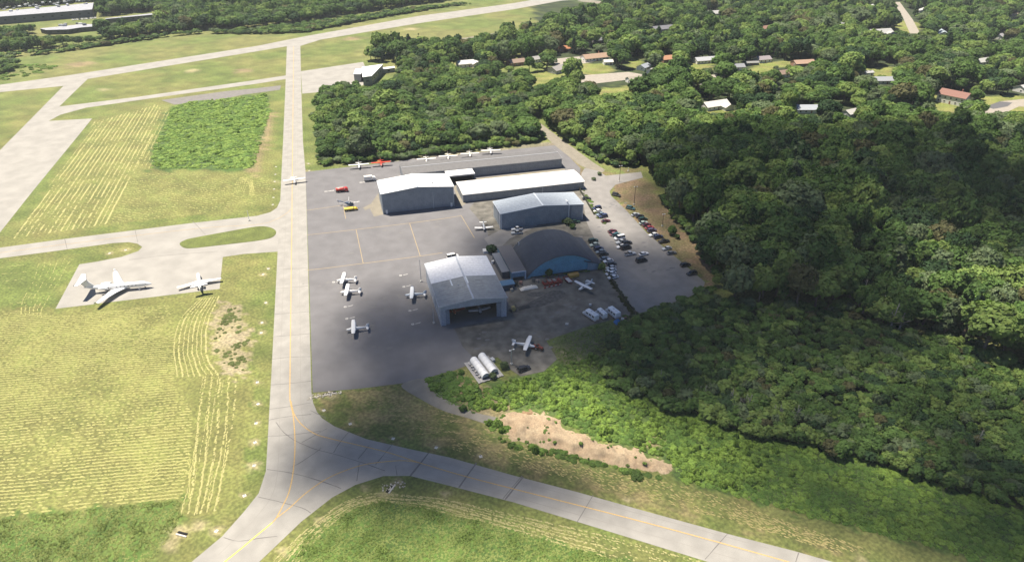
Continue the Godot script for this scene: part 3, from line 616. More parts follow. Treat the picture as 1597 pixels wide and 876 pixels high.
# ---------------------------------------------------------------- painted markings
func build_paint():
	var yellow := mt(Color(0.70, 0.46, 0.17), 0.8, 0.0, ntex("worn", 0.05, 0.7, 1.0, 256, 3), 0.2)
	var bright := mt(Color(0.80, 0.66, 0.10), 0.8)
	var faded := mt(Color(0.47, 0.36, 0.21), 0.85, 0.0, ntex("worn", 0.05, 0.7, 1.0, 256, 3), 0.2)
	var white := mt(Color(0.62, 0.60, 0.57), 0.8)
	var st := new_st()
	for c in [[Vector2(-23.8, -729.2), Vector2(-24.1, -438.9), Vector2(-24.2, -329.4), Vector2(-24.4, -203.6), Vector2(-24.4, -184.1), Vector2(-24.1, -179.2), Vector2(-23.3, -172.8), Vector2(-22.8, -161.1), Vector2(-23.2, -150.6), Vector2(-24.3, -142.3), Vector2(-26.1, -137.1), Vector2(-27.6, -133.6), Vector2(-28.6, -132.3)], [Vector2(-24.1, -180.8), Vector2(-23.1, -174.2), Vector2(-20.8, -168.5), Vector2(-17.1, -163.4), Vector2(-12.5, -159.9), Vector2(2.6, -150.2), Vector2(11.9, -143.0), Vector2(22.5, -135.2), Vector2(35.1, -126.7), Vector2(64.5, -107.2), Vector2(88.2, -90.7), Vector2(113.9, -72.1)], [Vector2(11.9, -143.0), Vector2(8.5, -144.8), Vector2(4.0, -145.9), Vector2(-3.2, -146.6), Vector2(-9.6, -145.6), Vector2(-15.0, -143.6), Vector2(-20.2, -140.0), Vector2(-24.4, -136.0), Vector2(-27.6, -133.6)]]:
		ribbon(st, curve(c, 8), 0.30, 0.048)
	for c in [[Vector2(-24.6, -333.4), Vector2(-26.6, -328.5), Vector2(-31.7, -322.2), Vector2(-40.6, -318.7), Vector2(-69.9, -321.7), Vector2(-124.6, -320.4), Vector2(-150.0, -319.1), Vector2(-220.3, -316.1)]]:
		ribbon(st, curve(c, 8), 0.16, 0.048)
	struct("taxi_line", st, yellow)
	st = new_st()
	ribbon(st, curve([Vector2(-28.6, -132.3), Vector2(-32.3, -129.2), Vector2(-36.4, -125.7), Vector2(-40.9, -122.0), Vector2(-54.8, -110.3)], 6), 0.34, 0.050, 0.2)
	struct("taxi_line", st, bright)
	st = new_st()
	for c in [[Vector2(-17.4, -300.6), Vector2(5.4, -300.4), Vector2(31.0, -300.5), Vector2(50.6, -301.4), Vector2(56.9, -302.4)], [Vector2(-17.9, -266.6), Vector2(-12.0, -266.1), Vector2(4.2, -266.0), Vector2(29.4, -266.0), Vector2(41.0, -266.5)], [Vector2(-17.0, -329.0), Vector2(1.1, -330.4)], [Vector2(1.1, -329.6), Vector2(1.4, -313.8)], [Vector2(5.4, -300.4), Vector2(5.9, -265.9)], [Vector2(31.0, -300.5), Vector2(30.9, -266.2)], [Vector2(56.9, -302.4), Vector2(58.0, -276.8)]]:
		ribbon(st, curve(c, 5), 0.30, 0.052, 0.15)
	struct("apron_line", st, faded)
	# tie-down spots: a ring with a short row of characters beside it
	st = new_st()
	for p in [Vector2(-3.8, -232.7), Vector2(-3.7, -224.1), Vector2(20.3, -251.3), Vector2(20.4, -241.8), Vector2(20.3, -223.2), Vector2(20.0, -213.7), Vector2(-7.3, -253.2)]:
		ring_paint(st, p, 0.32, 0.55, 0.056)
		for k in 5:
			box(st, v3(p + Vector2(1.2 + k * 0.42, -0.10 * k), 0.056), Vector3(0.26, 0.004, 0.34 + 0.1 * (k % 2)))
	for p in [Vector2(-6.7, -350.9), Vector2(12.4, -358.5), Vector2(5.2, -332.6)]:
		ring_paint(st, p, 0.55, 0.8, 0.056)
		for k in 4:
			box(st, v3(p + Vector2(1.6 + k * 0.8, -0.12 * k), 0.056), Vector3(0.5, 0.004, 0.8))
	struct("stand_marking", st, white)

func ring_paint(st: SurfaceTool, p: Vector2, r0: float, r1: float, y: float):
	for k in 12:
		var a := Vector2.from_angle(TAU * k / 12)
		var b := Vector2.from_angle(TAU * (k + 1) / 12)
		quad(st, v3(p + a * r0, y), v3(p + a * r1, y), v3(p + b * r1, y), v3(p + b * r0, y), Vector3.UP)

# ---------------------------------------------------------------- buildings
func metal_wall(c: Color) -> StandardMaterial3D:
	return mt(c, 0.55, 0.0, ntex("sheet_streak", 0.02, 0.84, 1.0, 512, 4), 0.12, ntex("pave_blotch", 0.014, 0.88, 1.0, 512, 5), 0.03)

# a steel building: ridge along local z, its front gable at local z = 0, its floor running back to z = -deep
func steel_building(called: String, label: String, category: String, at: Vector3, turn: float, wide: float, deep: float, eave: float, ridge: float, wall_m: Material, roof_m: Material, trim_m: Material, opening := Vector2.ZERO, split := 0.0, rear_m: Material = null) -> Node3D:
	var t := thing(called, label, category, at, turn)
	var w := wide / 2
	var gable := PackedVector2Array([Vector2(-w, 0.06), Vector2(w, 0.06), Vector2(w, eave), Vector2(0, ridge), Vector2(-w, eave)])
	var st := new_st()
	if opening.x > 0:
		var o := opening.x / 2
		gable = PackedVector2Array([Vector2(-w, 0.06), Vector2(-o, 0.06), Vector2(-o, opening.y), Vector2(o, opening.y), Vector2(o, 0.06), Vector2(w, 0.06), Vector2(w, eave), Vector2(0, ridge), Vector2(-w, eave)])
	plate(st, gable, -0.3, 0.0)
	var fw := part("front_wall", st, wall_m, t)
	st = new_st()
	plate(st, PackedVector2Array([Vector2(-w, 0.06), Vector2(w, 0.06), Vector2(w, eave), Vector2(0, ridge), Vector2(-w, eave)]), -deep, -deep + 0.3)
	part("back_wall", st, wall_m, t)
	for s in [-1, 1]:
		part("side_wall", bx(Vector3(s * (w - 0.15), eave / 2, -deep / 2), Vector3(0.296, eave - 0.12, deep - 0.604)), wall_m, t)
	var drop := (ridge - eave) / w
	for s in [-1, 1]:
		var spans := [[0.35, -deep - 0.3]]
		if split > 0: spans = [[0.35, -split], [-split, -deep - 0.3]]
		for k in spans.size():
			st = new_st()
			var e: float = w + 0.35
			var lift := 0.06 if k == 1 else 0.0
			plate(st, PackedVector2Array([Vector2(0, ridge + 0.02 + lift), Vector2(s * e, ridge - drop * e + 0.02 + lift), Vector2(s * e, ridge - drop * e + 0.22 + lift), Vector2(0, ridge + 0.22 + lift)]), spans[k][1], spans[k][0])
			var rp := part("roof_panel", st, rear_m if k == 1 and rear_m else roof_m, t)
			# standing seams
			var seam := new_st()
			var z: float = spans[k][0] - 1.5
			while z > spans[k][1] + 0.5:
				var a := Vector3(s * 0.25, ridge + 0.24 + lift - drop * 0.25, z)
				var b := Vector3(s * e, ridge - drop * e + 0.24 + lift, z)
				box(seam, (a + b) / 2, Vector3((b - a).length(), 0.06, 0.09), Basis(Vector3(0, 0, 1), atan2(b.y - a.y, b.x - a.x)))
				z -= 1.5
			var sm := part("roof_seam", seam, rear_m if k == 1 and rear_m else roof_m, rp)
			sm.set_meta("kind", "stuff")
		part("gutter", bx(Vector3(s * (w + 0.43), eave - 0.02, -deep / 2), Vector3(0.16, 0.18, deep + 0.5)), trim_m, t)
		for z in [0.06, -deep - 0.06]:
			part("corner_trim", bx(Vector3(s * (w - 0.1), eave / 2, z), Vector3(0.3, eave, 0.1)), trim_m, t)
		part("downspout", bx(Vector3(s * (w + 0.1), eave / 2, -deep * 0.35), Vector3(0.14, eave - 0.2, 0.14)), trim_m, t)
	st = new_st()
	box(st, Vector3(0, ridge + 0.27, -deep / 2), Vector3(0.7, 0.1, deep + 0.66))
	part("ridge_cap", st, trim_m, t)
	st = new_st()
	for s in [-1, 1]:
		var a := Vector3(0, ridge + 0.12, 0.40)
		var b := Vector3(s * (w + 0.35), eave + 0.05, 0.40)
		box(st, (a + b) / 2, Vector3((b - a).length(), 0.34, 0.1), Basis(Vector3(0, 0, 1), atan2(b.y - a.y, b.x - a.x)))
	part("verge_trim", st, trim_m, fw)
	return t

func small_door(t: Node3D, p: Vector3, m: Material, out := Vector3(0, 0, 1), s := Vector2(1.0, 2.1)):
	var b := Basis(Vector3.UP, atan2(out.x, out.z))
	var d := part("door", bx(p + Vector3(0, s.y / 2 + 0.07, 0) + out * 0.05, Vector3(s.x, s.y, 0.08), b), m, t)
	part("handle", bx(p + Vector3(0, 1.05, 0) + out * 0.12 + b.x * s.x * 0.36, Vector3(0.12, 0.05, 0.06), b), mt(Color(0.1, 0.1, 0.1), 0.4, 0.8), d)

func window(t: Node3D, p: Vector3, out: Vector3, s: Vector2, frame_m: Material):
	var b := Basis(Vector3.UP, atan2(out.x, out.z))
	var st := new_st()
	for k in [-1, 1]:
		box(st, p + out * 0.05 + b.x * k * s.x / 2, Vector3(0.12, s.y + 0.12, 0.12), b)
		box(st, p + out * 0.05 + Vector3(0, k * s.y / 2, 0), Vector3(s.x - 0.12, 0.12, 0.12), b)
	var f := part("window", st, frame_m, t)
	part("pane", bx(p + out * 0.03, Vector3(s.x - 0.1, s.y - 0.1, 0.06), b), mt(Color(0.03, 0.04, 0.05), 0.1), f)

func build_buildings():
	var white := mt(Color(0.80, 0.80, 0.79), 0.45, 0.0, ntex("roof_stain", 0.015, 0.88, 1.0, 512, 4), 0.08)
	var trim := mt(Color(0.70, 0.72, 0.74), 0.5)
	var door_m := mt(Color(0.66, 0.68, 0.70), 0.5)
	var glass := mt(Color(0.03, 0.045, 0.06), 0.12)
	# front hangar, its doors open
	var wall := metal_wall(Color(0.48, 0.54, 0.64))
	var old_roof := mt(Color(0.38, 0.395, 0.40), 0.6, 0.0, ntex("roof_stain", 0.015, 0.88, 1.0, 512, 4), 0.06, ntex("pave_blotch", 0.014, 0.88, 1.0, 512, 5), 0.03)
	var t := steel_building("hangar", "open-fronted pale blue hangar with half white, half grey roof and aeroplanes inside", "hangar", Vector3(42.75, 0, -209.6), 0.0, 25.3, 33.4, 8.5, 10.0, wall, old_roof, metal_wall(Color(0.62, 0.66, 0.73)), Vector2(21.4, 6.9), 17.0, mt(Color(0.84, 0.85, 0.88), 0.5, 0.0, ntex("roof_stain", 0.015, 0.88, 1.0, 512, 4), 0.08))
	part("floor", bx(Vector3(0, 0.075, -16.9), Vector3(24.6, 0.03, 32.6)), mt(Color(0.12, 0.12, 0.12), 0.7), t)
	part("skylight", bx(Vector3(-5.6, 9.62, -14.2), Vector3(0.55, 0.08, 4.6), Basis(Vector3(0, 0, 1), 0.118)), mt(Color(0.62, 0.66, 0.70), 0.4), t)
	part("skylight", bx(Vector3(0.5, 10.30, -13.9), Vector3(0.5, 0.1, 5.4)), mt(Color(0.7, 0.73, 0.76), 0.4), t)
	for p in [[4.6, -13.6, 2.0, 0.12], [6.2, -12.2, 0.12, 2.4], [4.6, -10.8, 2.2, 0.12], [-3.2, -9.4, 2.4, 0.14], [4.8, -8.6, 2.0, 0.12]]:
		part("roof_patch", bx(Vector3(p[0], 10.27 - absf(p[0]) * 0.1186, p[1]), Vector3(p[2], 0.06, p[3]), Basis(Vector3(0, 0, 1), -signf(p[0]) * 0.118)), mt(Color(0.24, 0.25, 0.25), 0.7), t)
	var st := new_st()
	tube(st, Vector3(-3.4, 9.6, -11.4), Vector3(-3.4, 10.5, -11.4), 0.22, 0.22, 8)
	part("roof_vent", st, white, t)
	for k in 5:
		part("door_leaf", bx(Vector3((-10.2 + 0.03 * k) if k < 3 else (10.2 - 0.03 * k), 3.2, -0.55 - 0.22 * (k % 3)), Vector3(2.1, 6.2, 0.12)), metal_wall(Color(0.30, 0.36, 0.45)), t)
	part("door_rail", bx(Vector3(0, 7.02, -0.75), Vector3(21.6, 0.2, 0.5)), trim, t)
	for k in 4:
		window(t, Vector3(-12.65, 4.6, -2.6 - k * 2.1), Vector3(-1, 0, 0), Vector2(0.9, 3.4), trim)
	small_door(t, Vector3(-12.65, 0, -17.4), white, Vector3(-1, 0, 0), Vector2(1.1, 2.2))
	part("wall_lamp", bx(Vector3(-12.75, 7.6, -17.2), Vector3(0.3, 0.35, 0.3)), white, t)
	# tall hangar with the white roof
	wall = metal_wall(Color(0.27, 0.325, 0.395))
	t = steel_building("hangar", "tall slate blue hangar with a bright white gabled roof", "hangar", Vector3(37.8, 0, -314.0), 0.0, 36.0, 17.6, 10.8, 12.6, wall, white, mt(Color(0.34, 0.39, 0.45), 0.5))
	small_door(t, Vector3(-16.2, 0, 0), door_m)
	small_door(t, Vector3(16.6, 0, 0), door_m)
	part("wall_pipe", bx(Vector3(7.4, 4.5, 0.1), Vector3(0.18, 8.8, 0.18)), mt(Color(0.36, 0.42, 0.50), 0.5), t)
	part("roof_vent", bx(Vector3(8.2, 12.4, -4.0), Vector3(0.5, 0.9, 0.5)), mt(Color(0.5, 0.52, 0.54), 0.5), t)
	for k in 5:
		part("door_seam", bx(Vector3(-12.0 + k * 6.0, 4.4, 0.03), Vector3(0.10, 8.2, 0.06)), metal_wall(Color(0.21, 0.26, 0.33)), t)
	part("plinth", bx(Vector3(0, 0.3, 0.04), Vector3(35.2, 0.5, 0.08)), mt(Color(0.12, 0.14, 0.17), 0.8), t)
	# low white-roofed row of units
	t = steel_building("storage_building", "long low grey building with a bright white roof", "storage building", Vector3(127.3, 0, -326.0), PI / 2, 17.0, 66.1, 4.3, 4.9, metal_wall(Color(0.31, 0.345, 0.39)), mt(Color(0.76, 0.73, 0.69), 0.5, 0.0, ntex("roof_stain", 0.015, 0.88, 1.0, 512, 4), 0.08), trim)
	for k in 11:
		part("roller_door", bx(Vector3(8.53, 1.65, -4.0 - k * 5.9), Vector3(0.1, 3.1, 4.2)), metal_wall(Color(0.28, 0.315, 0.36)), t)
		if k % 3 == 0: small_door(t, Vector3(8.5, 0, -1.0 - k * 5.9), mt(Color(0.62, 0.64, 0.66), 0.5), Vector3(1, 0, 0))
	# blue grey workshop
	t = steel_building("workshop", "blue grey metal workshop with a pale ridge seam and a white flue", "workshop", Vector3(92.9, 0, -282.2), 0.0, 41.2, 14.6, 8.1, 9.9, metal_wall(Color(0.33, 0.385, 0.45)), mt(Color(0.42, 0.47, 0.53), 0.5, 0.0, ntex("roof_stain", 0.015, 0.88, 1.0, 512, 4), 0.08), mt(Color(0.62, 0.67, 0.72), 0.5))
	st = new_st()
	tube(st, Vector3(13.2, 0.1, 0.35), Vector3(13.2, 8.4, 0.35), 0.22, 0.22, 8)
	tube(st, Vector3(13.2, 8.4, 0.35), Vector3(12.6, 10.2, -0.4), 0.3, 0.3, 8)
	tube(st, Vector3(12.6, 10.2, -0.4), Vector3(12.3, 10.5, -2.2), 0.34, 0.3, 8)
	part("flue", st, trim, t)
	part("downpipe", bx(Vector3(14.4, 4, 0.12), Vector3(0.2, 7.9, 0.2)), mt(Color(0.16, 0.2, 0.25), 0.6), t)
	part("roller_door", bx(Vector3(-5.0, 2.6, 0.03), Vector3(7.5, 5.0, 0.08)), metal_wall(Color(0.27, 0.35, 0.43)), t)
	part("roller_door", bx(Vector3(5.5, 2.6, 0.03), Vector3(7.5, 5.0, 0.08)), metal_wall(Color(0.31, 0.365, 0.43)), t)
	part("air_duct", bx(Vector3(-20.85, 4.0, -1.0), Vector3(0.5, 7.6, 0.5)), trim, t)
	# long dark-roofed row at the back
	t = steel_building("hangar_row", "long dark-roofed row of aircraft units at the rear of the apron", "hangar row", Vector3(126.0, 0, -358.2), PI / 2, 15.6, 91.0, 5.4, 6.3, metal_wall(Color(0.31, 0.345, 0.39)), mt(Color(0.15, 0.147, 0.15), 0.75, 0.0, ntex("roof_stain", 0.015, 0.88, 1.0, 512, 4), 0.05), mt(Color(0.30, 0.31, 0.33), 0.6))
	for k in 8:
		part("bay_door", bx(Vector3(7.83, 2.3, -6.5 - k * 9.6), Vector3(0.1, 4.2, 8.2)), metal_wall(Color(0.27, 0.31, 0.36)), t)
		small_door(t, Vector3(7.8, 0, -11.3 - k * 9.6), mt(Color(0.62, 0.64, 0.66), 0.5), Vector3(1, 0, 0), Vector2(0.9, 2.1))
	# open lean-to shed with the white fascia
	t = thing("lean_to_shed", "open-fronted dark shed with white flat roof between hangar and rear row", "shed", Vector3(65.4, 0, -346.2))
	part("roof", bx(Vector3(0, 5.05, 0), Vector3(15.4, 0.35, 8.2)), white, t)
	part("fascia", bx(Vector3(0, 4.98, 4.16), Vector3(15.6, 0.7, 0.1)), white, t)
	for s in [-1, 1]: part("side_wall", bx(Vector3(s * 7.4, 2.45, 0), Vector3(0.25, 4.7, 7.9)), metal_wall(Color(0.24, 0.27, 0.31)), t)
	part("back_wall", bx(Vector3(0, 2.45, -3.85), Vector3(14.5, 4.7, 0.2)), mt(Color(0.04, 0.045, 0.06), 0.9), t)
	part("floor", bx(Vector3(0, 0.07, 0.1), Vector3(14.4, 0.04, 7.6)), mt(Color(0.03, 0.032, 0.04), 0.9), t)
	arch_hangar(white, trim)
	# the white building on the far pad
	t = block("terminal_building", "white flat-roofed airfield building on the far pale pad", "building", [Vector2(30.6, -559.7), Vector2(37.6, -561.8), Vector2(50.6, -599.1), Vector2(32.9, -593.8)], 7.0, white, metal_wall(Color(0.27, 0.28, 0.28)), Vector2(0.4, 0.5))
	block_wing(t, [Vector2(24.5, -575.7), Vector2(30.0, -574.2), Vector2(33.8, -592.5), Vector2(27.5, -593.1)], 6.0, white, metal_wall(Color(0.30, 0.30, 0.31)))
	block_wing(t, [Vector2(49.9, -597.0), Vector2(60.6, -599.8), Vector2(60.7, -605.6), Vector2(51.1, -603.6)], 3.2, white, metal_wall(Color(0.36, 0.37, 0.37)))
	# beyond the runway
	var grey_roof := mt(Color(0.34, 0.35, 0.39), 0.8, 0.0, ntex("roof_stain", 0.015, 0.88, 1.0, 512, 4), 0.02)
	t = block("warehouse", "long grey flat-roofed warehouse beyond the runway at top left", "warehouse", [Vector2(-254.5, -962.5), Vector2(-264.9, -1016.7), Vector2(-387.8, -958.5), Vector2(-379.4, -926.4)], 8.0, grey_roof, metal_wall(Color(0.13, 0.14, 0.17)), Vector2(0, 0))
	roof_units(t, Vector2(-352.1, -959.1), Vector2(-263.6, -997.3), Vector2(-276.8, -1056.2), 8.0, 46)
	t = block("office_building", "low grey office building in front of the warehouse", "office building", [Vector2(-275.6, -857.4), Vector2(-254.2, -855.1), Vector2(-245.1, -863.3), Vector2(-229.4, -866.3), Vector2(-229.3, -879.6), Vector2(-249.9, -883.3), Vector2(-267.9, -875.0), Vector2(-284.7, -868.4)], 4.5, grey_roof, metal_wall(Color(0.07, 0.075, 0.08)), Vector2(0, 0))
	roof_units(t, Vector2(-274.7, -867.9), Vector2(-233.9, -875.0), Vector2(-236.0, -890.9), 4.5, 10)
	block("office_building", "pale roof half hidden among the trees right of the offices", "office building", [Vector2(-229.4, -908.8), Vector2(-182.1, -925.1), Vector2(-183.7, -934.3), Vector2(-230.0, -912.3)], 5.0, grey_roof, metal_wall(Color(0.10, 0.105, 0.11)), Vector2(0, 0))

func block(called: String, label: String, category: String, pts: Array, high: float, roof_m: Material, wall_m: Material, _x: Vector2) -> Node3D:
	var mid := Vector2.ZERO
	for p in pts: mid += p
	mid /= pts.size()
	var t := thing(called, label, category, v3(mid))
	t.set_meta("mid", mid)
	block_wing(t, pts, high, roof_m, wall_m)
	return t

func block_wing(t: Node3D, pts: Array, high: float, roof_m: Material, wall_m: Material):
	var mid: Vector2 = t.get_meta("mid")
	var poly := PackedVector2Array()
	for p in pts: poly.append(p - mid)
	var st := new_st()
	slab(st, poly, 0.05, high)
	var w := part("wall", st, wall_m, t)
	var grown: Array = Geometry2D.offset_polygon(poly, 0.25)
	st = new_st()
	slab(st, grown[0], high + 0.01, high + 0.35)
	part("roof", st, roof_m, t)
	# a row of windows along every long wall
	var cw := Geometry2D.is_polygon_clockwise(poly)
	for k in poly.size():
		var a := poly[k]
		var b := poly[(k + 1) % poly.size()]
		var o := Vector2(b.y - a.y, a.x - b.x).normalized() * (-1.0 if cw else 1.0)
		var n := mini(int(a.distance_to(b) / 6.0), 14)
		for i in n:
			var p := a.lerp(b, (i + 0.5) / n)
			part("window", bx(v3(p + o * 0.04, high * 0.55), Vector3(2.2, 1.3, 0.1), Basis(Vector3.UP, atan2(o.x, o.y))), mt(Color(0.03, 0.04, 0.05), 0.15), t)

func roof_units(t: Node3D, a: Vector2, b: Vector2, c: Vector2, high: float, n: int):
	var mid: Vector2 = t.get_meta("mid")
	var r := RandomNumberGenerator.new()
	r.seed = n
	for i in n:
		var u := r.randf_range(0.04, 0.97)
		var v := r.randf_range(0.12, 0.9)
		var p := a.lerp(b, u) + (c - b) * v - mid
		var s := Vector3(r.randf_range(1.5, 4), r.randf_range(0.8, 2.0), r.randf_range(1.5, 4))
		part("roof_unit", bx(v3(p, high + 0.36 + s.y / 2), s), mt([Color(0.55, 0.56, 0.58), Color(0.16, 0.17, 0.2), Color(0.38, 0.39, 0.42)][i % 3], 0.6), t)

func arch_hangar(white: Material, trim: Material):
	var x0 := 70.6
	var x1 := 103.6
	var zf := -234.7
	var deep := 24.6
	var t := thing("arch_hangar", "blue-fronted hangar with a broad dark barrel-vaulted roof", "hangar", Vector3(87.1, 0, zf))
	var w := (x1 - x0) / 2
	var rise := 8.6
	var rad := (w * w + rise * rise) / (2 * rise)
	var half := asin(w / rad)
	var arc := PackedVector2Array()
	var inner := PackedVector2Array()
	for k in 33:
		var a := -half + 2 * half * k / 32.0
		arc.append(Vector2(sin(a) * rad, cos(a) * rad - rad + rise + 0.30))
		inner.append(Vector2(sin(a) * (rad - 0.3), cos(a) * (rad - 0.3) - rad + rise + 0.30))
	var blue := metal_wall(Color(0.15, 0.46, 0.66))
	var gable := inner.duplicate()
	gable.append(Vector2(inner[32].x, 0.05))
	gable.insert(0, Vector2(inner[0].x, 0.05))
	var st := new_st()
	plate(st, gable, -0.3, 0.0)
	var fw := part("front_wall", st, blue, t)
	st = new_st()
	plate(st, gable, -deep, -deep + 0.3)
	part("back_wall", st, blue, t)
	var shell := arc.duplicate()
	for k in 33: shell.append(inner[32 - k])
	st = new_st(false)
	for k in 32:
		var o := Vector3(arc[k].x, 12, 0)
		quad(st, Vector3(arc[k].x, arc[k].y, 0.3), Vector3(arc[k + 1].x, arc[k + 1].y, 0.3), Vector3(arc[k + 1].x, arc[k + 1].y, -deep - 0.3), Vector3(arc[k].x, arc[k].y, -deep - 0.3), o)
	var dark := mt(Color(0.074, 0.087, 0.115), 0.85, 0.0, ntex("roof_stain", 0.015, 0.88, 1.0, 512, 4), 0.05, ntex("pave_blotch", 0.014, 0.88, 1.0, 512, 5), 0.02)
	var roof := part("roof", st, dark, t)
	st = new_st()
	plate(st, shell, -0.05, 0.32)
	part("front_rim", st, mt(Color(0.10, 0.12, 0.15), 0.8), roof)
	st = new_st()
	plate(st, shell, -deep - 0.32, -deep + 0.02)
	part("back_rim", st, mt(Color(0.3, 0.31, 0.33), 0.8), roof)
	st = new_st()
	for k in range(2, 31, 2):
		box(st, Vector3(arc[k].x, arc[k].y + 0.03, -deep / 2), Vector3(0.08, 0.05, deep + 0.5))
	part("roof_seam", st, dark, roof)
	# big sliding doors of the front
	for k in 6:
		var x := -10.5 + k * 4.2
		var top: float = minf(5.2, sqrt(maxf(0.0, rad * rad - pow(absf(x) + 2.2, 2))) - rad + rise - 0.2)
		if top > 1.2: part("door_leaf", bx(Vector3(x, top / 2 + 0.1, 0.05), Vector3(4.12, top, 0.12)), metal_wall(Color(0.155, 0.47, 0.67) if k % 2 else Color(0.145, 0.44, 0.64)), t)
	part("plinth", bx(Vector3(1, 0.35, 0.18), Vector3(31, 0.6, 0.12)), mt(Color(0.05, 0.06, 0.06), 0.9), t)
	# flat annexe on the left with the white-edged entrance
	var ax := part("annexe", bx(Vector3(-19.6, 1.85, -12.0), Vector3(6.2, 3.6, 23.6)), metal_wall(Color(0.16, 0.34, 0.52)), t)
	part("annexe_roof", bx(Vector3(-19.6, 3.78, -12.0), Vector3(6.5, 0.22, 24.0)), mt(Color(0.13, 0.125, 0.13), 0.85), ax)
	part("entrance_frame", bx(Vector3(-16.7, 1.9, 0.0), Vector3(0.5, 3.7, 0.5)), mt(Color(0.45, 0.55, 0.66), 0.5), ax)
	part("entrance_frame", bx(Vector3(-19.6, 3.72, 0.06), Vector3(6.2, 0.4, 0.3)), mt(Color(0.35, 0.45, 0.58), 0.5), ax)
	part("entrance", bx(Vector3(-19.7, 0.7, -0.15), Vector3(4.8, 1.2, 0.2)), mt(Color(0.025, 0.03, 0.035), 0.9), ax)
	# low flat roof at the far left
	part("side_roof", bx(Vector3(-24.6, 3.1, -11.0), Vector3(3.4, 0.3, 17.0)), mt(Color(0.20, 0.21, 0.23), 0.8), t)
	part("side_store", bx(Vector3(-24.6, 1.5, -11.0), Vector3(3.1, 2.9, 16.6)), metal_wall(Color(0.1, 0.12, 0.15)), t)
	# lean-to on the right
	st = new_st()
	plate(st, PackedVector2Array([Vector2(10.8, 0.05), Vector2(17.0, 0.05), Vector2(17.0, 2.3), Vector2(10.8, 4.0)]), -deep + 0.6, 0.5)
	var lt := part("lean_to", st, metal_wall(Color(0.30, 0.44, 0.56)), t)
	st = new_st()
	plate(st, PackedVector2Array([Vector2(9.2, 4.75), Vector2(17.4, 2.35), Vector2(17.4, 2.55), Vector2(9.2, 4.95)]), -deep + 0.2, 0.8)
	part("lean_to_roof", st, dark, lt)
	for k in 5: window(lt, Vector3(17.02, 1.4, -3.0 - k * 4.4), Vector3(1, 0, 0), Vector2(1.4, 1.0), trim)
	st = new_st()
	tube(st, Vector3(-13.2, 3.4, -22.5), Vector3(-13.2, 5.4, -22.5), 0.2, 0.2, 8)
	part("flue", st, trim, t)

# ---------------------------------------------------------------- houses
func house(label: String, at: Vector2, turn: float, w: float, d: float, h: float, roof_c: Color, wall_c: Color, chimney := false, wing := 0.0):
	var t := thing("house", label, "house", v3(at), turn)
	house_at.append([at, maxf(w, d)])
	var wall_m := mt(wall_c, 0.85)
	var roof_m := mt(roof_c, 0.9, 0.0, ntex("shingle", 0.06, 0.78, 1.0, 256, 3), 0.15)
	var frame := mt(Color(0.75, 0.75, 0.73), 0.6)
	house_body(t, Vector3.ZERO, 0.0, w, d, h, roof_m, wall_m)
	var n := maxi(2, int(w / 3.4))
	for storey in (2 if h > 4 else 1):
		for s in [-1, 1]:
			for k in n:
				if storey == 0 and k == n / 2 and s == 1: continue
				window(t, Vector3(-w / 2 + (k + 0.5) * w / n, 1.6 + storey * 2.7, s * d / 2), Vector3(0, 0, s), Vector2(1.2, 1.3), frame)
	for s in [-1, 1]: window(t, Vector3(s * w / 2, 1.6, d * 0.18), Vector3(s, 0, 0), Vector2(1.1, 1.3), frame)
	small_door(t, Vector3(-w / 2 + (n / 2 + 0.5) * w / n, 0, d / 2), mt(Color(0.2, 0.08, 0.06), 0.6))
	if chimney: part("chimney", bx(Vector3(w * 0.2, h + d * 0.22 + 0.6, -d * 0.1), Vector3(0.8, 2.4, 0.8)), mt(Color(0.28, 0.13, 0.09), 0.9), t)
	if wing > 0: house_body(t, Vector3(w * 0.28, 0, d / 2 + wing / 2 - 0.3), PI / 2, wing + 0.6, d * 0.7, h * 0.92, roof_m, wall_m)

func house_body(t: Node3D, at: Vector3, turn: float, w: float, d: float, h: float, roof_m: Material, wall_m: Material):
	var b := Basis(Vector3.UP, turn)
	var rise := d * 0.24
	var x := w / 2
	var st := new_st()
	var prof := [Vector2(-d / 2, 0.05), Vector2(d / 2, 0.05), Vector2(d / 2, h), Vector2(0, h + rise), Vector2(-d / 2, h)]
	for s in [-1, 1]:
		for k in range(1, 4): tri(st, at + b * Vector3(s * x, prof[0].y, prof[0].x), at + b * Vector3(s * x, prof[k].y, prof[k].x), at + b * Vector3(s * x, prof[k + 1].y, prof[k + 1].x), b.x * s)
	for s in [-1, 1]: quad(st, at + b * Vector3(-x, 0.05, s * d / 2), at + b * Vector3(x, 0.05, s * d / 2), at + b * Vector3(x, h, s * d / 2), at + b * Vector3(-x, h, s * d / 2), b.z * s)
	part("wall", st, wall_m, t)
	for s in [-1, 1]:
		st = new_st()
		var slope := atan2(rise, d / 2)
		var run := (d / 2 + 0.5) / cos(slope)
		var mid := Vector3(0, h + rise + 0.12 - sin(slope) * run / 2, s * cos(slope) * run / 2)
		box(st, at + b * mid, Vector3(w + 0.9, 0.22, run), b * Basis(Vector3.RIGHT, s * slope))
		part("roof", st, roof_m, t)

var house_at := []

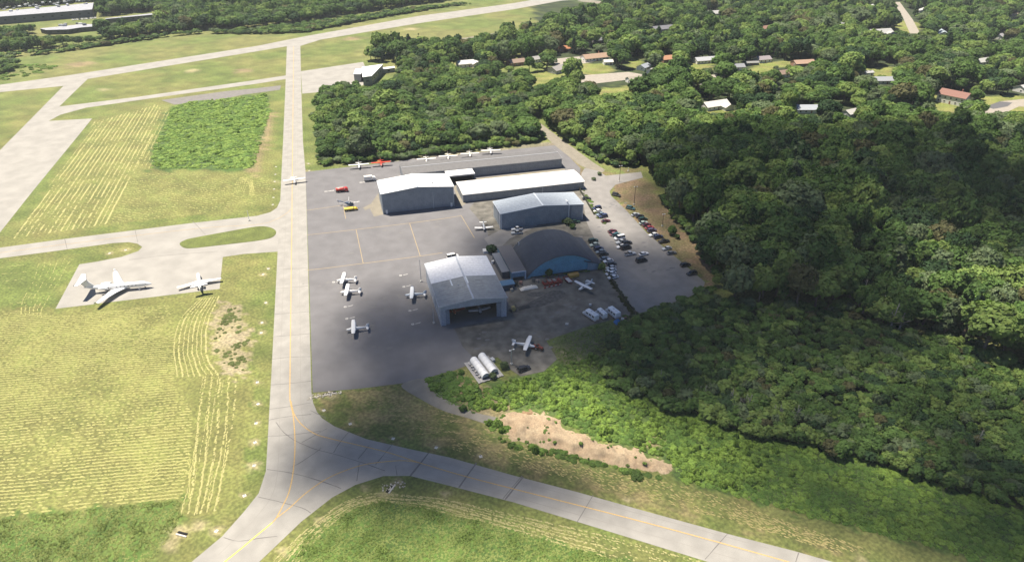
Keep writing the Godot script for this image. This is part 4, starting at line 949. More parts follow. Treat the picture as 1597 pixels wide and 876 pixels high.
func build_houses():
	var slate := Color(0.20, 0.20, 0.23)
	var pale := Color(0.45, 0.45, 0.45)
	var tan_c := Color(0.42, 0.29, 0.21)
	var orange := Color(0.45, 0.20, 0.10)
	var white := Color(0.72, 0.71, 0.68)
	var brick := Color(0.30, 0.17, 0.12)
	house("small orange-roofed house among the dark trees at the end of the street", Vector2(228.1, -639.1), -0.1, 12, 8, 2.8, orange, brick)
	house("long house with a broad pinkish tan roof beside the curved street", Vector2(242.5, -596.5), 0.12, 24, 11, 2.8, tan_c, white, true)
	house("grey-roofed house with grey gable left of the curved street", Vector2(195.7, -562.6), 0.5, 15, 10, 3.0, Color(0.36, 0.34, 0.33), Color(0.4, 0.4, 0.4))
	house("small flat white roof between two round dark trees", Vector2(247.8, -577.1), -0.1, 8, 6, 2.6, white, white)
	house("blue grey roofed house right of the curved street's lawn", Vector2(270.8, -551.3), 0.6, 11, 8, 2.8, Color(0.36, 0.39, 0.46), white)
	house("pale-roofed garage just right of the blue grey roof", Vector2(273.0, -536.8), 0.5, 10, 8, 2.6, Color(0.52, 0.50, 0.48), white)
	house("house with hipped orange roof and dark porch", Vector2(306.6, -573.7), 0.1, 18, 10, 2.8, Color(0.47, 0.25, 0.15), brick, false, 4.0)
	house("white-walled ranch house with long pale grey roof above a dry lawn", Vector2(336.7, -560.2), 0.02, 24, 9, 2.8, Color(0.48, 0.49, 0.52), white)
	house("mauve-roofed house half hidden behind a tall tree", Vector2(386.8, -549.0), 0.05, 13, 9, 2.8, Color(0.33, 0.29, 0.31), white)
	house("long dark garden shed beside a lawn", Vector2(370.5, -540.9), -0.1, 12, 4, 2.2, Color(0.30, 0.30, 0.29), Color(0.12, 0.12, 0.12))
	house("pale yellow flat roof between dark evergreen trees", Vector2(297.6, -493.3), 0.3, 9, 7, 2.6, Color(0.62, 0.58, 0.46), white)
	house("small pale blue and white house roof among bushes", Vector2(309.1, -484.1), 0.2, 9, 7, 2.6, Color(0.60, 0.66, 0.70), white)
	house("house with a large stepped white roof nearest the forest", Vector2(271.6, -432.5), 0.15, 20, 10, 2.8, Color(0.68, 0.66, 0.62), white, false, 5.0)
	house("long slate-roofed house seen above the tree line", Vector2(363.8, -703.1), 0.16, 28, 11, 3.0, slate, Color(0.35, 0.34, 0.36))
	house("pale grey roof at the top among the trees", Vector2(466.1, -773.3), 0.1, 20, 11, 3.0, pale, white)
	house("dark grey house in the shadow of two tall trees", Vector2(274.4, -665.9), 0.0, 12, 9, 3.0, Color(0.16, 0.17, 0.19), Color(0.2, 0.2, 0.21))
	house("low house with pinkish tan roof in deep trees", Vector2(413.1, -526.7), -0.05, 19, 9, 2.8, Color(0.44, 0.30, 0.22), brick)
	house("house with a long pale blue grey roof at the forest edge", Vector2(332.2, -406.1), -0.25, 20, 9, 2.8, Color(0.42, 0.45, 0.50), white)
	house("small white-roofed cottage at the forest edge", Vector2(354.8, -390.5), 0.25, 13, 8, 2.8, Color(0.50, 0.49, 0.46), Color(0.5, 0.5, 0.5))
	house("grey-roofed bungalow beside the small lawn", Vector2(439.2, -458.5), -0.2, 15, 9, 2.8, Color(0.36, 0.38, 0.42), white)
	house("small white outbuilding on a lawn", Vector2(445.0, -482.7), 0.0, 8, 5, 2.6, Color(0.5, 0.5, 0.5), white)
	house("large pale-roofed house with slate blue gable beside the long street", Vector2(573.2, -620.4), 0.0, 26, 13, 3.4, Color(0.46, 0.46, 0.45), Color(0.20, 0.24, 0.32), false, 4.0)
	house("white roof at the top edge left of the long street", Vector2(679.8, -762.2), 0.3, 14, 10, 3.0, Color(0.66, 0.68, 0.68), white)
	house("pale blue roofed house right of the long street", Vector2(637.3, -602.8), 1.0, 16, 9, 3.0, Color(0.50, 0.58, 0.64), white)
	house("two-storey white house with a red roof on an open lawn", Vector2(449.3, -397.1), heading(Vector2(449.4, -393.7), Vector2(445.0, -403.5)) - PI / 2, 19, 12, 6.0, Color(0.29, 0.155, 0.125), white, true)
	house("white house at the right edge behind a round tree", Vector2(528.4, -408.1), 0.2, 14, 9, 3.2, Color(0.55, 0.55, 0.54), white)
	house("white house beside the trees near the far pad", Vector2(125.6, -603.3), 0.1, 20, 9, 3.2, Color(0.72, 0.72, 0.70), white, false, 3.0)
	house("tan roof peeping out of the trees above the forest", Vector2(168.0, -596.6), 0.2, 15, 9, 3.0, Color(0.33, 0.24, 0.19), brick)
	house("low cream house on the curved street, right of the conical trees", Vector2(245.5, -513.9), 0.1, 13, 8, 2.8, Color(0.40, 0.36, 0.30), white)
	house("white-sided house with grey roof by the street's left end", Vector2(191.7, -605.3), 0.3, 14, 8, 2.8, Color(0.38, 0.37, 0.36), white)
	house("brown-roofed house between lawns in the middle of the neighbourhood", Vector2(376.7, -499.3), 0.1, 15, 9, 2.8, Color(0.28, 0.20, 0.16), white)
	house("pale house with slate roof right of the dry lawn", Vector2(348.4, -530.0), -0.1, 13, 8, 2.8, Color(0.30, 0.31, 0.34), white)
	house("white house with pale grey roof above the red-roofed one", Vector2(570.0, -488.5), 0.15, 16, 9, 3.2, Color(0.48, 0.48, 0.47), white)
	house("tan-roofed house near the top right corner", Vector2(799.0, -663.9), 0.1, 15, 9, 3.0, Color(0.38, 0.30, 0.24), white)
	house("light-roofed house on the right side of the long street", Vector2(723.2, -721.1), 0.9, 14, 9, 3.0, Color(0.5, 0.5, 0.49), white)
	house("white bungalow with grey roof left of the long street", Vector2(564.0, -670.8), 0.1, 15, 9, 3.0, Color(0.42, 0.43, 0.45), white)
	house("red brown roof deep among trees left of centre at the top", Vector2(468.7, -674.3), 0.2, 15, 9, 3.0, Color(0.30, 0.17, 0.13), white)
	house("grey roof between tree crowns near the top right", Vector2(682.6, -573.2), 0.4, 14, 9, 3.0, Color(0.34, 0.33, 0.36), white)

# ---------------------------------------------------------------- aircraft (nose towards local +z)
# sections: [x, y, z of the leading edge, chord, thickness]
func wing_shape(st: SurfaceTool, secs: Array, upright := false):
	var rings := []
	for s in secs:
		var r := PackedVector3Array()
		for q in [[0.0, 0.0], [0.12, 0.55], [0.35, 0.75], [0.7, 0.42], [1.0, 0.05], [0.7, -0.2], [0.3, -0.35], [0.08, -0.3]]:
			var off: float = q[1] * s[4]
			r.append(Vector3(s[0] + off, s[1], s[2] - q[0] * s[3]) if upright else Vector3(s[0], s[1] + off, s[2] - q[0] * s[3]))
		rings.append(r)
	loft(st, rings)

func hull(st: SurfaceTool, secs: Array, n := 12):
	var rings := []
	for s in secs: rings.append(ring(Vector3(0, s[1], s[0]), Vector3(s[2], 0, 0), Vector3(0, s[3], 0), n))
	loft(st, rings)

func wheel(t: Node3D, p: Vector3, r: float, w: float):
	var st := new_st(false)
	tube(st, p - Vector3(w / 2, 0, 0), p + Vector3(w / 2, 0, 0), r, r, 12)
	var o := part("wheel", st, mt(Color(0.02, 0.02, 0.02), 0.8), t)
	st = new_st()
	tube(st, p - Vector3(w / 2 + 0.01, 0, 0), p + Vector3(w / 2 + 0.01, 0, 0), r * 0.55, r * 0.55, 8)
	part("rim", st, mt(Color(0.5, 0.5, 0.52), 0.35, 0.7), o)

func make_plane(high: bool, body_c: Color, wing_c: Color, stripe_c: Color, h := 4.5) -> Node3D:
	var t := Node3D.new()
	t.set_meta("called", "light_aeroplane")
	t.set_meta("category", "aeroplane")
	var body_m := mt(body_c, 0.35)
	var wing_m := mt(wing_c, 0.35)
	var stripe := mt(stripe_c, 0.4)
	var glass := mt(Color(0.02, 0.03, 0.04), 0.08)
	var grey := mt(Color(0.3, 0.3, 0.32), 0.4, 0.5)
	var st := new_st(false)
	hull(st, [[2.75, 1.2, 0.18, 0.18], [2.6, 1.2, 0.42, 0.36], [1.5, 1.22, 0.54, 0.48], [0.9, 1.42, 0.58, 0.72], [-0.7, 1.45, 0.58, 0.72], [-1.8, 1.45, 0.46, 0.56], [-4.7, 1.5, 0.17, 0.27], [-5.4, 1.52, 0.05, 0.15]])
	part("fuselage", st, body_m, t)
	var y := 2.18 if high else 0.95
	var dih := 0.16 if high else 0.42
	st = new_st(false)
	var root := 1.8
	wing_shape(st, [[-h, y + dih, 0.72, 1.1, 0.1], [-h + 0.35, y + dih * 0.95, 0.88, 1.45, 0.14], [-h * 0.5, y + dih * 0.5, 0.98, root, 0.2], [0, y, 0.98, root, 0.22], [h * 0.5, y + dih * 0.5, 0.98, root, 0.2], [h - 0.35, y + dih * 0.95, 0.88, 1.45, 0.14], [h, y + dih, 0.72, 1.1, 0.1]])
	var w := part("wing", st, wing_m, t)
	for s in [-1, 1]:
		part("wing_tip", bx(Vector3(s * (h + 0.05), y + dih + 0.04, 0.18), Vector3(0.16, 0.1, 0.95)), stripe, w)
		st = new_st()
		box(st, Vector3(s * h * 0.7, y + dih * 0.7 + 0.03, -0.55), Vector3(h * 0.45, 0.03, 0.05), Basis(Vector3(0, 0, 1), s * 0.05))
		part("aileron_gap", st, grey, w)
	st = new_st(false)
	wing_shape(st, [[-1.75, 1.62, -4.55, 0.75, 0.08], [0, 1.6, -4.25, 1.1, 0.1], [1.75, 1.62, -4.55, 0.75, 0.08]])
	part("tailplane", st, wing_m, t)
	st = new_st(false)
	wing_shape(st, [[0, 1.5, -3.6, 1.9, 0.08], [0, 2.0, -4.2, 1.2, 0.08], [0, 3.0, -4.75, 0.75, 0.06]], true)
	part("fin", st, body_m, t)
	part("rudder", bx(Vector3(0, 2.2, -5.52), Vector3(0.09, 1.3, 0.28), Basis(Vector3.RIGHT, -0.22)), stripe, t)
	for s in [-1, 1]:
		part("stripe", bx(Vector3(s * 0.50, 1.3, -0.6), Vector3(0.22, 0.14, 3.4), Basis(Vector3.UP, s * 0.04)), stripe, t)
		part("side_window", bx(Vector3(s * 0.53, 1.82, 0.0), Vector3(0.08, 0.36, 1.7), Basis(Vector3(0, 0, 1), s * 0.25)), glass, t)
		if high:
			st = new_st()
			tube(st, Vector3(s * 0.5, 1.0, 0.35), Vector3(s * 2.7, y + 0.02, 0.35), 0.05, 0.05, 6)
			part("wing_strut", st, body_m, t)
		st = new_st()
		tube(st, Vector3(s * 0.4, 0.95, -0.2), Vector3(s * 1.15, 0.25, -0.2), 0.06, 0.05, 6)
		part("gear_leg", st, grey, t)
		wheel(t, Vector3(s * 1.2, 0.27, -0.2), 0.2, 0.16)
	part("windscreen", bx(Vector3(0, 1.86, 0.98), Vector3(0.86, 0.06, 0.62), Basis(Vector3.RIGHT, 0.75)), glass, t)
	st = new_st()
	tube(st, Vector3(0, 0.95, 1.9), Vector3(0, 0.25, 2.0), 0.05, 0.05, 6)
	part("nose_leg", st, grey, t)
	wheel(t, Vector3(0, 0.25, 2.0), 0.18, 0.14)
	st = new_st(false)
	hull(st, [[3.05, 1.2, 0.03, 0.03], [2.95, 1.2, 0.12, 0.12], [2.75, 1.2, 0.2, 0.2]], 8)
	part("spinner", st, stripe, t)
	for s in [-1, 1]: part("propeller_blade", bx(Vector3(s * 0.5, 1.2 + s * 0.12, 2.86), Vector3(0.92, 0.13, 0.04), Basis(Vector3(0, 0, 1), 0.24)), mt(Color(0.05, 0.05, 0.05), 0.5), t)
	st = new_st()
	tube(st, Vector3(0.25, 0.86, 2.2), Vector3(0.3, 0.7, 1.9), 0.05, 0.05, 6)
	part("exhaust", st, grey, t)
	return t

func make_jet(k: float, span: float, label: String, at: Vector3, turn: float, sweep: float, winglets: bool) -> Node3D:
	var t := thing("business_jet", label, "jet", at, turn, "")
	var white := mt(Color(0.80, 0.80, 0.80), 0.25)
	var shade := mt(Color(0.55, 0.56, 0.58), 0.35, 0.3)
	var glass := mt(Color(0.02, 0.025, 0.03), 0.08)
	var y := 2.35 * k
	var st := new_st(false)
	hull(st, [[15.2 * k, y - 0.35 * k, 0.1 * k, 0.1 * k], [14.6 * k, y - 0.3 * k, 0.45 * k, 0.4 * k], [13.2 * k, y - 0.1 * k, 0.9 * k, 0.85 * k], [11.6 * k, y + 0.1 * k, 1.3 * k, 1.32 * k], [6 * k, y + 0.1 * k, 1.34 * k, 1.36 * k], [-4 * k, y + 0.1 * k, 1.34 * k, 1.36 * k], [-8 * k, y + 0.35 * k, 1.1 * k, 1.1 * k], [-12.5 * k, y + 0.8 * k, 0.4 * k, 0.45 * k], [-14.6 * k, y + 1.0 * k, 0.1 * k, 0.12 * k]], 16)
	part("fuselage", st, white, t)
	st = new_st(false)
	var h := span / 2
	var yl := y - 0.75 * k
	var wing := [[-h, yl + 0.06 * h, 1.4 * k - sweep * h, 2.1 * k, 0.14 * k], [-h * 0.35, yl + 0.02 * h, 3.0 * k - sweep * h * 0.35, 4.6 * k, 0.34 * k], [-1.0 * k, yl, 4.6 * k, 7.4 * k, 0.55 * k], [1.0 * k, yl, 4.6 * k, 7.4 * k, 0.55 * k], [h * 0.35, yl + 0.02 * h, 3.0 * k - sweep * h * 0.35, 4.6 * k, 0.34 * k], [h, yl + 0.06 * h, 1.4 * k - sweep * h, 2.1 * k, 0.14 * k]]
	wing_shape(st, wing)
	var w := part("wing", st, white, t)
	for s in [-1, 1]:
		if winglets:
			st = new_st(false)
			wing_shape(st, [[s * h, yl + 0.06 * h, 1.4 * k - sweep * h, 1.5 * k, 0.08], [s * (h + 0.35), yl + 0.06 * h + 1.3 * k, 0.5 * k - sweep * h, 0.7 * k, 0.06]], true)
			part("winglet", st, white, w)
		st = new_st(false)
		var rings := []
		for q in [[-3.2, 0.62], [-3.9, 0.78], [-5.6, 0.78], [-7.4, 0.52]]:
			rings.append(ring(Vector3(s * 2.15 * k, y + 0.75 * k, q[0] * k), Vector3(q[1] * k, 0, 0), Vector3(0, q[1] * k, 0), 14))
		loft(st, rings)
		var e := part("engine", st, white, t)
		st = new_st()
		tube(st, Vector3(s * 2.15 * k, y + 0.75 * k, -3.18 * k), Vector3(s * 2.15 * k, y + 0.75 * k, -3.3 * k), 0.52 * k, 0.52 * k, 14)
		part("intake", st, mt(Color(0.03, 0.03, 0.035), 0.5), e)
		st = new_st()
		tube(st, Vector3(s * 2.15 * k, y + 0.75 * k, -7.38 * k), Vector3(s * 2.15 * k, y + 0.75 * k, -7.6 * k), 0.42 * k, 0.36 * k, 12)
		part("nozzle", st, shade, e)
		part("pylon", bx(Vector3(s * 1.3 * k, y + 0.72 * k, -5.4 * k), Vector3(0.9 * k, 0.16 * k, 2.2 * k)), white, e)
		for i in 6:
			st = new_st()
			loft(st, [ring(Vector3(s * 1.28 * k, y + 0.34 * k, (8.6 - i * 1.7) * k), Vector3(0, 0, 0.30 * k), Vector3(0, 0.2 * k, 0), 10), ring(Vector3(s * 1.36 * k, y + 0.34 * k, (8.6 - i * 1.7) * k), Vector3(0, 0, 0.30 * k), Vector3(0, 0.2 * k, 0), 10)])
			part("cabin_window", st, glass, t)
		part("cockpit_window", bx(Vector3(s * 0.52 * k, y + 0.62 * k, 12.7 * k), Vector3(0.85 * k, 0.08 * k, 0.8 * k), Basis(Vector3.UP, s * 0.5) * Basis(Vector3.RIGHT, 0.62)), glass, t)
		st = new_st()
		tube(st, Vector3(s * 2.1 * k, yl + 0.05, -0.6 * k), Vector3(s * 2.1 * k, 0.5 * k, -0.6 * k), 0.12 * k, 0.1 * k, 6)
		part("gear_leg", st, shade, t)
		for q in [-0.18, 0.18]: wheel(t, Vector3((s * 2.1 + q) * k, 0.42 * k + 0.02, -0.6 * k), 0.4 * k, 0.26 * k)
	st = new_st(false)
	wing_shape(st, [[0, y + 0.6 * k, -8.2 * k, 5.6 * k, 0.3 * k], [0, y + 1.6 * k, -9.6 * k, 4.6 * k, 0.3 * k], [0, y + 5.1 * k, -12.2 * k, 3.8 * k, 0.24 * k]], true)
	part("fin", st, white, t)
	st = new_st(false)
	var ty := y + 5.1 * k
	wing_shape(st, [[-span * 0.19, ty + 0.1, -14.0 * k, 2.0 * k, 0.12 * k], [0, ty, -11.9 * k, 3.9 * k, 0.26 * k], [span * 0.19, ty + 0.1, -14.0 * k, 2.0 * k, 0.12 * k]])
	part("tailplane", st, white, t)
	st = new_st()
	tube(st, Vector3(0, y - 0.8 * k, 11.6 * k), Vector3(0, 0.4 * k, 11.8 * k), 0.1 * k, 0.09 * k, 6)
	part("nose_leg", st, shade, t)
	for q in [-0.2, 0.2]: wheel(t, Vector3(q * k, 0.33 * k + 0.02, 11.8 * k), 0.31 * k, 0.18 * k)
	st = new_st()
	for i in 6: box(st, Vector3(-1.55 * k - 0.1 * i * k, (0.25 + 0.26 * (5 - i)) * k, 9.9 * k), Vector3(0.3 * k, 0.06 * k, 0.8 * k))
	if winglets: part("airstair", st, shade, t)
	return t

func place(proto: Node3D, nose: Vector2, tail: Vector2, label: String, group := ""):
	dup(proto, v3(nose.lerp(tail, 0.36), 0.06), heading(nose, tail), label, group)

func build_aircraft():
	var apron := "light aeroplanes parked on the apron"
	var white := make_plane(true, Color(0.80, 0.80, 0.79), Color(0.82, 0.82, 0.81), Color(0.5, 0.5, 0.52))
	var blue := make_plane(true, Color(0.62, 0.68, 0.74), Color(0.78, 0.80, 0.82), Color(0.10, 0.18, 0.35))
	var red := make_plane(true, Color(0.55, 0.05, 0.03), Color(0.60, 0.06, 0.035), Color(0.8, 0.8, 0.75), 5.7)
	var pale := make_plane(true, Color(0.76, 0.74, 0.68), Color(0.80, 0.78, 0.71), Color(0.45, 0.16, 0.1), 5.7)
	var wide := make_plane(true, Color(0.78, 0.78, 0.77), Color(0.82, 0.82, 0.81), Color(0.35, 0.36, 0.4), 5.9)
	var low := make_plane(false, Color(0.40, 0.42, 0.46), Color(0.80, 0.80, 0.80), Color(0.05, 0.05, 0.06))
	var low_red := make_plane(false, Color(0.40, 0.08, 0.05), Color(0.42, 0.10, 0.06), Color(0.6, 0.55, 0.45))
	place(white, Vector2(-5.9, -252.1), Vector2(1.8, -250.5), "white high-wing aeroplane, northernmost of the three in the sunny left row of the apron", apron)
	place(white, Vector2(-5.0, -242.2), Vector2(2.9, -240.8), "white high-wing aeroplane, middle one of the left row, close behind the northernmost", apron)
	place(white, Vector2(-4.3, -214.8), Vector2(3.5, -214.2), "white high-wing aeroplane standing alone at the southern end of the left row", apron)
	place(blue, Vector2(19.9, -233.1), Vector2(27.7, -231.7), "bluish white high-wing aeroplane in shade close to the front hangar's wall", apron)
	place(low, Vector2(63.8, -281.1), Vector2(65.1, -289.7), "dark-bodied low-wing aeroplane with white wings, left of the blue grey workshop")
	place(white, Vector2(87.6, -218.3), Vector2(96.2, -223.0), "white high-wing aeroplane in the dirt yard in front of the blue hangar")
	place(white, Vector2(59.1, -186.8), Vector2(54.0, -189.7), "white high-wing aeroplane at an angle beside the white tents")
	var row := "light aeroplanes behind the dark-roofed row"
	place(wide, Vector2(13.0, -376.9), Vector2(13.3, -386.8), "white high-wing aeroplane, leftmost on the northern edge of the apron", row)
	place(red, Vector2(25.7, -377.1), Vector2(26.0, -387.1), "red high-wing aeroplane on the northern edge of the apron", row)
	place(pale, Vector2(51.7, -375.7), Vector2(52.8, -385.8), "cream high-wing aeroplane behind the left end of the dark-roofed row", row)
	place(pale, Vector2(64.9, -377.0), Vector2(66.2, -387.2), "cream high-wing aeroplane with tall white tail, second behind the dark-roofed row", row)
	place(pale, Vector2(78.2, -377.7), Vector2(79.7, -388.1), "cream and red high-wing aeroplane, third behind the dark-roofed row", row)
	place(wide, Vector2(91.4, -379.7), Vector2(93.1, -389.7), "white high-wing aeroplane, last and rightmost behind the dark-roofed row", row)
	place(wide, Vector2(-22.4, -363.3), Vector2(-23.5, -374.5), "white high-wing aeroplane taxiing towards the camera on the long taxiway")
	var hangar := "aeroplanes inside the open hangar"
	place(low, Vector2(46.2, -212.6), Vector2(46.0, -220.5), "low-wing aeroplane with white upswept wings in the middle of the open hangar", hangar)
	place(low_red, Vector2(36.6, -214.5), Vector2(36.0, -222.0), "reddish low-wing aeroplane at the left inside the open hangar", hangar)
	place(red, Vector2(51.6, -221.5), Vector2(51.4, -229.4), "red high-wing aeroplane deep inside the open hangar at right", hangar)
	for p in [wide, white, blue, red, pale, low, low_red]: p.free()
	# the two jets on the left-hand stand
	var nose: Vector2 = Vector2(-79.0, -268.7)
	var tail: Vector2 = Vector2(-104.4, -270.5)
	make_jet(nose.distance_to(tail) / 29.8, 25.5, "large white twin-engined business jet with swept wings and T-tail on the pale stand", v3(nose.lerp(tail, 0.51), 0.03), heading(nose, tail), 0.36, true)
	make_jet(0.56, 17.0, "smaller white T-tailed jet seen from behind at the right edge of the stand", v3(Vector2(-60.6, -265.7), 0.03), heading(Vector2(-62.4, -276.6), Vector2(-59.8, -261.3)), 0.12, false)
	# helicopter
	var h := thing("helicopter", "dark blue helicopter parked beside the yellow tug on the apron", "helicopter", v3(Vector2(4.2, -327.9), 0.06), heading(Vector2(6.7, -326.4), Vector2(-1.7, -332.0)))
	var navy := mt(Color(0.06, 0.085, 0.14), 0.3)
	var st := new_st(false)
	hull(st, [[2.6, 1.3, 0.15, 0.15], [2.1, 1.4, 0.65, 0.6], [1.0, 1.6, 0.9, 0.95], [-0.6, 1.65, 0.88, 0.95], [-1.8, 1.8, 0.5, 0.6], [-2.6, 1.95, 0.25, 0.28], [-6.4, 2.2, 0.11, 0.12]])
	part("fuselage", st, navy, h)
	st = new_st(false)
	hull(st, [[2.35, 1.62, 0.3, 0.3], [1.7, 1.75, 0.72, 0.68], [0.5, 1.85, 0.92, 0.78]], 12)
	part("cabin_glass", st, mt(Color(0.02, 0.03, 0.04), 0.06), h)
	st = new_st(false)
	wing_shape(st, [[0, 1.6, -5.9, 0.9, 0.08], [0, 3.1, -6.5, 0.5, 0.06]], true)
	part("fin", st, mt(Color(0.45, 0.46, 0.5), 0.4), h)
	part("tailplane", bx(Vector3(0, 2.2, -5.4), Vector3(1.7, 0.06, 0.5)), navy, h)
	st = new_st()
	tube(st, Vector3(0, 2.4, -0.2), Vector3(0, 3.1, -0.2), 0.1, 0.08, 8)
	var mast := part("rotor_mast", st, mt(Color(0.3, 0.3, 0.32), 0.4, 0.5), h)
	for a in [0.5, 2.6, 4.7]:
		var b := Basis(Vector3.UP, a)
		part("rotor_blade", bx(Vector3(0, 3.08, -0.2) + b.x * 2.7, Vector3(5.0, 0.05, 0.3), b), mt(Color(0.35, 0.35, 0.36), 0.5), mast)
	for s in [-1, 1]:
		part("tail_rotor_blade", bx(Vector3(0.2, 2.3 + s * 0.4, -6.4), Vector3(0.04, 0.8, 0.12)), mt(Color(0.6, 0.6, 0.6), 0.5), h)
		st = new_st()
		tube(st, Vector3(s * 1.0, 0.1, 1.9), Vector3(s * 1.0, 0.1, -1.7), 0.06, 0.06, 6)
		for z in [0.9, -0.8]: tube(st, Vector3(s * 0.5, 0.9, z), Vector3(s * 1.0, 0.1, z), 0.05, 0.05, 6)
		part("skid", st, mt(Color(0.1, 0.1, 0.1), 0.5), h)

# ---------------------------------------------------------------- vehicles (front towards local +z)
func rrect(z: float, w: float, y0: float, y1: float, r: float) -> PackedVector3Array:
	var p := PackedVector3Array()
	for q in [[w - r * 0.5, y0], [w, y0 + r * 0.6], [w, y1 - r], [w - r, y1], [-(w - r), y1], [-w, y1 - r], [-w, y0 + r * 0.6], [-(w - r * 0.5), y0]]:
		p.append(Vector3(q[0], q[1], z))
	return p

func make_car(kind: String, body_m: Material) -> Node3D:
	var t := Node3D.new()
	t.set_meta("called", {"sedan": "parked_car", "suv": "parked_car", "pickup": "pickup_truck", "van": "parked_van"}[kind])
	t.set_meta("category", {"sedan": "car", "suv": "car", "pickup": "pickup truck", "van": "van"}[kind])
	var glass := mt(Color(0.015, 0.02, 0.025), 0.06)
	var dark := mt(Color(0.03, 0.03, 0.032), 0.7)
	var L: float = {"sedan": 2.35, "suv": 2.4, "pickup": 2.75, "van": 2.65}[kind]
	var w: float = {"sedan": 0.9, "suv": 0.95, "pickup": 0.98, "van": 1.0}[kind]
	var belt: float = {"sedan": 0.88, "suv": 1.02, "pickup": 1.02, "van": 1.15}[kind]
	var top: float = {"sedan": 1.42, "suv": 1.72, "pickup": 1.78, "van": 2.15}[kind]
	var cab: Array = {"sedan": [1.0, 0.35, -1.2, -1.95], "suv": [1.15, 0.55, -1.95, -2.32], "pickup": [0.95, 0.45, -0.75, -0.95], "van": [1.75, 0.95, -2.45, -2.62]}[kind]
	var st := new_st()
	loft(st, [rrect(L, w * 0.80, 0.34, belt - 0.22, 0.10), rrect(L - 0.25, w * 0.95, 0.26, belt - 0.12, 0.12), rrect(cab[0], w, 0.24, belt, 0.12), rrect(cab[3] if kind != "pickup" else -L + 0.2, w, 0.24, belt, 0.12), rrect(-L + 0.15, w * 0.95, 0.28, belt - (0.04 if kind == "sedan" else 0.0), 0.12), rrect(-L, w * 0.86, 0.36, belt - 0.10, 0.1)])
	var body := part("body", st, body_m, t)
	st = new_st()
	loft(st, [rrect(cab[0], w * 0.88, belt - 0.06, belt + 0.01, 0.02), rrect(cab[1], w * 0.80, belt - 0.06, top - 0.05, 0.12), rrect(cab[2], w * 0.80, belt - 0.06, top - 0.05, 0.12), rrect(cab[3], w * 0.86, belt - 0.06, belt + 0.03, 0.02)])
	var cg := part("cabin_glass", st, glass, t)
	st = new_st()
	loft(st, [rrect(cab[1] + 0.03, w * 0.72, top - 0.07, top, 0.03), rrect((cab[1] + cab[2]) / 2, w * 0.76, top - 0.06, top + 0.03, 0.04), rrect(cab[2] - 0.03, w * 0.72, top - 0.07, top, 0.03)])
	part("roof", st, body_m, t)
	for s in [-1, 1]:
		part("door_pillar", bx(Vector3(s * w * 0.83, (belt + top) / 2, (cab[1] + cab[2]) / 2), Vector3(0.1, top - belt, 0.14), Basis(Vector3(0, 0, 1), s * 0.13)), body_m, t)
		part("headlight", bx(Vector3(s * w * 0.62, belt - 0.27, L - 0.07), Vector3(0.34, 0.14, 0.14)), mt(Color(0.75, 0.76, 0.78), 0.1), t)
		part("tail_light", bx(Vector3(s * w * 0.72, belt - 0.2, -L + 0.04), Vector3(0.24, 0.18, 0.1)), mt(Color(0.35, 0.02, 0.02), 0.2), t)
		part("mirror", bx(Vector3(s * (w + 0.08), belt + 0.05, cab[0] - 0.25), Vector3(0.16, 0.12, 0.1)), body_m, t)
		for z in [L * 0.62, -L * 0.60]: wheel(t, Vector3(s * (w - 0.08), 0.33, z), 0.33, 0.22)
	part("windscreen", bx(Vector3(0, (belt + top) / 2 + 0.01, (cab[0] + cab[1]) / 2 + 0.02), Vector3(w * 1.42, 0.03, Vector2(cab[0] - cab[1], top - belt).length() * 0.86), Basis(Vector3.RIGHT, atan2(top - belt - 0.05, cab[0] - cab[1]))), glass, cg)
	part("number_plate", bx(Vector3(0, 0.6, -L - 0.005), Vector3(0.36, 0.13, 0.03)), mt(Color(0.6, 0.6, 0.6), 0.5), t)
	if kind == "pickup":
		part("load_bed", bx(Vector3(0, belt - 0.02, -1.85), Vector3(w * 1.66, 0.08, 1.6)), dark, body)
	return t

var paints := {"black": Color(0.012, 0.012, 0.014), "white": Color(0.78, 0.78, 0.78), "silver": Color(0.42, 0.44, 0.46), "navy": Color(0.02, 0.03, 0.085), "blue grey": Color(0.16, 0.21, 0.27), "dark green": Color(0.015, 0.05, 0.035), "maroon": Color(0.085, 0.015, 0.022), "red": Color(0.34, 0.05, 0.06), "teal": Color(0.03, 0.10, 0.11), "pale green": Color(0.38, 0.45, 0.41), "grey": Color(0.15, 0.155, 0.16), "purple grey": Color(0.10, 0.08, 0.14), "rose": Color(0.28, 0.12, 0.14)}
var car_models := {}

func car(kind: String, paint: String, at: Vector2, deg: float, label: String, group := "", face_left := false):
	if not car_models.has(kind): car_models[kind] = make_car(kind, mt(Color(0.5, 0.5, 0.5), 0.3))
	var o := dup(car_models[kind], v3(at, 0.056), deg_to_rad(deg + (180.0 if face_left else 0.0)), label, group)
	var m: StandardMaterial3D = mt(paints[paint], 0.28)
	m.clearcoat_enabled = true
	m.clearcoat = 0.6
	for c in o.get_children():
		if String(c.name).get_slice("_", 0).rstrip("0123456789") in ["body", "roof", "door", "mirror"] : c.material_override = m

